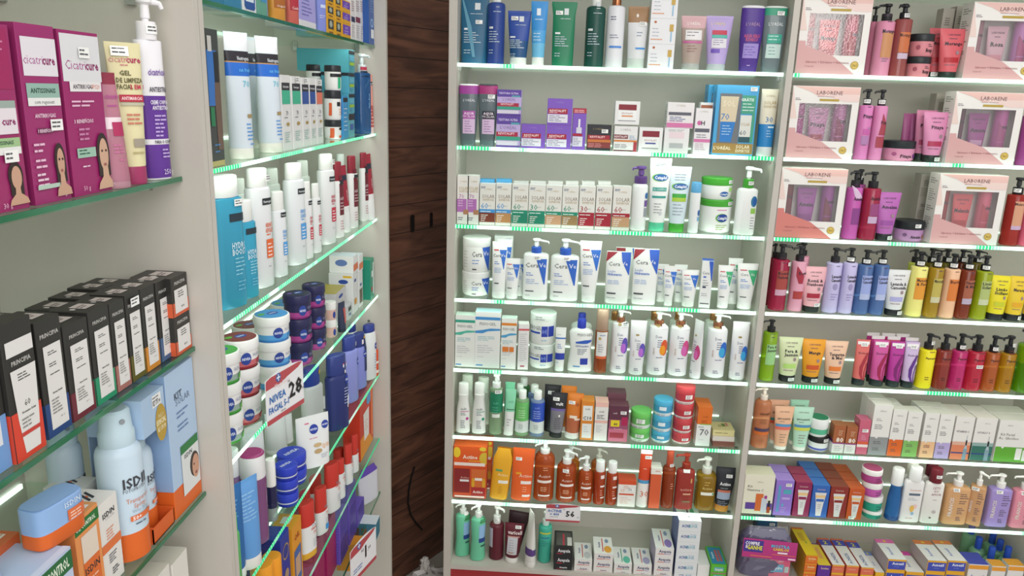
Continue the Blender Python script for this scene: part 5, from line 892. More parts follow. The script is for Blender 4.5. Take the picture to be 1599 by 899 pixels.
for x0, x1, yb, yt, ds, c, nz in ((1427, 1451, 544, 521, 'opaque yellow pump bottle', 'f0e010', 60), (1453, 1476, 545, 522, 'clear brick red pump bottle', '~a83a30', 75), (1477, 1500, 546, 521, 'clear hot pink pump bottle', '~e02c80', 60), (1501, 1527, 547, 523, 'clear strawberry red pump bottle', '~dc2848', -80), (1528, 1550, 549, 524, 'clear burnt orange pump bottle', '~cc6428', 80), (1551, 1575, 550, 524, 'clear mustard pump bottle', '~c88c10', -75)):
    pb('D5', x0, x1, yb, yt, ds, c, [('T', 'Phytoderm', .1, .58, .035, '3a2020', .62), ('l', -.2, .5, .74, 2, .04, '6a3030'), ('l', -.3, .4, .22, 2, .04, '3a2020')], nz=nz, st=(.4, .85) if '1427' in str(x0) or x0 == 1551 else ((.1, .46) if x0 == 1501 else ((.1, .9, 'c') if x0 in (1477, 1528) else None)))
pb('D5', 1578, 1610, 537, 511, 'large lime green pump bottle at frame edge', '~88b80c', [('l', -.5, .5, .75, 4, .05, '4a6a08')], bands=[(.0, .46, '~5a9c0c')], nz=-80)
# D6
I('D6', 'pump', 1171, 1197, 605, 'peach gel pump bottle with cream pump', '~dc8a5c', cap='e4d8cc', yb=623, shl=.6, neck=.45, nz=-80, art=[('T', 'SABONETE', .1, .60, .035, '5a3418', .6), ('r', -.85, .85, .30, .35, '4a3a58'), ('r', -.85, .85, .24, .29, 'd86a28'), ('l', -.4, .5, .5, 3, .03, '8a5a38'), ('l', -.3, .4, .16, 2, .03, 'a06a48')])
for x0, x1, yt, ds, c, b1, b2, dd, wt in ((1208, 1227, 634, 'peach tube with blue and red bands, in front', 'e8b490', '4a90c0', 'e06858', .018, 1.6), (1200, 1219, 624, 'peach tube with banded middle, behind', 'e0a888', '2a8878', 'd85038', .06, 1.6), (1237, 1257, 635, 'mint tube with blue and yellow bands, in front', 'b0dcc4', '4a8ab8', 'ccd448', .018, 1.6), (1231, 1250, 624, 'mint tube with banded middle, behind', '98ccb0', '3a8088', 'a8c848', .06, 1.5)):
    I('D6', 'tube', x0, x1, yt, ds, c, cap='dcdcd4', wt=wt, ch=.08, d=dd, art=[('t', 'LABORENE', 0, .88, .03, '7a6a60', .5), ('T', 'ESFOLIANTE', .0, .72, .035, '4a4a40', .6), ('l', -.4, .4, .66, 1, .03, '6a6a60'), ('r', -.75, .75, .54, .60, b1), ('r', -.75, .75, .47, .54, b2), ('l', -.3, .4, .36, 4, .06, '8a7a68')])
jj = I('D6', 'jar', 1260, 1291, 677, 'white cream jar with black and blue bands, lower', 'e6e8e8', cap='181a1c', d=.02, ch=.42, lidr=1.01, bands=[(.0, .08, 'e6e8e8'), (.08, .36, '4a58b8')], st=(.5, .9, 'c'))
I('D6', 'jar', 1260, 1291, 650, 'white cream jar with green lid top, upper', 'e6eae8', cap='e8eceb', d=.02, ch=.5, lidr=1.03, zb=jj['_t']+.0004, bands=[(.3, .9, '50b890')], topc='1c8a5c')
for x0, x1, yt in ((1297.5, 1316, 664), (1317, 1334.5, 666)):
    I('D6', 'box', x0, x1, yt, 'small brown and white carton printed 80', 'e6e4e2', dep=.04, topc='b06a3c', bands=[(.36, 1, 'a85c34')], side=[('r', -1, 1, .36, .46, '6a2a78')], art=[('T', '80', .15, .48, .16, 'f0e4d8', .66), ('r', -1, 1, .335, .37, '8a2a8c'), ('l', -.6, .6, .24, 3, .07, 'b8b8b8'), ('l', -.2, .7, .8, 3, .07, 'e0b898')])
I('D6', 'box', 1335.5, 1353, 656, 'pink carton with orange stripe', 'cc5c78', dep=.045, topc='d8688a', art=[('r', -1, 1, .30, .37, 'e05830'), ('r', -1, 1, .21, .29, 'ecdcd8'), ('l', -.4, .6, .55, 3, .05, 'e0a0b4')], st=(.1, .70))
def adc(c, t2=''): return [('t', 'adcos', .0, .88, .035, '7a7478', .4), ('l', -.6, .1, .72, 2, .03, '9a989a'), ('l', -.7, .3, .60, 3, .035, '7a7a7c'), ('r', -1, 1, .0, .36, c), ('p', [(.33, -.35, -.3), (.36, -.5, -.15)], 'e4e2e0'), ('l', -.6, .4, .27, 2, .035, '5a5450'), ('l', -.6, .2, .14, 2, .035, '5a5450')]
for x0, x1, yt, ds, c, bk, w_ in ((1354, 1383, 632, 'large white carton with grey base', '8c9092', 1, None), (1384, 1406, 640, 'white carton with bright orange base', 'e0601c', 1, None), (1407, 1430, 643, 'white carton with leaf green base', '7cb85a', 0, None), (1434, 1456, 645, 'white carton with peach base printed 50', 'e8b888', 1, None), (1457, 1480, 647, 'white carton with lavender base', 'b0a0d4', 1, None)):
    I('D6', 'box', x0, x1, yt, ds, 'e4e2de', dep=.05, topc='e0ded4', art=adc(c)+([('t', '50', .0, .27, .07, 'c87040', .5)] if 'peach' in ds else []), side=[('r', -1, 1, 0, .36, c)], back=bk)
for x0, x1, yt, ds, c, c2 in ((1482, 1511, 651, 'white serum carton with orange base and dropper', 'dc7c54', 'c86030'), (1513, 1546, 653, 'white serum carton with dark green base and dropper', '2c6a5c', '2c6a5c')):
    I('D6', 'box', x0, x1, yt, ds, 'e4e0dc', dep=.05, topc='e4dcd4', side=[('r', -1, 1, 0, .4, c2)], back=1, art=[('t', 'adcos', .1, .88, .035, '9a9498', .4), ('T', 'VITAMINA C' if 'orange' in ds else 'HYALU 6', -.1, .66, .045, '8a8488', .7), ('r', -1, 1, .0, .34, c), ('r', -1, 1, .34, .42, 'dca890' if 'orange' in ds else '88a8a4'), ('r', -1, 1, .14, .17, '2a3a80'), ('r', .3, .7, .0, .26, '7a98a8'), ('p', [(.26, .32, .68), (.34, .42, .58)], 'a8b8c0'), ('r', .42, .58, .34, .46, '202428'), ('r', .47, .53, .46, .58, 'b0b8c0')])
I('D6', 'box', 1549, 1612, 657, 'wide white and green facial kit carton', 'e2e0dc', dep=.06, topc='dedad0', back=1, art=[('t', 'adcos', -.45, .88, .035, '7a7478', .25), ('t', 'Kit Facial', -.5, .66, .06, '5a5854', .4), ('t', 'Ác. Glicólico', -.42, .57, .06, '5a5854', .5), ('r', -1, 1, 0, .36, '58a428'), ('p', [(.32, -.66, -.62), (.36, -.72, -.56)], 'e4e2e0'), ('r', .05, .35, .06, .34, 'e0e0dc'), ('r', .4, .7, .04, .30, 'd8dcd4'), ('r', .5, .62, .30, .36, '20241c')])
# D7
I('D7', 'box', 1157, 1204, 741, 'cream vitamin kit carton beside the divider', 'e4e0cc', dep=.065, topc='e0dcc0', art=[('t', 'adcos', .05, .82, .04, '8a8478', .3), ('t', 'Kit', -.60, .70, .065, '3a383c', .2), ('t', 'Vitamina C', -.24, .61, .06, '3a383c', .56), ('r', -.8, .98, .12, .29, '5c3c98'), ('r', -.15, .35, .08, .52, 'd8682c'), ('r', .25, .62, .04, .42, 'c4ccd8'), ('r', .42, .60, .40, .48, 'a02c88'), ('r', .66, .88, .04, .20, 'a84418'), ('r', .7, .84, .2, .36, '1c2024')])
for x0, x1, yt, ds, c, c2, bk in ((1206, 1234, 750, 'lilac carton with teal stripe', '9070d0', 'a888e0', 1), ):
    I('D7', 'box', x0, x1, yt, ds, c, dep=.055, topc=c2, back=bk, art=[('r', -.7, -.4, .1, .85, '5898c8'), ('r', -.1, .8, .62, .74, '48a8b8'), ('r', -.2, .7, .46, .52, 'b8a0e0'), ('e', -.05, .3, .12, .05, '58a8d0'), ('l', -.2, .5, .22, 3, .06, 'b8a8e8')], st=(.4, .88))
for x0, x1, yt, ds, c, c2, bk in ((1236, 1262, 753, 'magenta carton picturing a tube', '8c2050', 'a83058', 1), (1263, 1290, 758, 'royal blue carton picturing a tube', '2c60b8', '3a78d0', 2), (1291, 1319, 760, 'brick red carton picturing a tube', '8c2a24', '944430', 2), (1320, 1344, 763, 'orange carton picturing a tube', 'c8501c', 'd8602c', 2)):
    I('D7', 'box', x0, x1, yt, ds, c, dep=.055, topc=c2, back=bk, side=[('r', -1, 1, 0, 1, c)], art=[('t', 'Sunmax', .0, .88, .05, 'e0b8b0', .6), ('p', [(.05, -.3, .3), (.12, -.32, .32), (.46, -.45, .45), (.78, -.66, .66)], 'd8d8d8'), ('p', [(.62, -.56, .56), (.70, -.6, .6)], 'e8c080'), ('r', -.46, .46, .50, .58, c), ('l', -.2, .2, .4, 3, .06, '9a9aa0')], st=(-.3, .06) if 'orange' in ds else None)
lv = [792, 770, 749, 729]; zj = None
for k, (yt, c, ds) in enumerate(zip(lv, ('18907a', '1c9c80', 'c050a8', 'b04088'), ('emerald banded white tub, bottom of four', 'emerald banded white tub, second of four', 'orchid banded white tub, third of four', 'magenta banded white tub on top of four'))):
    o = I('D7', 'jar', 1344, 1375, yt, ds, c, cap='e8e6e4', d=.02, ch=.40, lidr=1.04, zb=zj, topc='b84878' if k > 1 else 'e0e0dc', uoff=.0, art=[('l', .1, .8, .6, 2, .3, '402040' if k > 1 else '0c5040')]); zj = o['_t']+.0004
I('D7', 'bot', 1380, 1401, 730, 'tall clear blue bottle with domed white cap', '~2a78c8', cap='eceeee', yb=755, body='taper', neck=.84, cw=.84, shl=.2, bands=[(.0, .09, '~1c50a0')], art=[('e', .55, .72, .15, .03, 'b0e0f0')])
I('D7', 'bot', 1402, 1432, 728, 'white sun lotion bottle with flower print', 'e8e6e6', cap='e8eaea', yb=748, body='flat', neck=.62, shl=.3, art=[('t', 'Sundown', .1, .60, .035, 'd09080', .6), ('r', -.5, .6, .50, .54, '58687c'), ('l', -.5, .5, .45, 2, .03, 'b0b8c0'), ('e', .0, .26, .22, .06, 'e8b850'), ('e', .3, .3, .15, .04, 'ecc0b8'), ('e', .1, .17, .15, .03, '8ab8d8'), ('l', -.5, .5, .08, 1, .03, 'd0b0a8')])
I('D7', 'bot', 1434, 1463, 730, 'white lotion bottle with maroon cap and sticker', 'e8e6e2', cap='6c1422', yb=751, body='flat', neck=.62, shl=.3, art=[('t', 'LETS', .1, .66, .04, '9a5058', .4), ('t', 'GO', .1, .60, .04, '9a5058', .3), ('t', 'AMOR', .15, .54, .04, '9a5058', .5), ('l', -.1, .5, .44, 1, .03, 'b0a090'), ('e', .2, .22, .2, .03, 'b8b0b0'), ('r', -.2, .0, .1, .125, '5a4a4a')], st=(.1, .9, 'c'))
I('D7', 'bot', 1428, 1455, 719, 'white bottle with maroon cap set back', 'e0ded8', cap='5c1020', yb=741, body='flat', neck=.62, shl=.3, d=.055)
I('D7', 'bot', 1399, 1425, 718, 'white bottle with pale cap set back', 'e0ded8', cap='dcdcd0', yb=739, body='flat', neck=.62, shl=.3, d=.055)
fr = [('v', 'FRANCIS', -.55, .36, .30, 'e0d4cc', .46), ('l', .05, .8, .62, 3, .04, '5a4a58'), ('l', .05, .7, .48, 2, .04, '5a4a58'), ('l', .0, .6, .34, 4, .035, '6a5a68'), ('l', .0, .5, .16, 3, .03, '6a5a68')]
for x0, x1, yb, yt, ds, c, ya, w_ in ((1466, 1503, 757, 737, 'tan liquid soap pump bottle, facing front', 'd09c68', 0, None), (1503, 1531, 757, 736, 'tan liquid soap pump bottle, turned narrow side', 'c89464', -30, .046), (1533, 1567, 760, 740, 'lavender liquid soap pump bottle', '9c88cc', 0, None), (1571, 1606, 763, 742, 'pink liquid soap pump bottle', 'e0889c', 0, None)):
    I('D7', 'pump', x0, x1, yt, ds, c, cap='eceae8', yb=yb, e=4.5, body='oval', shl=.26, neck=.38, nz=-90 if ya == 0 else 60, art=fr, yaw=ya, w=w_, dep=.038 if w_ else None, st=(-.3, .70))
# D8
pk = bpy.data.objects.new('wrapped_pack', None); COL.objects.link(pk)
P0 = Vector((0, YC+.02, .2806)); ua = solve_u(1153, P0, Vector((1, 0, 0))); ub = solve_u(1238, P0, Vector((1, 0, 0))); WW = ub-ua
pk.location = ((ua+ub)/2, YC+.075, .2806); hw = WW/2
mb = MB(); mb.loft([(0, hw*.96, .048), (.05, hw, .05), (.10, hw*.98, .046), (.135, hw*.9, .03), (.16, hw*.7, .008)], '4a4470', e=3.4, n=28); mb.build('pack_contents', pk)
rnd = random.Random(9); fm = MB(); n, m_ = 40, 12; vs = []
for i in range(m_+1):
    t = i/m_; a_ = hw*1.06*(1-.28*t*t); b_ = .056*(1-.7*t*t)
    for k in range(n):
        an = 2*PI*k/n; q = 1+rnd.uniform(-.015, .045)
        vs.append((a_*abs(math.cos(an))**.6*(1 if math.cos(an) > 0 else -1)*q, b_*abs(math.sin(an))**.6*(1 if math.sin(an) > 0 else -1)*q, .002+t*.175))
fm.add(vs, [(i*n+k, i*n+(k+1) % n, (i+1)*n+(k+1) % n, (i+1)*n+k) for i in range(m_) for k in range(n)], FILM, False); fm.build('plastic_wrap', pk)
cdm = MB(); cw_, chh = hw*.99, .066; cdm.box((-cw_, -.0008, 0), (cw_, 0, chh), 'b42c78')
paint(cdm, [('r', -.97, -.25, .30, .92, '3c2c8c'), ('T', 'COMPRE', -.66, .76, .17, 'f0ecf4', .26), ('T', 'E', -.86, .56, .15, 'f0ecf4', .1), ('T', 'GANHE', -.56, .54, .22, 'e8e020', .28), ('T', 'MOSTRA', .38, .72, .16, '48b0d0', .34), ('T', 'CABELOS', .4, .56, .13, 'e8d020', .3), ('r', .3, .66, .34, .42, 'f0e0ec'), ('r', -.7, .1, .10, .14, 'e87848'), ('r', .1, .95, .26, .29, 'e87848'), ('r', .7, .98, .06, .14, 'f0d0e0')], lambda u_, z_, ep: (u_, -.0008-ep, z_), cw_, chh, False)
c_ = cdm.build('header_card', pk); c_.location = (0, -.0585, .078); c_.rotation_euler = (math.radians(-8), math.radians(3), 0)
cdm = MB(); cdm.box((-.034, -.002, 0), (.034, 0, .075), 'e05a80'); paint(cdm, [('r', -.8, .4, .3, .7, '58b0d8'), ('T', 'Hydra', -.2, .52, .14, 'f0f4f8', .45), ('r', .5, .9, .3, .6, 'b8d4d0'), ('l', -.2, .7, .86, 1, .05, 'f4c8d4')], lambda u_, z_, ep: (u_, -.002-ep, z_), .034, .075, False)
c_ = cdm.build('pink_carton_face', pk); c_.location = (.044, -.0465, .0)
tag(pk, 'plastic-wrapped promo pack with magenta COMPRE E GANHE header card', 'package')
I('D8', 'box', 1176, 1207, 812, 'dark blue carton behind the wrapped pack', '2c5c84', d=.15, dep=.05, st=(.5, .9))
ZD = .2806
def longbox(x0, x1, yts, ds, col, art, top, dep=.15, side=(), d=.0, **k): I('D8', 'box', x0, x1, yts, ds, col, dep=dep, d=d, art=art, top=top, side=side, **k)
oa = [('T', 'Sorine', .1, .62, .24, 'f0e0a0', .6), ('l', -.6, .5, .35, 1, .1, 'f0c060'), ('r', -1, 1, .9, 1, 'e8a020')]
longbox(1252, 1271, [893, 880, 868], 'long yellow and orange carton', 'e06a20', oa, [('r', -1, 1, 0, .93, 'e0c018'), ('r', -.5, .3, .5, .8, 'c8a018'), ('e', .2, .45, .15, .04, '7aa030')], side=[('r', -1, 1, 0, 1, 'd0901c')], dep=.17)
longbox(1273, 1293, [894.5, 882.5], 'long yellow and purple carton', '5c2c98', [('T', 'Sorine', .1, .62, .24, 'e8d0a0', .6)], [('r', -1, 1, 0, .95, 'e0c42c'), ('r', -.2, .5, .3, .8, 'd8a050')], dep=.13)
for x0, x1, yts in ((1295, 1314, [894, 882]), (1317, 1336.5, [895, 883]), (1340, 1360, [897, 886])):
    longbox(x0, x1, yts, 'long white carton with orange end and blue 2 tip', 'e06a4c', [('r', -1, 1, .86, 1, 'e8b020'), ('l', -.6, .6, .5, 1, .1, 'f4c8b8')], [('r', -1, 1, 0, .72, 'e2dedc'), ('v', 'ACNEZIL', .0, .26, .5, '3a4c90', .4), ('r', -1, 1, .72, .93, '3a40b0'), ('T', '2', 0, .83, .12, 'e0d820', .5), ('r', -1, 1, .93, 1, 'd86840')], dep=.16)
def azl(stk=False): return [('r', -.94, .94, .04, .84, '3a48b4'), ('T', 'Acnezil', .1, .62, .24, 'e8ecf4', .62), ('l', -.3, .4, .3, 1, .1, '7088d0')]
def aztop(c): return [('r', -1, 1, 0, .8, 'e2e0e0'), ('v', 'Acnezil', -.2, .4, .34, '5a70b8', .6), ('r', -1, 1, .8, 1, c), ('e', .0, .9, .18, .05, 'e8c030')]
longbox(1363, 1377, 893.5, 'white carton with blue dotted tip, low', 'e8b020', [], aztop('7088c8'), dep=.12)
longbox(1379, 1408, [889.5, 873.5], 'blue-faced carton with pink tip', 'e8a820', azl(), aztop('e060a8'), dep=.12, side=[('r', -1, 1, 0, 1, 'b8b0b8')])
longbox(1410, 1438, 893, 'blue-faced carton with pink tip, single low one', 'e8a820', azl(), aztop('e040b0'), dep=.12)
for x0, x1, st_ in ((1440, 1470, 1), (1471, 1500, 0)):
    longbox(x0, x1, [892, 875.5], 'blue-faced carton with orange tip', 'e8a820', azl(), aztop('e07a3c'), dep=.12, side=[('r', -1, 1, 0, 1, 'b8b0b8')])
for x0, x1, yt, ds in ((1504, 1535, 881, 'upright white carton with blue top and orange rim'), (1540, 1562, 884, 'upright white carton with orange rim, under blue caps'), (1565, 1590, 883, 'upright white carton with orange rim, last before frame')):
    I('D8', 'box', x0, x1, yt, ds, 'e0dedc', dep=.07 if x0 < 1510 else .04, d=.0, topc='4048b0' if x0 < 1510 else 'e8a030', art=[('r', -1, 1, .62, .70, 'e89020')] if 0 else [('r', -1, 1, .84, .97, 'e8982c'), ('r', -1, 1, .74, .80, 'e2dedc'), ('T', 'Acnezil', .0, .55, .2, '5a60b0', .7)])
for x0, x1, yb, yt, dd, ds in ((1488, 1526, 832, 818, .17, 'green antiseptic bottle with blue cap, farthest back'), (1499, 1539, 855, 838, .11, 'green antiseptic bottle with blue cap, middle front'), (1524, 1561, 847, 831, .17, 'green antiseptic bottle with blue cap, back beside panel'), (1535, 1571, 858, 842, .125, 'green antiseptic bottle with blue cap, behind the last'), (1520, 1558, 872, 853, .055, 'green antiseptic bottle with blue cap, near upright cartons'), (1545, 1583, 872, 853, .06, 'green antiseptic bottle with blue cap, nearest frame edge')):
    I('D8', 'bot', x0, x1, yt, ds, '~8cc8a0', cap='2048b8', yb=yb, shl=.6, neck=.42, d=dd, w=.052)
# ================================================================== CORNER CABINET (faces the aisle)
def bx(row, x0, x1, yt, ds, col='e6e6e8', **k): return I(row, 'box', x0, x1, yt, ds, col, **k)
NEU = lambda y=.86, h=.07: [('r', -.95, .95, y-h/2, y+h/2, '22242c'), ('T', 'Neutrogena', .1, y, h*.42, 'dfe2e6', .7)]
# --- top shelf: only the lower halves show
r = 'B1'
bx(r, 322, 349, -42, 'teal blue carton at the near end', '2478a0', dep=.10, side=[('r', -.8, .8, .3, .9, '2c88b0')])
bx(r, 350, 378, -36, 'teal blue carton, lighter edge', '2a7ea8', dep=.10)
bx(r, 380, 401, -30, 'white carton with blue jar picture', 'dfe2e4', dep=.08, art=[('p', [(.12, -.6, .6), (.2, -.8, .8), (.55, -.8, .8)], '1f4f9c'), ('r', -.6, .6, .36, .5, 'd8e4f0'), ('e', .5, .62, .3, .1, 'e8c838')])
bx(r, 403, 418, -30, 'sea green carton beside orange one', '5fa088', dep=.08, art=[('r', -.3, .9, .42, .8, '3a8cc0')])
for x0, x1, ds, c, c2, t in ((420, 445, 'orange rounded refill pouch', 'd08a2c', 'a85c20', 'Original'), (447, 466, 'coral red rounded refill pouch', 'c8584c', 'b02838', 'Cuida')):
    I(r, 'bot', x0, x1, -20, ds, c, cap=c2, yb=-14, body='oval', neck=.8, shl=.5, art=[('r', -.7, .8, .40, .9, c2), ('t', t, .1, .46, .07, 'f0e0d4', .7)])
bx(r, 468, 494, -26, 'lilac and white carton pack', 'a8a0e4', dep=.07, bands=[(0, .17, 'e2e0e6')], art=[('l', -.7, .6, .7, 6, .08, '6a68b8')])
I(r, 'bot', 493, 509, -20, 'periwinkle blue oval bottle', '7c88d8', cap='4a6ad0', yb=-14, body='oval', neck=.8, shl=.5, art=[('r', -.5, .6, .55, .62, 'c8d0f0'), ('l', -.7, .7, .38, 2, .04, 'c8c8f0')])
yc = [('r', -.7, .7, .35, .92, '3a3a34'), ('e', .0, .65, .4, .2, 'a8b0a0'), ('r', -.5, .5, .1, .2, '8a5a10')]
bx(r, 511, 523, [28, 9, -10], 'small yellow carton with dark badge', 'e8a818', dep=.05, art=yc)
bx(r, 524, 534, [33, 14, -5], 'small yellow carton with dark badge', 'e8a818', dep=.05, art=yc)
bx(r, 535, 548, [37, 19, 0], 'small yellow carton with violet badge', 'e8a818', dep=.05, art=[('r', -.9, .9, .3, .9, '6a3cb8'), ('T', 'MATTE', 0, .7, .15, 'c0a8e8', .8), ('l', -.6, .6, .5, 2, .15, 'c0a8e8')])
for x0, x1, ds, c, st_ in ((549, 555, 'white slim carton with navy patch, nearest yellow stack', '1e2450', None), (556, 563, 'white slim carton with maroon patch', '7c2438', None), (563, 568, 'plain white slim carton beside blue one', 'd8d4d8', None)):
    bx(r, x0, x1, -4, ds, 'e2dedf', dep=.04, art=[('r', -1, 1, .44, .56, c), ('l', -.7, .7, .36, 6, .05, 'b0a8ac'), ('l', -.7, .7, .9, 5, .05, 'a88a90')])
bx(r, 574, 589, -30, 'royal blue carton at the far end with round seal', '1f50a0', dep=.03, w=.06, art=[('e', .1, .34, .55, .07, '88b4e0'), ('e', .1, .34, .35, .045, '2a60b0'), ('r', -.3, .8, .1, .24, 'dfe4ea'), ('l', -.6, .6, .8, 8, .04, '6a94cc')])
# --- second shelf
r = 'B2'
bx(r, 332, 352, 45, 'dark promo carton with tanned model, near end', '3a3c3a', dep=.03, topc='8a8468', art=[('r', -.9, .5, .45, .85, '2a6cc0'), ('p', [(.12, .1, .9), (.5, .0, .9), (.75, .2, .9)], '6a5040'), ('r', .1, .8, .62, .84, '18161a'), ('r', -.7, -.1, .84, .95, 'c8c4c0'), ('r', -.8, -.2, .3, .44, '1c7a48'), ('l', -.5, .6, .16, 2, .05, '4a80b8')], bands=[(0, .04, 'c0a868')], d=.012)
for x0, x1, yt, dd, ds in ((358, 397, 50, .014, 'white sunscreen tube with black and blue bands, nearest'), (388, 414, 58, .075, 'white sunscreen tube with black and blue bands, middle'), (404, 442, 57, .014, 'white sunscreen tube with black and blue bands, in front of cartons')):
    I(r, 'tube', x0, x1, yt, ds, 'd3dde8', cap='e6e6da', wt=1.08, ch=.085, d=dd, yaw=-34, bands=[(.86, .97, 'dcdce2'), (.775, .855, '26222a'), (.765, .775, 'b88858'), (.66, .765, '1e66d0')], art=[('T', 'Neutrogena', .35, .80, .03, 'c8ccd4', .5), ('T', 'sun fresh', .4, .71, .03, '58b0f0', .5), ('t', '70', .4, .60, .05, '58c0d8', .3), ('r', .25, .7, .33, .36, 'a08858'), ('l', .1, .8, .28, 5, .03, '4a90d8'), ('l', .3, .8, .12, 1, .03, '4a90d8')])
sf = lambda c, n='70': [('r', -.9, .9, .80, .90, '2a2a30'), ('T', 'Neutrogena', 0, .85, .03, 'd8d8dc', .8), ('r', -.9, .9, .66, .80, c), ('r', -.9, .9, .62, .66, c), ('t', n, .1, .50, .06, '40464c', .5), ('l', -.5, .6, .44, 1, .03, '7a8088'), ('e', .2, .35, .35, .025, 'b09048'), ('l', -.6, .6, .24, 5, .03, '9ac0b8')]
for x0, x1, yt, c, ds, dp in ((443, 456.5, 117, '38b890', 'slim white carton with mint band, nearest tubes', .035), (459, 472.5, 119, '38b890', 'slim white carton with mint band, second', .03), (474, 485, 121, '2a50a0', 'slim white carton with navy band, wider', .03), (486, 495, 122, '2a50a0', 'slim white carton with navy band, second', .028), (496, 505.5, 124, 'e8745c', 'slim white carton with coral band', .03)):
    bx(r, x0, x1, yt, ds, 'e4e2e2', dep=dp, art=sf(c), st=(.1, .95) if x0 in (459, 474, 496) else None, side=[('l', -.7, .7, .8, 10, .06, 'c0c4c8')])
cr = lambda c, c2: [('r', -1, 1, .62, 1, '22262c'), ('r', -.6, .9, .44, .58, '18181c'), ('r', -.5, .9, .04, .16, c), ('l', -.4, .7, .34, 3, .07, c2)]
S1 = I(r, 'jar', 507, 533, 187, 'white gel cream jar with black lid, bottom of three', 'e8e6e6', cap='202228', d=.02, ch=.36, art=[('r', -.9, -.6, .1, .9, 'e05a2c'), ('r', .0, .8, .1, .3, 'e8582c'), ('r', .0, .8, .75, .95, '18181c')])
S2 = I(r, 'jar', 507, 533, 141, 'white gel cream jar with black lid, middle of three', 'e8e6e6', cap='202228', d=.02, ch=.28, zb=S1['_t']+.0004, art=[('r', -.3, .2, .65, .85, '18181c'), ('l', .0, .4, .5, 3, .12, 'e8a070'), ('r', .5, .85, .25, .85, '6a58c0'), ('r', -.95, -.8, .2, .8, 'e05a2c')])
I(r, 'jar', 507, 533, 102, 'white gel cream jar with black lid, top of three', 'e8e6e6', cap='202228', d=.02, ch=.26, zb=S2['_t']+.0004, art=[('r', -.9, .7, .72, .9, '18181c'), ('r', -.2, .2, .1, .7, '18b078'), ('l', .3, .8, .5, 3, .12, '80d0c0')])
I(r, 'jar', 478, 507, 101, 'white gel cream jar with black lid set back on cartons', 'e8e6e6', cap='202228', d=.085, ch=.26, zb=S2['_t']+.0004, art=[('r', -.9, .7, .72, .9, '18181c')])
bx(r, 480, 505, 143, 'white carton block under the rear jar', 'dfe2e2', dep=.05, d=.08, h=S2['_t']-1.7382)
tl = lambda: [('r', -1, 1, .8, .97, '20242c'), ('r', -.8, .8, .5, .74, '58b4d0'), ('r', -.8, .8, .3, .44, 'a0c828'), ('l', -.7, .7, .2, 2, .08, '3a90b0')]
bx(r, 537, 544, 150, 'slim bright blue carton with black band', '3a94d0', dep=.03, art=[('r', -1, 1, .86, .96, '20242c'), ('l', -.8, .8, .7, 6, .1, 'd0e4f4')])
S3 = bx(r, 545, 554, 177, 'aqua and black carton, bottom of three', '5aa8b8', dep=.055, art=[('r', -1, 1, .72, .98, '20242c'), ('r', -.6, .6, .3, .55, '3a60a8')])
S4 = bx(r, 545, 554, 146, 'aqua and lime carton, middle of three', '48a4c0', dep=.055, art=tl(), zb=S3['_t']+.0004)
S5 = bx(r, 545, 554, 113, 'aqua and lime carton, third up', '48a4c0', dep=.07, art=tl(), zb=S4['_t']+.0004, side=[('r', -1, 1, .82, .97, '20242c')])
bx(r, 545, 554, 78, 'aqua carton on top with plain teal side', '3f9fae', dep=.13, art=tl(), zb=S5['_t']+.0004, side=[('r', -1, 1, 0, .96, '48a4b4')], w=.055)
I(r, 'pump', 556, 577, 84, 'deep blue cleanser pump bottle with clear pump', '~2a64a8', cap='d8e0e4', yb=113, body='flat', w=.048, dep=.034, shl=.2, neck=.5, nz=0, art=[('r', -.5, .3, .80, .84, 'c0304c'), ('r', -.7, .5, .72, .79, '16243c'), ('v', 'Hydro Boost', .3, .42, .2, '80b8e8', .4)])
I(r, 'tube', 579, 595, 116, 'coral grapefruit tube at the far end', 'e89484', cap='e4ccc4', wt=1.15, ch=.11, w=.034, bands=[(.11, .48, 'c05048'), (.82, .88, '24242c')], art=[('T', 'Neutrogena', .1, .85, .03, 'd8d4d8', .7), ('l', -.6, .6, .4, 5, .06, 'f0c8c0'), ('l', -.3, .5, .93, 1, .04, 'e8e8ea')])
# --- third shelf
r = 'B3'
def lot(c, t1, t2, yb=.74): return [('r', -.1, .9, .70, .755, '1f2428'), ('T', 'Neutrogena', .4, .727, .02, 'd0d4d8', .4)]+[('T', t1, .48, .53, .035, c, .38), ('T', t2, .48, .485, .035, c, .38), ('l', .15, .75, .45, 1, .03, c), ('r', .1, .85, .25, .41, c), ('l', .2, .75, .37, 4, .032, 'f0e8e8'), ('l', .2, .6, .18, 1, .03, 'b0b4b8')]
hb = [('r', -.1, .9, .66, .72, '20303c'), ('T', 'HYDRO', .45, .48, .045, 'c8e4f0', .5), ('T', 'BOOST', .45, .43, .045, 'c8e4f0', .5), ('l', .1, .8, .38, 5, .03, '80c8e0'), ('l', .2, .8, .2, 3, .03, '60b4d4'), ('v', 'o', .7, .1, .1, '60b4d4')]
I(r, 'bot', 345, 371, 273, 'tall turquoise lotion bottle with white cap, nearest', '2a94b8', cap='e2e4e2', yb=307, body='flat', w=.062, dep=.034, neck=.93, shl=.1, art=hb, st=(.5, .80))
I(r, 'bot', 371, 393, 312, 'shorter turquoise lotion bottle with white cap', '2a9cc0', cap='e4e4e2', yb=345, body='flat', w=.052, dep=.03, neck=.93, shl=.1, art=hb)
I(r, 'bot', 391, 427, 262, 'large white body lotion bottle with orange print', 'dfe1e4', cap='e2e2e0', yb=291, body='oval', neck=.86, shl=.22, art=lot('e4622c', 'HIDRATA', 'REVITALIZA'), st=(.4, .9, 'c'))
I(r, 'bot', 427, 449, 298, 'small white body lotion bottle with blue print', 'dfe2e6', cap='e4e4e2', yb=327, body='oval', neck=.86, shl=.22, art=lot('4a9ae0', 'HIDRATA', 'SUAVIZA'))
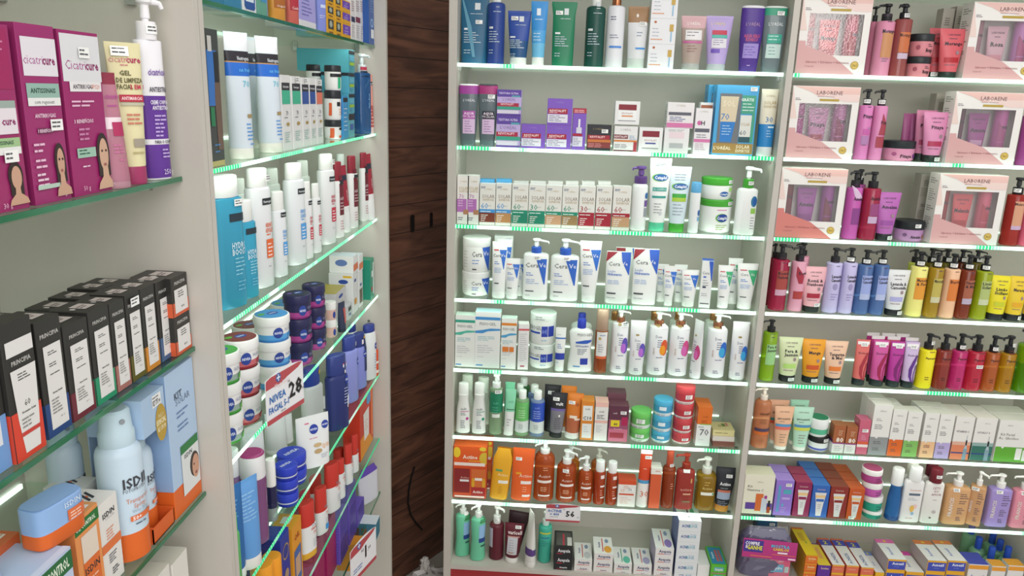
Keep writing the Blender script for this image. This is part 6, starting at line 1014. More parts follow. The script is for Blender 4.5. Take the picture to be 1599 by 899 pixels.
I(r, 'bot', 448, 478, 254, 'large white body lotion bottle with blue print', 'dfe2e6', cap='e4e4e2', yb=279, body='oval', neck=.86, shl=.22, art=lot('4a9ae0', 'HIDRATA', 'SUAVIZA'))
I(r, 'bot', 474, 489, 283, 'small white body lotion bottle with red print, nearer', 'e2e2e4', cap='e8e8e6', yb=311, body='oval', neck=.86, shl=.22, art=lot('c82c44', 'HIDRATA', 'REPARA'))
I(r, 'bot', 488, 502, 286, 'small white body lotion bottle with red print, second', 'e2e2e4', cap='e8e8e6', yb=308, body='oval', neck=.86, shl=.22, art=lot('c82c44', 'HIDRATA', 'REPARA'))
I(r, 'bot', 499, 524, 240, 'large white body lotion bottle with red print', 'e2e2e4', cap='e4e4e2', yb=264, body='oval', neck=.86, shl=.22, art=lot('c82c44', 'HIDRATA', 'REPARA'), st=(.4, .9, 'c'))
for x0, x1, yt in ((369, 391, 278), (417, 441, 262), (466, 486, 250)):
    I(r, 'bot', x0, x1, yt, 'white body lotion bottle in the rear row', 'dce4de', cap='e0e6de', yb=yt+24, body='oval', neck=.86, shl=.22, d=.085)
for x0, x1, yt, yb, ds in ((521, 537, 252, 282, 'white bottle with maroon label and shoulder, nearest'), (542, 559, 243, 270, 'white bottle with maroon label and shoulder, middle'), (562, 575, 238, 262, 'white bottle with maroon label and shoulder, far')):
    I(r, 'bot', x0, x1, yt, ds, 'e6e4e4', cap='8c1c2c', yb=yb, body='oval', neck=.8, shl=.12, art=[('r', -.2, .8, .30, .82, '6a1828'), ('r', -.1, .8, .70, .80, '20202a'), ('T', 'LAÇÃO', .3, .52, .035, 'd8c0c4', .4), ('l', -.1, .7, .46, 3, .04, 'd0b0b8'), ('l', -.1, .7, .22, 4, .035, 'c08890')], st=None)
for x0, x1, yt, ds in ((534, 545, 258, 'maroon body tube leaning between white bottles'), (575, 588, 240, 'maroon body tube leaning at the far end')):
    I(r, 'tube', x0, x1, yt, ds, '9c1c30', cap='e4e4e4', wt=1.1, ch=.32, w=.032, tilt=-4, bands=[(.32, .40, 'e4e2e2'), (.78, .86, '26243a')], art=[('v', 'CORPORAL', .2, .56, .2, 'e0c0c4', .3)])
for x0, x1, yt in ((508, 524, 247), (526, 541, 240)):
    I(r, 'bot', x0, x1, yt, 'clear-capped white bottle in rear row beyond the maroon ones', 'dce4de', cap='dce6e0', yb=yt+18, body='oval', neck=.8, shl=.2, d=.08)
# --- fourth shelf: stacks of cream jars
r = 'B4'
def jr(x0, x1, yts, ds, lid, lower, base, d=.012, logo='223c94', body='e4e2e2', topc=None, low2=None, st=None, facial='7a80a8'):
    return I(r, 'jar', x0, x1, yts, ds, body, cap=body, d=d, lv=.053, ch=.36, lidr=1.07, bands=[(.0, .16, base), (.16, .46, lower)], topc=lid, st=st,
             art=[('e', -.34, .58, .26, .34, logo), ('T', 'NIVEA', -.34, .58, .14, 'd8def0', .20), ('t', 'FACIAL', .28, .72, .18, facial, .24), ('e', .6, .30, .26, .16, low2 or lower)],
             top=[('e', .0, .5, .88, .44, lid), ('e', .1, .5, .34, .14, logo), ('T', 'NIVEA', .1, .5, .08, 'c8d0e8', .24), ('e', -.5, .62, .22, .08, '58b038' if body == 'e4e2e2' else '6a48a0')])
jr(325, 381, 546, 'white face cream jar with green lid and base', '3a9a3c', '8fa89c', '3ca034', low2='58b040')
jr(352, 409, 525, 'white face cream jar with maroon lid and crimson base', '7a2c30', 'c86068', '982430', low2='b02838')
jr(366, 416, 506, 'white face cream jar with maroon lid, rear row', '7a2c30', 'c86068', '982430', d=.098, low2='b02838')
jr(401, 456, 489, 'white face cream jar with sky blue lid and base', '3a88cc', '50a0e0', '3a8cd8', low2='3a90e0')
jr(424, 472, 472, 'white face cream jar with sky blue lid, rear row', '3a88cc', '50a0e0', '3a8cd8', d=.098, low2='3a90e0')
jr(446, 489, 457, 'navy night cream jar with magenta base', '22203c', 'a83888', '8c2c78', body='211f4c', low2='a83c90', facial='9a90c0')
jr(475, 510, 443, 'navy night cream jar with magenta base, farther stack', '22203c', 'a83888', '8c2c78', body='211f4c', low2='a83c90', facial='9a90c0')
I(r, 'jar', 507, 526, 470, 'white and blush cream jar beyond navy ones', 'd8b0a4', cap='e4e4e2', d=.012, lv=.05, ch=.42, lidr=1.05, art=[('e', -.1, .5, .26, .34, '223c94'), ('r', .3, .8, .1, .8, 'e4dcd8')])
gr = [('l', -.8, .6, .80, 1, .02, 'd09090'), ('r', -.4, .3, .66, .69, '3a68b8'), ('l', -.8, .7, .56, 9, .045, '8a8c94')]
bx(r, 525, 541, 452, 'silver carton with gold top, nearer', 'c2c0c4', dep=.072, topc='a8963c', d=.03, side=gr, art=[('e', .0, .82, .4, .05, '28469c'), ('e', .1, .58, .5, .05, '9a8468'), ('e', .1, .36, .5, .05, '8a7458'), ('r', -.5, .5, .05, .14, 'b09030')])
bx(r, 509, 524, 450, 'silver carton with gold top, tucked behind', 'bcbcc0', dep=.07, topc='a8963c', d=.10, side=gr)
bx(r, 543, 550, 475, 'slim silver carton with dark strip', 'c4c4c8', dep=.03, art=[('r', -.6, .6, .55, .85, '3a3634'), ('e', 0, .3, .4, .08, '28469c')], d=.02)
a1 = bx(r, 552, 559, 425, 'tall white carton with navy disc and yellow tag', 'dcdcdc', dep=.065, d=.02, side=[('e', .2, .80, .40, .055, '28469c'), ('r', .2, .9, .90, .95, 'e0b020'), ('l', -.8, .2, .7, 5, .05, 'b0b0b8')], art=[('e', 0, .8, .4, .04, '28469c'), ('r', -.5, .5, .2, .35, 'd89028')])
bx(r, 552, 559, 398, 'short white carton with orange edge on top, nearer', 'e0e0e0', dep=.065, d=.02, zb=a1['_t']+.0004, topc='c8d0dc', art=[('r', -1, 1, .1, .5, 'e0744c')], side=[('e', .0, .6, .5, .2, '5a74b0')])
a2 = bx(r, 561, 567, 423, 'tall white carton beside the green one', 'dcdcdc', dep=.05, d=.02, art=[('e', 0, .62, .4, .04, '28469c'), ('r', -.7, .7, .1, .5, '6a5a4a')])
bx(r, 561, 567, 397, 'short white carton with orange edge on top, farther', 'e0e0e0', dep=.06, d=.02, zb=a2['_t']+.0004, topc='c8d0dc', art=[('r', -1, 1, .1, .5, 'e0744c')], side=[('e', .0, .6, .5, .2, '5a74b0')])
bx(r, 576, 587, 404, 'emerald green carton at the far end', '1e9070', w=.045, dep=.05, d=.02, side=[('r', -1, 1, 0, 1, '1e8c70')], art=[('r', -.4, .5, .55, .7, 'e0e8e4'), ('r', .2, .8, .1, .9, 'c8dcd4'), ('r', -.6, 0, .2, .3, 'c83040')])
I(r, 'tube', 528, 540, 500, 'dark blue and red tube in front of silver carton', '28304c', cap='1c2038', wt=1.1, ch=.12, d=.001, w=.022, h=.075, art=[('r', .1, .8, .3, .8, 'c05048')])
# --- fifth shelf
r = 'B5'
ci = lambda uc, v, rr, rv: [('e', uc, v, rr, rv, '1f38a0'), ('T', 'NIVEA', uc, v, rv*.42, 'e0e4f4', rr*.8)]
I(r, 'bot', 359, 381, 700, 'lilac toner bottle with white cap beside panel', '~b08ac0', cap='e6e4e8', yb=741, neck=.98, shl=.05, d=.055)
I(r, 'bot', 384, 417, 705, 'mauve toner bottle with white and plum cap', '~9a5a94', cap='e6e4e6', yb=742, neck=.98, shl=.05, w=.048, d=.012, topc='8c2460')
I(r, 'bot', 418, 434, 716, 'navy toner bottle with white cap', '~28285c', cap='e8e8e4', yb=757, neck=.98, shl=.05, d=.02, bands=[(0, .22, '~a8b0b0')])
I(r, 'tube', 356, 374, 762, 'dark blue gel tube beside the panel', '1e62a8', cap='e4e6e4', wt=1.2, ch=.12, d=.012, w=.046, art=[('l', -.7, .5, .85, 5, .04, '5a98d0')])
I(r, 'tube', 381, 400, 748, 'light blue gel tube in front of mauve bottle', '5a98dc', cap='e4e0dc', wt=1.2, ch=.13, d=.0, w=.044, art=[('l', -.7, .5, .85, 8, .04, '90c0ec')])
I(r, 'bot', 361, 372, 800, 'small green bottle low beside the panel', '58b060', cap='48c048', yb=830, d=-.002, neck=.8, w=.028)
bj = I(r, 'jar', 434, 479, 705, 'round blue cream tin with lettered lid, taller stack', '2030b0', cap='2438c0', d=.012, lv=.031, ch=.55, lidr=1.03, bands=[(.6, .8, 'c8ccd8')], top=[('T', 'NIVEA', 0, .5, .16, 'd0d8f0', .6)])
I(r, 'jar', 432, 466, 724, 'round blue cream tin, stack nearer the shelf edge', '2030b0', cap='2438c0', d=.0, w=.046, lv=.031, ch=.55, lidr=1.03, bands=[(.6, .8, 'c8ccd8')], top=[('T', 'NIVEA', 0, .5, .16, 'd0d8f0', .6)])
for x0, x1, yt, ds, wd in ((384, 410, 664, 'white body tube behind toner bottles, nearest', .055), (418, 445, 640, 'pale glossy body tube standing behind tins', .055), (446, 452, 648, 'slim white tube with blue print behind tins', .03)):
    I(r, 'tube', x0, x1, yt, ds, 'dcdfe2', cap='e6e6e6', wt=1.15, ch=.1, d=.105, w=wd)
I(r, 'pouch', 464, 515, 648, 'large white anti-age body tube with gold oval', 'e2e3e4', wt=1.0, d=.002, yaw=-48, name='squeeze_tube', cat='tube', art=ci(.0, .74, .26, .095)+ci(.7, .78, .22, .08)+[('r', -.5, -.25, .86, .88, 'd84878'), ('l', -.3, .5, .57, 1, .03, 'd06a88'), ('e', .15, .42, .24, .04, 'c8a878'), ('e', .15, .30, .24, .045, 'b89868'), ('T', 'Q10', .62, .38, .08, 'ecae78', .22), ('l', .3, .8, .22, 3, .03, 'b0b4c0')])
I(r, 'tube', 499, 515, 618, 'white body tube with navy cap half hidden', 'dfe1e2', cap='28348c', wt=1.0, ch=.05, d=.07, w=.05)
I(r, 'bot', 472, 504, 572, 'white lotion bottle with blue cap and yellow tag', 'dcdfe0', cap='2440a4', yb=600, body='oval', d=.085, neck=.8, shl=.2, art=[('r', .4, .7, .84, .92, 'e8b020')])
I(r, 'bot', 510, 544, 553, 'large navy body lotion bottle with price stickers', '202c6e', cap='24337c', yb=583, body='oval', neck=.9, shl=.35, d=.003, yaw=-36, art=ci(.62, .66, .18, .06)+[('r', .3, .42, .83, .88, 'e8e4e6'), ('r', .3, .42, .87, .885, 'd84060'), ('r', .62, .74, .83, .88, 'e8e4e6'), ('r', .62, .74, .87, .885, 'd84060'), ('r', .45, .57, .75, .79, 'e8e4e6'), ('l', .3, .85, .55, 6, .04, 'b0b8dc'), ('p', [(.28, .6, .7), (.4, .62, .8), (.46, .7, .75)], 'dfe2ec')])
I(r, 'bot', 534, 559, 524, 'periwinkle lotion bottle with navy cap, nearer', '8890dc', cap='28388c', yb=545, body='oval', neck=.85, shl=.3, art=[('r', .5, .7, .84, .9, 'ece6ea')]+ci(.7, .6, .18, .06))
I(r, 'bot', 551, 572, 519, 'periwinkle lotion bottle with navy cap, farther', '8088d8', cap='22307c', yb=540, body='oval', neck=.85, shl=.3, art=[('r', .0, .3, .80, .88, 'e8dce4'), ('r', .3, .9, .3, .9, '222c60'), ('r', .3, .9, .88, .93, 'e0a828')]+ci(.4, .62, .3, .06))
I(r, 'bot', 571, 583, 506, 'white lotion bottle with navy cap near far end', 'e0e2e4', cap='26368c', yb=517, body='oval', neck=.9, shl=.2, w=.048, dep=.030, art=ci(.6, .6, .3, .06)+[('r', .5, .8, .78, .9, 'e8c8d0'), ('l', .2, .8, .45, 6, .05, '8aa0c8')])
I(r, 'bot', 545, 558, 507, 'white lotion bottle with navy cap in rear row', 'dcdfe0', cap='26368c', yb=517, body='oval', neck=.9, shl=.2, d=.075)
I(r, 'bot', 584, 592, 529, 'orange spray bottle at the far end', 'e0481c', cap='d84018', yb=545, body='oval', neck=.5, shl=.4, w=.024, dep=.022, d=.0, art=[('r', -.8, .8, .1, .18, 'e8dcd4'), ('r', -.8, .8, .36, .42, 'e8dcd4')])
# --- sixth shelf
r = 'B6'
for x0, x1, yt, yb, ds, st_ in ((468, 494, 783, 818, 'white sunscreen bottle with red cap, nearest', 'e8a828'), (492, 512, 760, 796, 'white sunscreen bottle with red cap, second', '3a98dc'), (507, 531, 722, 757, 'white sunscreen bottle with red cap, third and biggest', 'dfe0e2'), (527, 539, 716, 738, 'white sunscreen bottle with red cap, fourth', 'dfe0e2'), (538, 551, 693, 722, 'white sunscreen bottle with red cap, fifth', 'dfe0e2'), (549, 560, 678, 708, 'white sunscreen bottle with red cap, sixth', 'dfe0e2')):
    I(r, 'bot', x0, x1, yt, ds, 'e2e2e4', cap='cc2c22', yb=yb, body='oval', neck=.96, shl=.06, d=.015, bands=[(0, .12, st_)] if st_[0] == 'e' else (), art=[('l', .1, .8, .60, 2, .03, '8a90a0'), ('T', 'SUNDOWN', .45, .52, .04, 'd84030', .45), ('t', '70', .5, .44, .06, 'e07058', .25), ('l', .2, .8, .32, 4, .04, 'c0c4cc')]+([('r', .2, .9, .08, .2, '2a90dc')] if st_[0] == '3' else []))
for x0, x1, yt in ((483, 503, 742), (468, 486, 766), (520, 538, 700), (538, 552, 678)):
    I(r, 'bot', x0, x1, yt, 'red-capped sunscreen bottle in the rear row', 'd8d4d6', cap='c82a20', yb=yt+24, body='oval', neck=.96, shl=.06, d=.075)
kx = bx(r, 563, 583, 606, 'orange and red sunscreen kit carton at far end', 'd0301c', dep=.05, d=.02, cat='gift box', name='kit_carton', art=[('p', [(.0, -1, 1), (.2, -1, .4), (.34, -1, -.2)], 'f08c14'), ('p', [(.22, -.4, .3), (.66, -.5, .35)], 'e6e2e0'), ('l', -.3, .2, .5, 3, .06, 'e06a50'), ('e', .35, .80, .35, .1, '3a98d8'), ('r', -.9, .2, .86, .94, 'e8d0c8'), ('r', .6, .95, .1, .9, 'e8641c')])
bx(r, 424, 440, 856, 'low navy blue carton with gold ring, nearer', '1c2c8c', dep=.05, d=.045, topc='2438a4', art=[('e', .1, .7, .7, .12, 'b08a50'), ('e', .1, .7, .6, .1, '1c2c8c')], side=[('e', .1, .72, .5, .12, 'b0805a'), ('e', .1, .72, .42, .1, '1a2a88'), ('T', 'NIVEA', .1, .72, .06, 'b8c4ec', .5)])
bx(r, 443, 456, 833, 'navy blue carton with gold ring, farther', '20309c', dep=.07, d=.012, topc='2a3cb0', art=[('e', .1, .76, .7, .1, 'b08a50'), ('e', .1, .76, .6, .08, '1c2c8c'), ('e', .1, .45, .5, .08, 'a88a68')], side=[('r', -1, 1, 0, 1, '1e2e98')])
bx(r, 460, 474, 815, 'orange-yellow carton with blue panel', 'e89418', dep=.045, d=.012, topc='e8a020', art=[('r', -.7, .7, .1, .62, '3a60a8'), ('T', 'OIL', 0, .8, .08, 'a83818', .8), ('r', -.5, .5, .2, .5, 'c8a080')], side=[('r', -1, 1, 0, 1, 'e8961c')], st=None, top=[('r', -.3, .6, .3, .75, 'e8e4e0')])
I(r, 'jar', 402, 428, 879, 'orange round-lidded tub, nearer', 'e07c10', cap='f09818', d=.0, ch=.3, w=.042, top=[])
I(r, 'jar', 419, 441, 867, 'orange round-lidded tub, farther', 'e07c10', cap='f09818', d=.0, ch=.3, w=.036, top=[])
# --- seventh shelf
r = 'B7'
pu = lambda: [('r', -.9, .9, .06+.12*i, .12+.12*i, '4a38a4') for i in range(8)]
for x0, x1, yts, ds in ((532, 544, 797, 'purple ribbed pad pack, nearest column'), (546, 557, 757, 'purple ribbed pad pack, middle column'), (559, 569, 784, 'purple ribbed pad pack, far column')):
    bx(r, x0, x1, yts, ds, '6a50c0', dep=.06, d=.02, lv=.055, art=pu(), side=[('r', -.9, .9, .06+.12*i, .11+.12*i, '5442b0') for i in range(8)])
for x0, x1, yts, ds in ((494, 508, 838, 'dark magenta pad carton, nearer column'), (512, 526, 806, 'dark magenta pad carton, farther column')):
    bx(r, x0, x1, yts, ds, 'a01858', dep=.10, d=.03, lv=.045, topc='b01c64', side=[('r', -.9, .9, .05, .95, 'b0286c'), ('l', -.6, .4, .6, 2, .2, 'd080a8')])
I(r, 'pouch', 560, 590, 728, 'white soft pack with purple top, far end', 'c8c8d4', d=.04, w=.09, dep=.03, bands=[(.78, 1, '5a3cac')], wt=.7)
I(r, 'pouch', 526, 534, 806, 'crimson soft pack between magenta and purple packs', 'b01840', d=.10, w=.05, dep=.03, wt=.8)
for yt, zz in (([892, 871, 851, 832], None),):
    bx(r, 588, 592, 834, 'grey-blue carton with white top at far end', '3a7a94', dep=.11, w=.05, d=-.028, lv=.042, topc='d8e0e4', side=[('r', -.2, .1, .3, .8, '6a4a38'), ('r', .2, .5, .3, .8, '7a5a40'), ('l', -.9, -.3, .8, 4, .15, '88b0c0')], top=[('t', 'OXOXO', 0, .4, .2, '3a4a70', .7)])
bx(r, 566, 578, 884, 'orange carton low beside the grey-blue stack', 'e8921c', dep=.08, w=.045, d=-.02, lv=.04)
# ================================================================== LEFTMOST CABINET
r = 'A1'
cic = lambda k: [('r', -.82, .98, .72, .93, 'e2dce4'), ('t', 'cicatri', -.28, .81, .05, 'b05a98', .5), ('T', 'cure', .52, .81, .05, '8c1c60', .34), ('r', -.8, .92, .60, .68, '8fb4a8'), ('T', 'ANTISSINAIS', .05, .64, .026, '1c4438', .75), ('r', -.8, .92, .555, .60, 'e6e6e4'), ('t', 'com regenext', .05, .577, .022, '4a3a48', .6), ('T', 'ANTIRRUGAS', 0, .50, .022, 'ecc8dc', .55), ('r', -.5, .3, .40, .43, '6a1c48'), ('T', '3 BENEFÍCIOS', -.1, .415, .018, 'e8c8dc', .4), ('l', -.8, -.1, .34, 2, .035, 'e8b8d4'), ('l', -.8, -.1, .25, 2, .035, 'e8b8d4'), ('l', -.8, -.2, .17, 3, .03, 'e8c8dc'), ('r', -.85, .35, .085, .11, 'b0c8b8'), ('t', k, .45, .045, .03, 'e8b0d0', .25)]
face = lambda c='c89a80': [('e', .48, .235, .30, .105, '2c1e1c'), ('r', .22, .78, .11, .22, '2c1e1c'), ('e', .50, .225, .20, .085, c), ('p', [(.03, .12, .97), (.07, .18, .92), (.10, .36, .66), (.16, .40, .62)], c), ('e', .42, .245, .045, .008, '3a2420'), ('e', .60, .245, .045, .008, '3a2420'), ('e', .50, .178, .07, .009, 'a05a54')]
bx(r, -46, 48, 33, 'magenta face cream carton cut by the frame edge', '9c2462', dep=.05, d=.01, topc='3a2850', art=[('r', -1, .9, .66, .98, 'a01c58'), ('l', -.6, .8, .95, 8, .02, 'd080a8'), ('r', -1, .9, .56, .60, '98a8a0'), ('r', -1, .9, .42, .56, 'e2d8e0'), ('t', 'cicatri', -.1, .49, .04, 'b05a98', .4), ('T', 'cure', .6, .49, .04, '8c1c60', .3), ('r', -1, .9, .35, .40, '9cc088'), ('T', 'ANTISSINAIS', .3, .375, .02, '1c4438', .6), ('r', -1, .9, .31, .35, 'e6e6e4'), ('t', '30 g', .2, .035, .03, 'e8b0d0', .25)]+[('e', .58, .19, .26, .08, '2c1e1c'), ('r', .36, .82, .08, .17, '2c1e1c'), ('e', .60, .18, .18, .065, 'c89a80'), ('p', [(.03, .26, .97), (.06, .32, .92), (.09, .5, .70), (.13, .52, .68)], 'c89a80')], st=(.5, .30))
bx(r, 56, 113, 38, 'magenta face cream carton with green band, 50 g', '9c2468', dep=.05, d=.01, topc='8a3a70', art=cic('50 g')+face(), st=(.5, .445), side=[('r', -1, 1, 0, 1, '8a1c58')])
bx(r, 117, 176, 49, 'magenta face cream carton with large white top, 50 g', '9c1c64', dep=.05, d=.01, topc='80306a', art=[('r', -.95, .98, .42+.28, .98, 'dcdce0'), ('t', 'Cicatri', -.30, .80, .055, 'a8408a', .5), ('T', 'cure', .52, .80, .055, '8c1c60', .34), ('r', -.7, .9, .64, .70, 'e6e2e4'), ('T', 'ANTIRRUGAS', -.05, .67, .026, '4a3a48', .5), ('t', 'FPS20', .60, .67, .026, 'e07858', .25), ('l', -.7, .6, .58, 2, .025, 'e8b8d4'), ('T', '3 BENEFÍCIOS', -.2, .46, .022, 'ecc8dc', .5), ('l', -.5, .3, .41, 3, .03, 'c87aa8'), ('r', -.7, .25, .235, .295, '98c0ac'), ('l', -.6, .1, .28, 2, .02, '2c5a48'), ('l', -.5, .1, .18, 1, .02, 'e8c8dc'), ('t', '50 g', -.4, .045, .03, 'e8b0d0', .25)]+[('e', .62, .25, .34, .13, '2c1e1c'), ('r', .32, .94, .10, .24, '2c1e1c'), ('e', .64, .24, .24, .105, 'd0a488'), ('p', [(.02, .2, .98), (.06, .28, .98), (.10, .50, .82), (.18, .52, .78)], 'd0a488'), ('e', .55, .265, .05, .008, '3a2420'), ('e', .76, .265, .05, .008, '3a2420'), ('e', .65, .175, .08, .010, 'a05a54')], st=(.1, .875), side=[('r', -1, 1, 0, 1, '8a1c58')])
I(r, 'tube', 168, 196, 113, 'clear rose water bottle-tube leaning before the cream tube', '~d890a8', cap='~d8a0b0', wt=.62, ch=.06, w=.034, d=.002, dep=.026, bands=[(.90, 1, '8c2840'), (.52, .62, 'ead8e0')], art=[('r', -.2, .6, .46, .58, 'b02858'), ('T', 'cicatri', .1, .80, .04, 'b04890', .5), ('l', -.3, .4, .72, 1, .03, 'b04890'), ('l', -.3, .6, .38, 3, .03, 'c86a98'), ('l', .0, .4, .25, 1, .03, 'c86a98')])
I(r, 'tube', 190, 230, 66, 'cream gel cleanser tube with magenta cap', 'ddd4a4', cap='a02c5c', wt=1.42, ch=.13, d=.003, yaw=-34, art=[('T', 'cure', .45, .885, .045, 'b02c58', .4), ('t', 'cicatri', -.35, .885, .045, 'c87a80', .5), ('l', -.3, .4, .845, 1, .02, 'c87a80'), ('T', 'GEL', -.1, .79, .032, '5a5430', .3), ('T', 'DE LIMPEZA', .1, .74, .032, '5a5430', .7), ('T', 'FACIAL', -.2, .695, .032, '5a5430', .4), ('T', '3 EM 1', .45, .695, .032, 'c02c48', .4), ('r', -.55, .75, .59, .64, 'b82840'), ('T', 'ANTIMARCAS', .1, .615, .022, 'f0d4d4', .55), ('r', -.5, .75, .565, .585, 'b8b49c'), ('l', -.3, .6, .50, 3, .03, 'c8745c'), ('r', -.1, .5, .27, .33, '9a9080'), ('l', -.2, .5, .23, 1, .03, 'b0a470')], st=(-.35, .94))
I(r, 'pump', 228, 266, -6, 'purple and white stretch mark lotion pump bottle', 'e6e4ea', cap='eceaee', yb=62, body='oval', neck=.66, shl=.10, nz=70, d=.003, bands=[(.01, .20, '5c2c94'), (.23, .47, '5c2c94')], art=[('T', 'cicatricure', .3, .60, .035, '7a58a8', .8), ('T', 'ANTIESTRIAS', .3, .505, .026, '4a4450', .8), ('T', 'CREME CORPORAL', .3, .435, .022, 'e4dcf0', .8), ('T', 'ANTIESTRIAS', .3, .405, .022, 'e4dcf0', .7), ('l', -.3, .7, .36, 6, .022, 'b8a0dc'), ('T', 'PARA O CORPO', .3, .215, .018, '3a3440', .7), ('l', .1, .7, .17, 3, .02, 'b8a0dc'), ('t', '250 g', .5, .045, .03, 'dcd0ec', .4)], st=(.1, .9, 'c'))
# --- second shelf: black cartons with labels
r = 'A2'
pri = lambda c, n=0: [('r', -1, 1, .0, .30 if n == 0 else .34, c), ('T', 'PRINCIPIA', .0, .87, .035, 'b8b6b2', .74), ('r', -.62, .78, .06, .78, 'dedcda'), ('l', -.3, .5, .72, 2, .02, '4a4846'), ('l', -.3, .5, .62, 2, .02, '4a4846'), ('l', -.3, .5, .53, 1, .02, '4a4846'), ('T', 'Sérum Facial', .1, .37, .016, '3a3836', .5), ('l', -.45, .5, .31, 5, .028, '8a8886'), ('t', 'Nº 11', .3, .14, .016, '3a3836', .2)]
prt = [('r', -.3, .7, .25, .7, 'c4b8b4'), ('e', -.6, .5, .12, .08, 'd8d4d0'), ('l', -.2, .6, .5, 2, .1, '5a4a48')]
def pr(x0, x1, yt, ds, c, **k): return bx('A2', x0, x1, yt, ds, '2a2826', dep=.044, d=.012, topc='2e2b29', top=prt, side=[('r', -1, 1, 0, .30, c)], art=pri(c), **k)
bx(r, -30, 20, 538, 'black and blue carton cut by the frame edge', '2a2826', dep=.055, d=.012, topc='2e2b29', art=[('r', -1, 1, 0, .42, '6a98d4'), ('r', -.7, .7, .72, .88, 'dcdad8'), ('r', -.7, .6, .2, .66, 'd8dce4')], top=[('r', -.8, .2, .3, .6, '5a88c0')])
bx(r, 27, 73, 500, 'tallest black carton with red-orange base printed 60', '2a2826', dep=.075, d=.008, topc='2e2b29', side=[('r', -1, 1, 0, .36, 'd83c24')], art=[('r', -1, 1, 0, .36, 'dc3c28'), ('r', -.82, .92, .76, .87, 'dedcda'), ('T', 'PRINCIPIA', .05, .71, .032, 'b8b6b2', .62), ('p', [(.04, -.38, .62), (.30, -.58, .78), (.66, -.72, .92)], 'dedcda'), ('l', -.3, .5, .62, 3, .02, '4a4846'), ('t', '60', .1, .40, .045, '3a3836', .3), ('T', 'Protetor Solar', .15, .34, .016, '3a3836', .5), ('l', -.4, .5, .29, 3, .028, '8a8886'), ('r', -.5, .7, .17, .20, 'c83830')], top=[('T', 'PRINCIPIA', .1, .35, .10, 'b0aeac', .7), ('r', -.9, -.6, .2, .4, '80a8c8')])
pr(76, 113, 497, 'black carton with navy blue base', '20407c')
pr(115, 151, 502, 'black carton with maroon base', '6c2230')
pr(152.5, 183, 481, 'black carton with emerald base', '1f9064')
pr(184, 206, 470, 'black carton with dusty rose base', 'a86860')
pr(207.5, 229, 457, 'black carton with olive base and price sticker', '5c5414', st=(.1, .90))
pr(230, 251, 447, 'black carton with amber base', 'd4841c')
pr(253, 274, 437, 'black carton with slate blue base', '42608c')
bx(r, 276, 300, [490, 432], 'short black carton with orange base, end stack', '2a2826', dep=.055, d=.004, topc='2e2b29', art=[('r', -1, 1, 0, .36, 'd4542c'), ('T', 'PRINCIPIA', .0, .84, .08, 'b8b6b2', .8), ('r', -.75, .85, .08, .68, 'dedcda'), ('l', -.3, .5, .6, 3, .06, '4a4846'), ('T', 'Nº11', .2, .2, .05, '3a3836', .3)], side=[('r', -1, 1, 0, .36, 'd4542c')], top=prt)
for x0, x1, yt in ((110, 140, 478), (143, 167, 462), (170, 190, 448), (193, 212, 440)):
    bx(r, x0, x1, yt, 'plain-sided black carton in the rear row', '2a2826', dep=.044, d=.066, topc='2e2b29', top=prt, side=[('l', -.8, .3, .86, 2, .07, 'b0aeac')])
# --- third shelf: sunscreens
r = 'A3'
isd = [('T', 'ISDIN', .35, .545, .065, '3a3c44', .72), ('t', 'FOTOPROTECTOR', .35, .495, .024, '4a4c54', .74), ('t', 'Transparent', .3, .425, .032, 'd87850', .6), ('t', 'Spray', .3, .385, .032, 'd87850', .3), ('t', 'Wet Skin', .3, .35, .024, '9ab0c0', .4), ('r', -.2, .95, .285, .32, 'e06a38'), ('T', '50+', .1, .302, .024, 'f4e4dc', .3), ('l', .0, .8, .26, 1, .02, '4a5a70')]
I(r, 'spray', 168, 234, 637, 'pale blue sunscreen spray bottle with orange base', 'c0d4e4', cap='b8d0dc', yb=690, neck=.78, shl=.5, d=.003, yaw=-34, w=.054, bands=[(.0, .20, 'e0601c')], art=isd)
kit = bx(r, 275, 316, 572, 'tall pale blue sun kit carton with woman portrait', 'a9c4e2', dep=.10, d=.006, cat='gift box', name='kit_carton', bands=[(0, .20, 'e0601c')], topc='a4c0de', art=[('T', 'KIT', -.2, .82, .045, '3a4658', .35), ('t', 'SOLAR', .1, .775, .045, '6a7a98', .6), ('l', -.4, .5, .70, 2, .03, '5a78a8'), ('l', -.4, .5, .61, 2, .03, '5a78a8'), ('r', -.35, .92, .40, .46, '1f7838'), ('r', -.35, .92, .10, .40, 'd8dcdc'), ('T', 'ISDIN', .15, .37, .03, '2a3038', .5), ('e', .55, .26, .34, .09, '30241f'), ('e', .62, .24, .26, .085, 'c89478'), ('e', .50, .26, .05, .007, '2a1c1c'), ('e', .62, .19, .08, .01, '8a4a44')], side=[('r', -1, 1, .2, 1, '88a8d0')])
# the kit's low front: header flap and orange tray, spray bottle standing in it
P = Vector((XB-.006, 0, ROWS['A3'][1])); T = Vector((0, 1, 0)); y0 = solve_u(241, P, T); y1 = solve_u(273, P, T)
kr = bpy.data.objects.new('kit_tray', None); COL.objects.link(kr); z0 = ROWS['A3'][1]+.0006; kr.location = (XB-.006-.036, (y0+y1)/2, z0); L = (y1-y0)/2; D = .036
mb = MB()
for a, b in (((-D, -L, 0), (D, L, .0015)), ((D-.0015, -L, 0), (D, L, .022)), ((-D, -L, 0), (-D+.0015, L, .03)), ((-D, -L, .0015), (D, -L+.0015, .024)), ((-D, L-.0015, .0015), (D, L, .024))): mb.box(a, b, 'dc5c20')
mb.build('tray', kr)
hz = solve_h(614, Vector((XB-.006, (y0+y1)/2, z0))); hb_ = solve_h(672, Vector((XB-.006, (y0+y1)/2, z0)))
mb = MB(); mb.box((-D, -L, hb_), (D, L, hz), 'a4c0de')
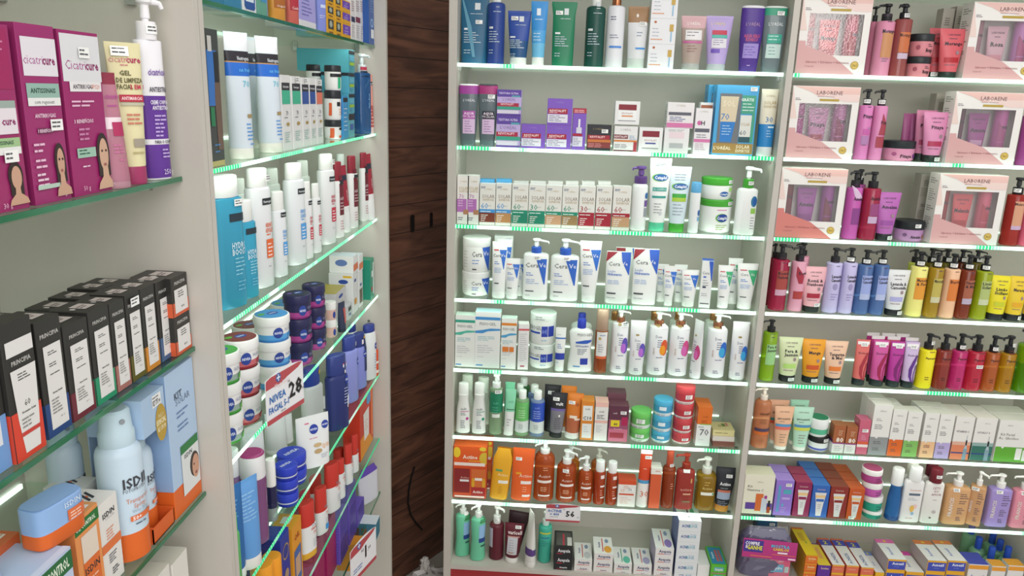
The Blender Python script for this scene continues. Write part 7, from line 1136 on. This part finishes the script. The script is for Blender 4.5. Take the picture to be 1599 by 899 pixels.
paint(mb, [('r', -.1, .7, .60, .92, 'e8e8e8'), ('T', 'R$ 139,90', .3, .70, .10, '3a3a40', .34), ('l', -.05, .6, .85, 2, .08, '6a6a70'), ('e', .55, .10, .5, .50, 'b89430'), ('T', 'ESPECIAL', .55, .14, .14, 'f0e8c0', .42), ('T', 'R$ 139,90', .55, -.04, .12, 'f0e8c0', .36), ('t', 'PREÇO', .55, .30, .10, 'e8e0b0', .25)], lambda u, z, ep: (D+ep, u, hb_+z), L, hz-hb_, False)
mb.build('header_flap', kr)
mb = MB(); mb.box((-D-.0015, -L, .02), (-D, L, hz), 'a4c0de'); mb.build('back_card', kr)
tag(kr, 'low front of sun kit with orange tray and gold ESPECIAL seal', 'tray')
sb = make('spray', ('kitspray',), min(.047, 2*L-.005), min(.047, 2*L-.005), hb_-.004, hb_-.028, 'c0d4e4', 'b8d0dc', isd, (), (), None, [(.0, .24, 'e0601c')], None, 0, None, '', 1.3, (), None, None, .7, .7, None, None, 1.0)
sb.location = (XB-.006-.036, (y0+y1)/2+.004, z0+.0021); sb.rotation_euler = (0, 0, PI/2)
reg(sb, 'spray', 'bottle', 'pale blue spray bottle standing in the orange kit tray', r, .9)
I(r, 'spray', 92, 142, 655, 'pale blue spray bottle blurred in rear row', 'b9cede', cap='b8d0dc', yb=690, neck=.84, shl=.6, d=.085, art=isd[:2], bands=[(.0, .20, 'e0601c')])
wis = [('T', 'ISDIN', .0, .84, .06, '2c2e36', .7), ('t', 'FOTOULTRA', .1, .785, .02, '8a8c94', .6), ('l', -.4, .4, .66, 4, .035, 'e09070'), ('p', [(.42, -1, 1), (.52, -1, 1), (.521, -1, 1)], 'e07038'), ('l', -.4, .5, .36, 4, .03, '6a6c74'), ('l', -.2, .5, .18, 3, .03, '3a3c44')]
itop = [('p', [(.35, -.35, -.15), (.7, .1, .3)], '2c3038'), ('p', [(.35, .0, .2), (.7, .45, .65)], '2c3038'), ('p', [(.48, -.02, .1), (.58, .1, .24)], 'e06a38')]
sid = [('l', -.8, .8, .90, 16, .045, '9a9690')]
bx(r, 166, 195, 779, 'white sunscreen carton with orange stripe, in front', 'e2dfda', dep=.048, d=.014, art=wis, side=sid, top=itop)
bx(r, 140, 165, 755, 'white sunscreen carton, rear row', 'e0ddd8', dep=.048, d=.064, side=sid, top=itop)
bx(r, 132, 168, 800, 'orange oil control sunscreen carton with green band', 'e8904c', dep=.026, d=.012, topc='e09858', art=[('p', [(.84, -1, 1), (.96, -1, 1), (.961, -1, 1)], '1f7030'), ('T', 'OIL CONTROL', -.1, .90, .045, 'e8f0e0', .8), ('r', -.6, .7, .52, .80, 'e0d0c0'), ('r', -.6, .7, .06, .52, 'e06828'), ('T', 'ISDIN', .05, .42, .07, '3a302c', .6), ('l', -.4, .5, .32, 3, .04, 'f0c0a0'), ('r', .1, .5, .08, .18, '3a3a3a')], top=[('r', -.3, .7, .2, .7, 'e8e4e0'), ('T', 'R$ 97,15', .2, .45, .12, '3a3a40', .4)], side=[('r', -1, 1, 0, 1, 'e07c3c')])
bx(r, 70, 128, 880, 'pale blue oil control carton lying low with green band', 'b8c8e4', dep=.07, d=.0, topc='b0c4e4', art=[('r', -1, 1, .78, .98, '1f6838'), ('T', 'OIL CONTROL', .0, .88, .10, 'e0ecd8', .8), ('r', -.4, .6, .1, .7, 'd8d8e0')], top=[('r', -1, 1, 0, .12, 'c8d4ec')])
LB = REG[-1]['o']; zt = LB['_t'] if '_t' in LB else 0
I(r, 'bot', 60, 112, 795, 'oval blue and orange sunscreen stick lying on pale carton', '88aee0', cap=None, zb=zt+.0004, h=.058, w=.062, dep=.034, body='oval', e=4, neck=1.0, shl=.06, d=.010, yaw=-12, bands=[(.0, .32, 'e0601c')], art=[('T', 'ISDIN', .35, .68, .10, 'c8dcf0', .5), ('r', .1, .9, .34, .56, 'e06a38'), ('l', .2, .8, .48, 3, .06, 'f0c8b0')], top=(), name='sunscreen_stick')
bx(r, 8, 52, 848, 'orange carton printed LOVE, set back', 'd06030', dep=.05, d=.06, topc='d86a38', top=[('T', 'LOVE IS', .0, .66, .16, 'f0dcd0', .7), ('r', -.6, .7, .2, .48, 'e8dcd0'), ('T', 'COMPLETE', .05, .34, .14, 'd06030', .6)], side=[('r', -1, 1, 0, .8, '3a6a94')])
bx(r, -20, 26, 905, 'light blue carton at the bottom frame corner', 'a4c0e0', dep=.06, d=.03, topc='a8c4e4', top=[('r', -.2, .6, .4, .8, 'e4e8ec')])
# --- fourth shelf: plain white carton tops
for x0, x1, yt, dd in ((258, 281, 893, .01), (284, 306, 868, .01), (198, 220, 878, .070), (224, 244, 856, .070)):
    bx('A4', x0, x1, yt, 'white carton seen from above, %s' % ('front pair' if dd < .05 else 'rear pair'), 'dcd8d0', dep=.055, d=dd, topc='d2cec0', art=[('l', -.5, .5, .7, 4, .06, '9a9aa0')], side=[('r', -.96, .96, .04, .96, 'dcd8d2')])

# ------------------------------------------------------------------ price signs
def sign(p, rot, W, Hh, art, lab, lean=0):
    mb = MB(); n = 10; pts = []
    for k in range(n+1):
        t = -1+2*k/n; pts.append((t*W/2, Hh/2+(.10*Hh)*(1-t*t)))
    vs = [(x, 0, y) for x, y in pts]+[(x, 0, -Hh/2+.06*Hh*(1-(x/(W/2))**2)) for x, y in pts]; vs += [(x, .0012, z) for x, y, z in vs]
    m_ = n+1; fs = []
    for k in range(n): fs += [(k, m_+k, m_+k+1, k+1), (2*m_+k+1, 3*m_+k+1, 3*m_+k, 2*m_+k), (k, k+1, 2*m_+k+1, 2*m_+k), (m_+k+1, m_+k, 3*m_+k, 3*m_+k+1)]
    fs += [(0, 2*m_, 3*m_, m_), (n, m_+n, 3*m_+n, 2*m_+n)]
    mb.add(vs, fs, 'e6e6ea'); paint(mb, art, lambda u, z, ep: (u, -ep, z-Hh/2), W/2, Hh, False)
    o = mb.build('price_sign'); o.location = p; o.rotation_euler = (math.radians(lean), 0, rot); return tag(o, lab, 'sign', 'paper price signs on the shelf edges')
redtop = [('p', [(.80, -.99, -.2), (.86, -.99, .1), (.93, -.99, .72), (1.0, -.96, .96), (1.04, -.75, .75)], 'b8444c'), ('r', -.99, .99, .02, .13, 'b8444c'), ('e', -.35, .95, .13, .10, '3a58a0'), ('r', -.44, -.26, .935, .965, 'e8ecf4'), ('r', -.37, -.33, .88, 1.02, 'e8ecf4')]
def on_plane(px, py, P, n):
    d = CW+CR*((px-799.5)/F)-CU*((py-449.5)/F); t = (P-EYE).dot(n)/d.dot(n); return EYE+d*t
q = on_plane(446, 614, Vector((-.462, 0, 0)), Vector((1, 0, 0)))
sign(q, PI/2-math.radians(14), .118, .085, redtop+[('t', 'MegaSaúde', -.15, .80, .09, 'f0d8d8', .5), ('T', 'NIVEA', -.42, .55, .15, '2a6ab8', .42), ('T', 'FACIAL 5-1', -.38, .32, .14, '2a6ab8', .52), ('T', '28', .52, .52, .34, '18181a', .42), ('t', 'R$', .18, .74, .05, '3a3a40', .1), ('t', ',90', .90, .40, .06, '18181a', .12), ('l', -.3, .1, .18, 1, .05, '8a8a90')], 'paper price sign with large 28 below the face cream jar stacks')
q = on_plane(879, 802, Vector((0, 2.29, 0)), Vector((0, 1, 0)))
sign(q, 0, .116, .062, redtop+[('T', 'ACTINE', -.48, .66, .15, '2858b0', .40), ('T', '+ 400', -.48, .46, .14, '2858b0', .3), ('l', -.75, -.15, .30, 1, .05, '8a8a90'), ('T', '56', .42, .52, .32, '18181a', .42), ('t', 'R$', .05, .78, .06, '3a3a40', .1), ('t', ',90', .86, .34, .08, '18181a', .12)], 'paper price sign with large 56 under the orange gel bottles')
q = on_plane(568, 868, Vector((-.455, 0, 0)), Vector((1, 0, 0)))
sign(q, PI/2-math.radians(16), .135, .100, [(a[0],)+tuple(a[1:]) for a in redtop]+[('T', '1', .15, .60, .34, '18181a', .16), ('t', ',99', .42, .60, .10, '18181a', .16), ('t', 'R$', -.1, .72, .08, '3a3a40', .14), ('l', -.8, -.1, .36, 2, .08, '2a6ab8')], 'paper price sign with large 1 beside purple packs')

# ------------------------------------------------------------------ labels
from collections import defaultdict
NUM = ['first', 'second', 'third', 'fourth', 'fifth', 'sixth', 'seventh', 'eighth', 'ninth', 'tenth']
by = defaultdict(list)
for q in REG: by[(q['row'], q['desc'])].append(q)
for (row, desc), L in by.items():
    phrase = ROWS[row][2]
    cols = sorted(set(round(q['u'], 3) for q in L))
    for q in L:
        lab = desc
        if q['nlev'] > 1:
            lv = 'lowest' if q['lev'] == 0 else 'topmost' if q['lev'] == q['nlev']-1 else NUM[q['lev']]+'-up'
            lab = lv+' '+lab
        if len(cols) > 1:
            k = cols.index(round(q['u'], 3))
            o = ('nearer' if k == 0 else 'farther') if len(cols) == 2 and row[0] in 'AB' else ('leftmost' if k == 0 else 'rightmost' if k == len(cols)-1 else NUM[k]+'-from-left')
            lab = lab+', '+o
        lab += ', '+phrase
        if len(lab.replace(',', '').split()) > 16: print('LONG', lab)
        o = q['o']; o['label'] = lab; o['category'] = q['cat']
        if len(L) > 1: o['group'] = '%s, %s' % (desc, phrase)
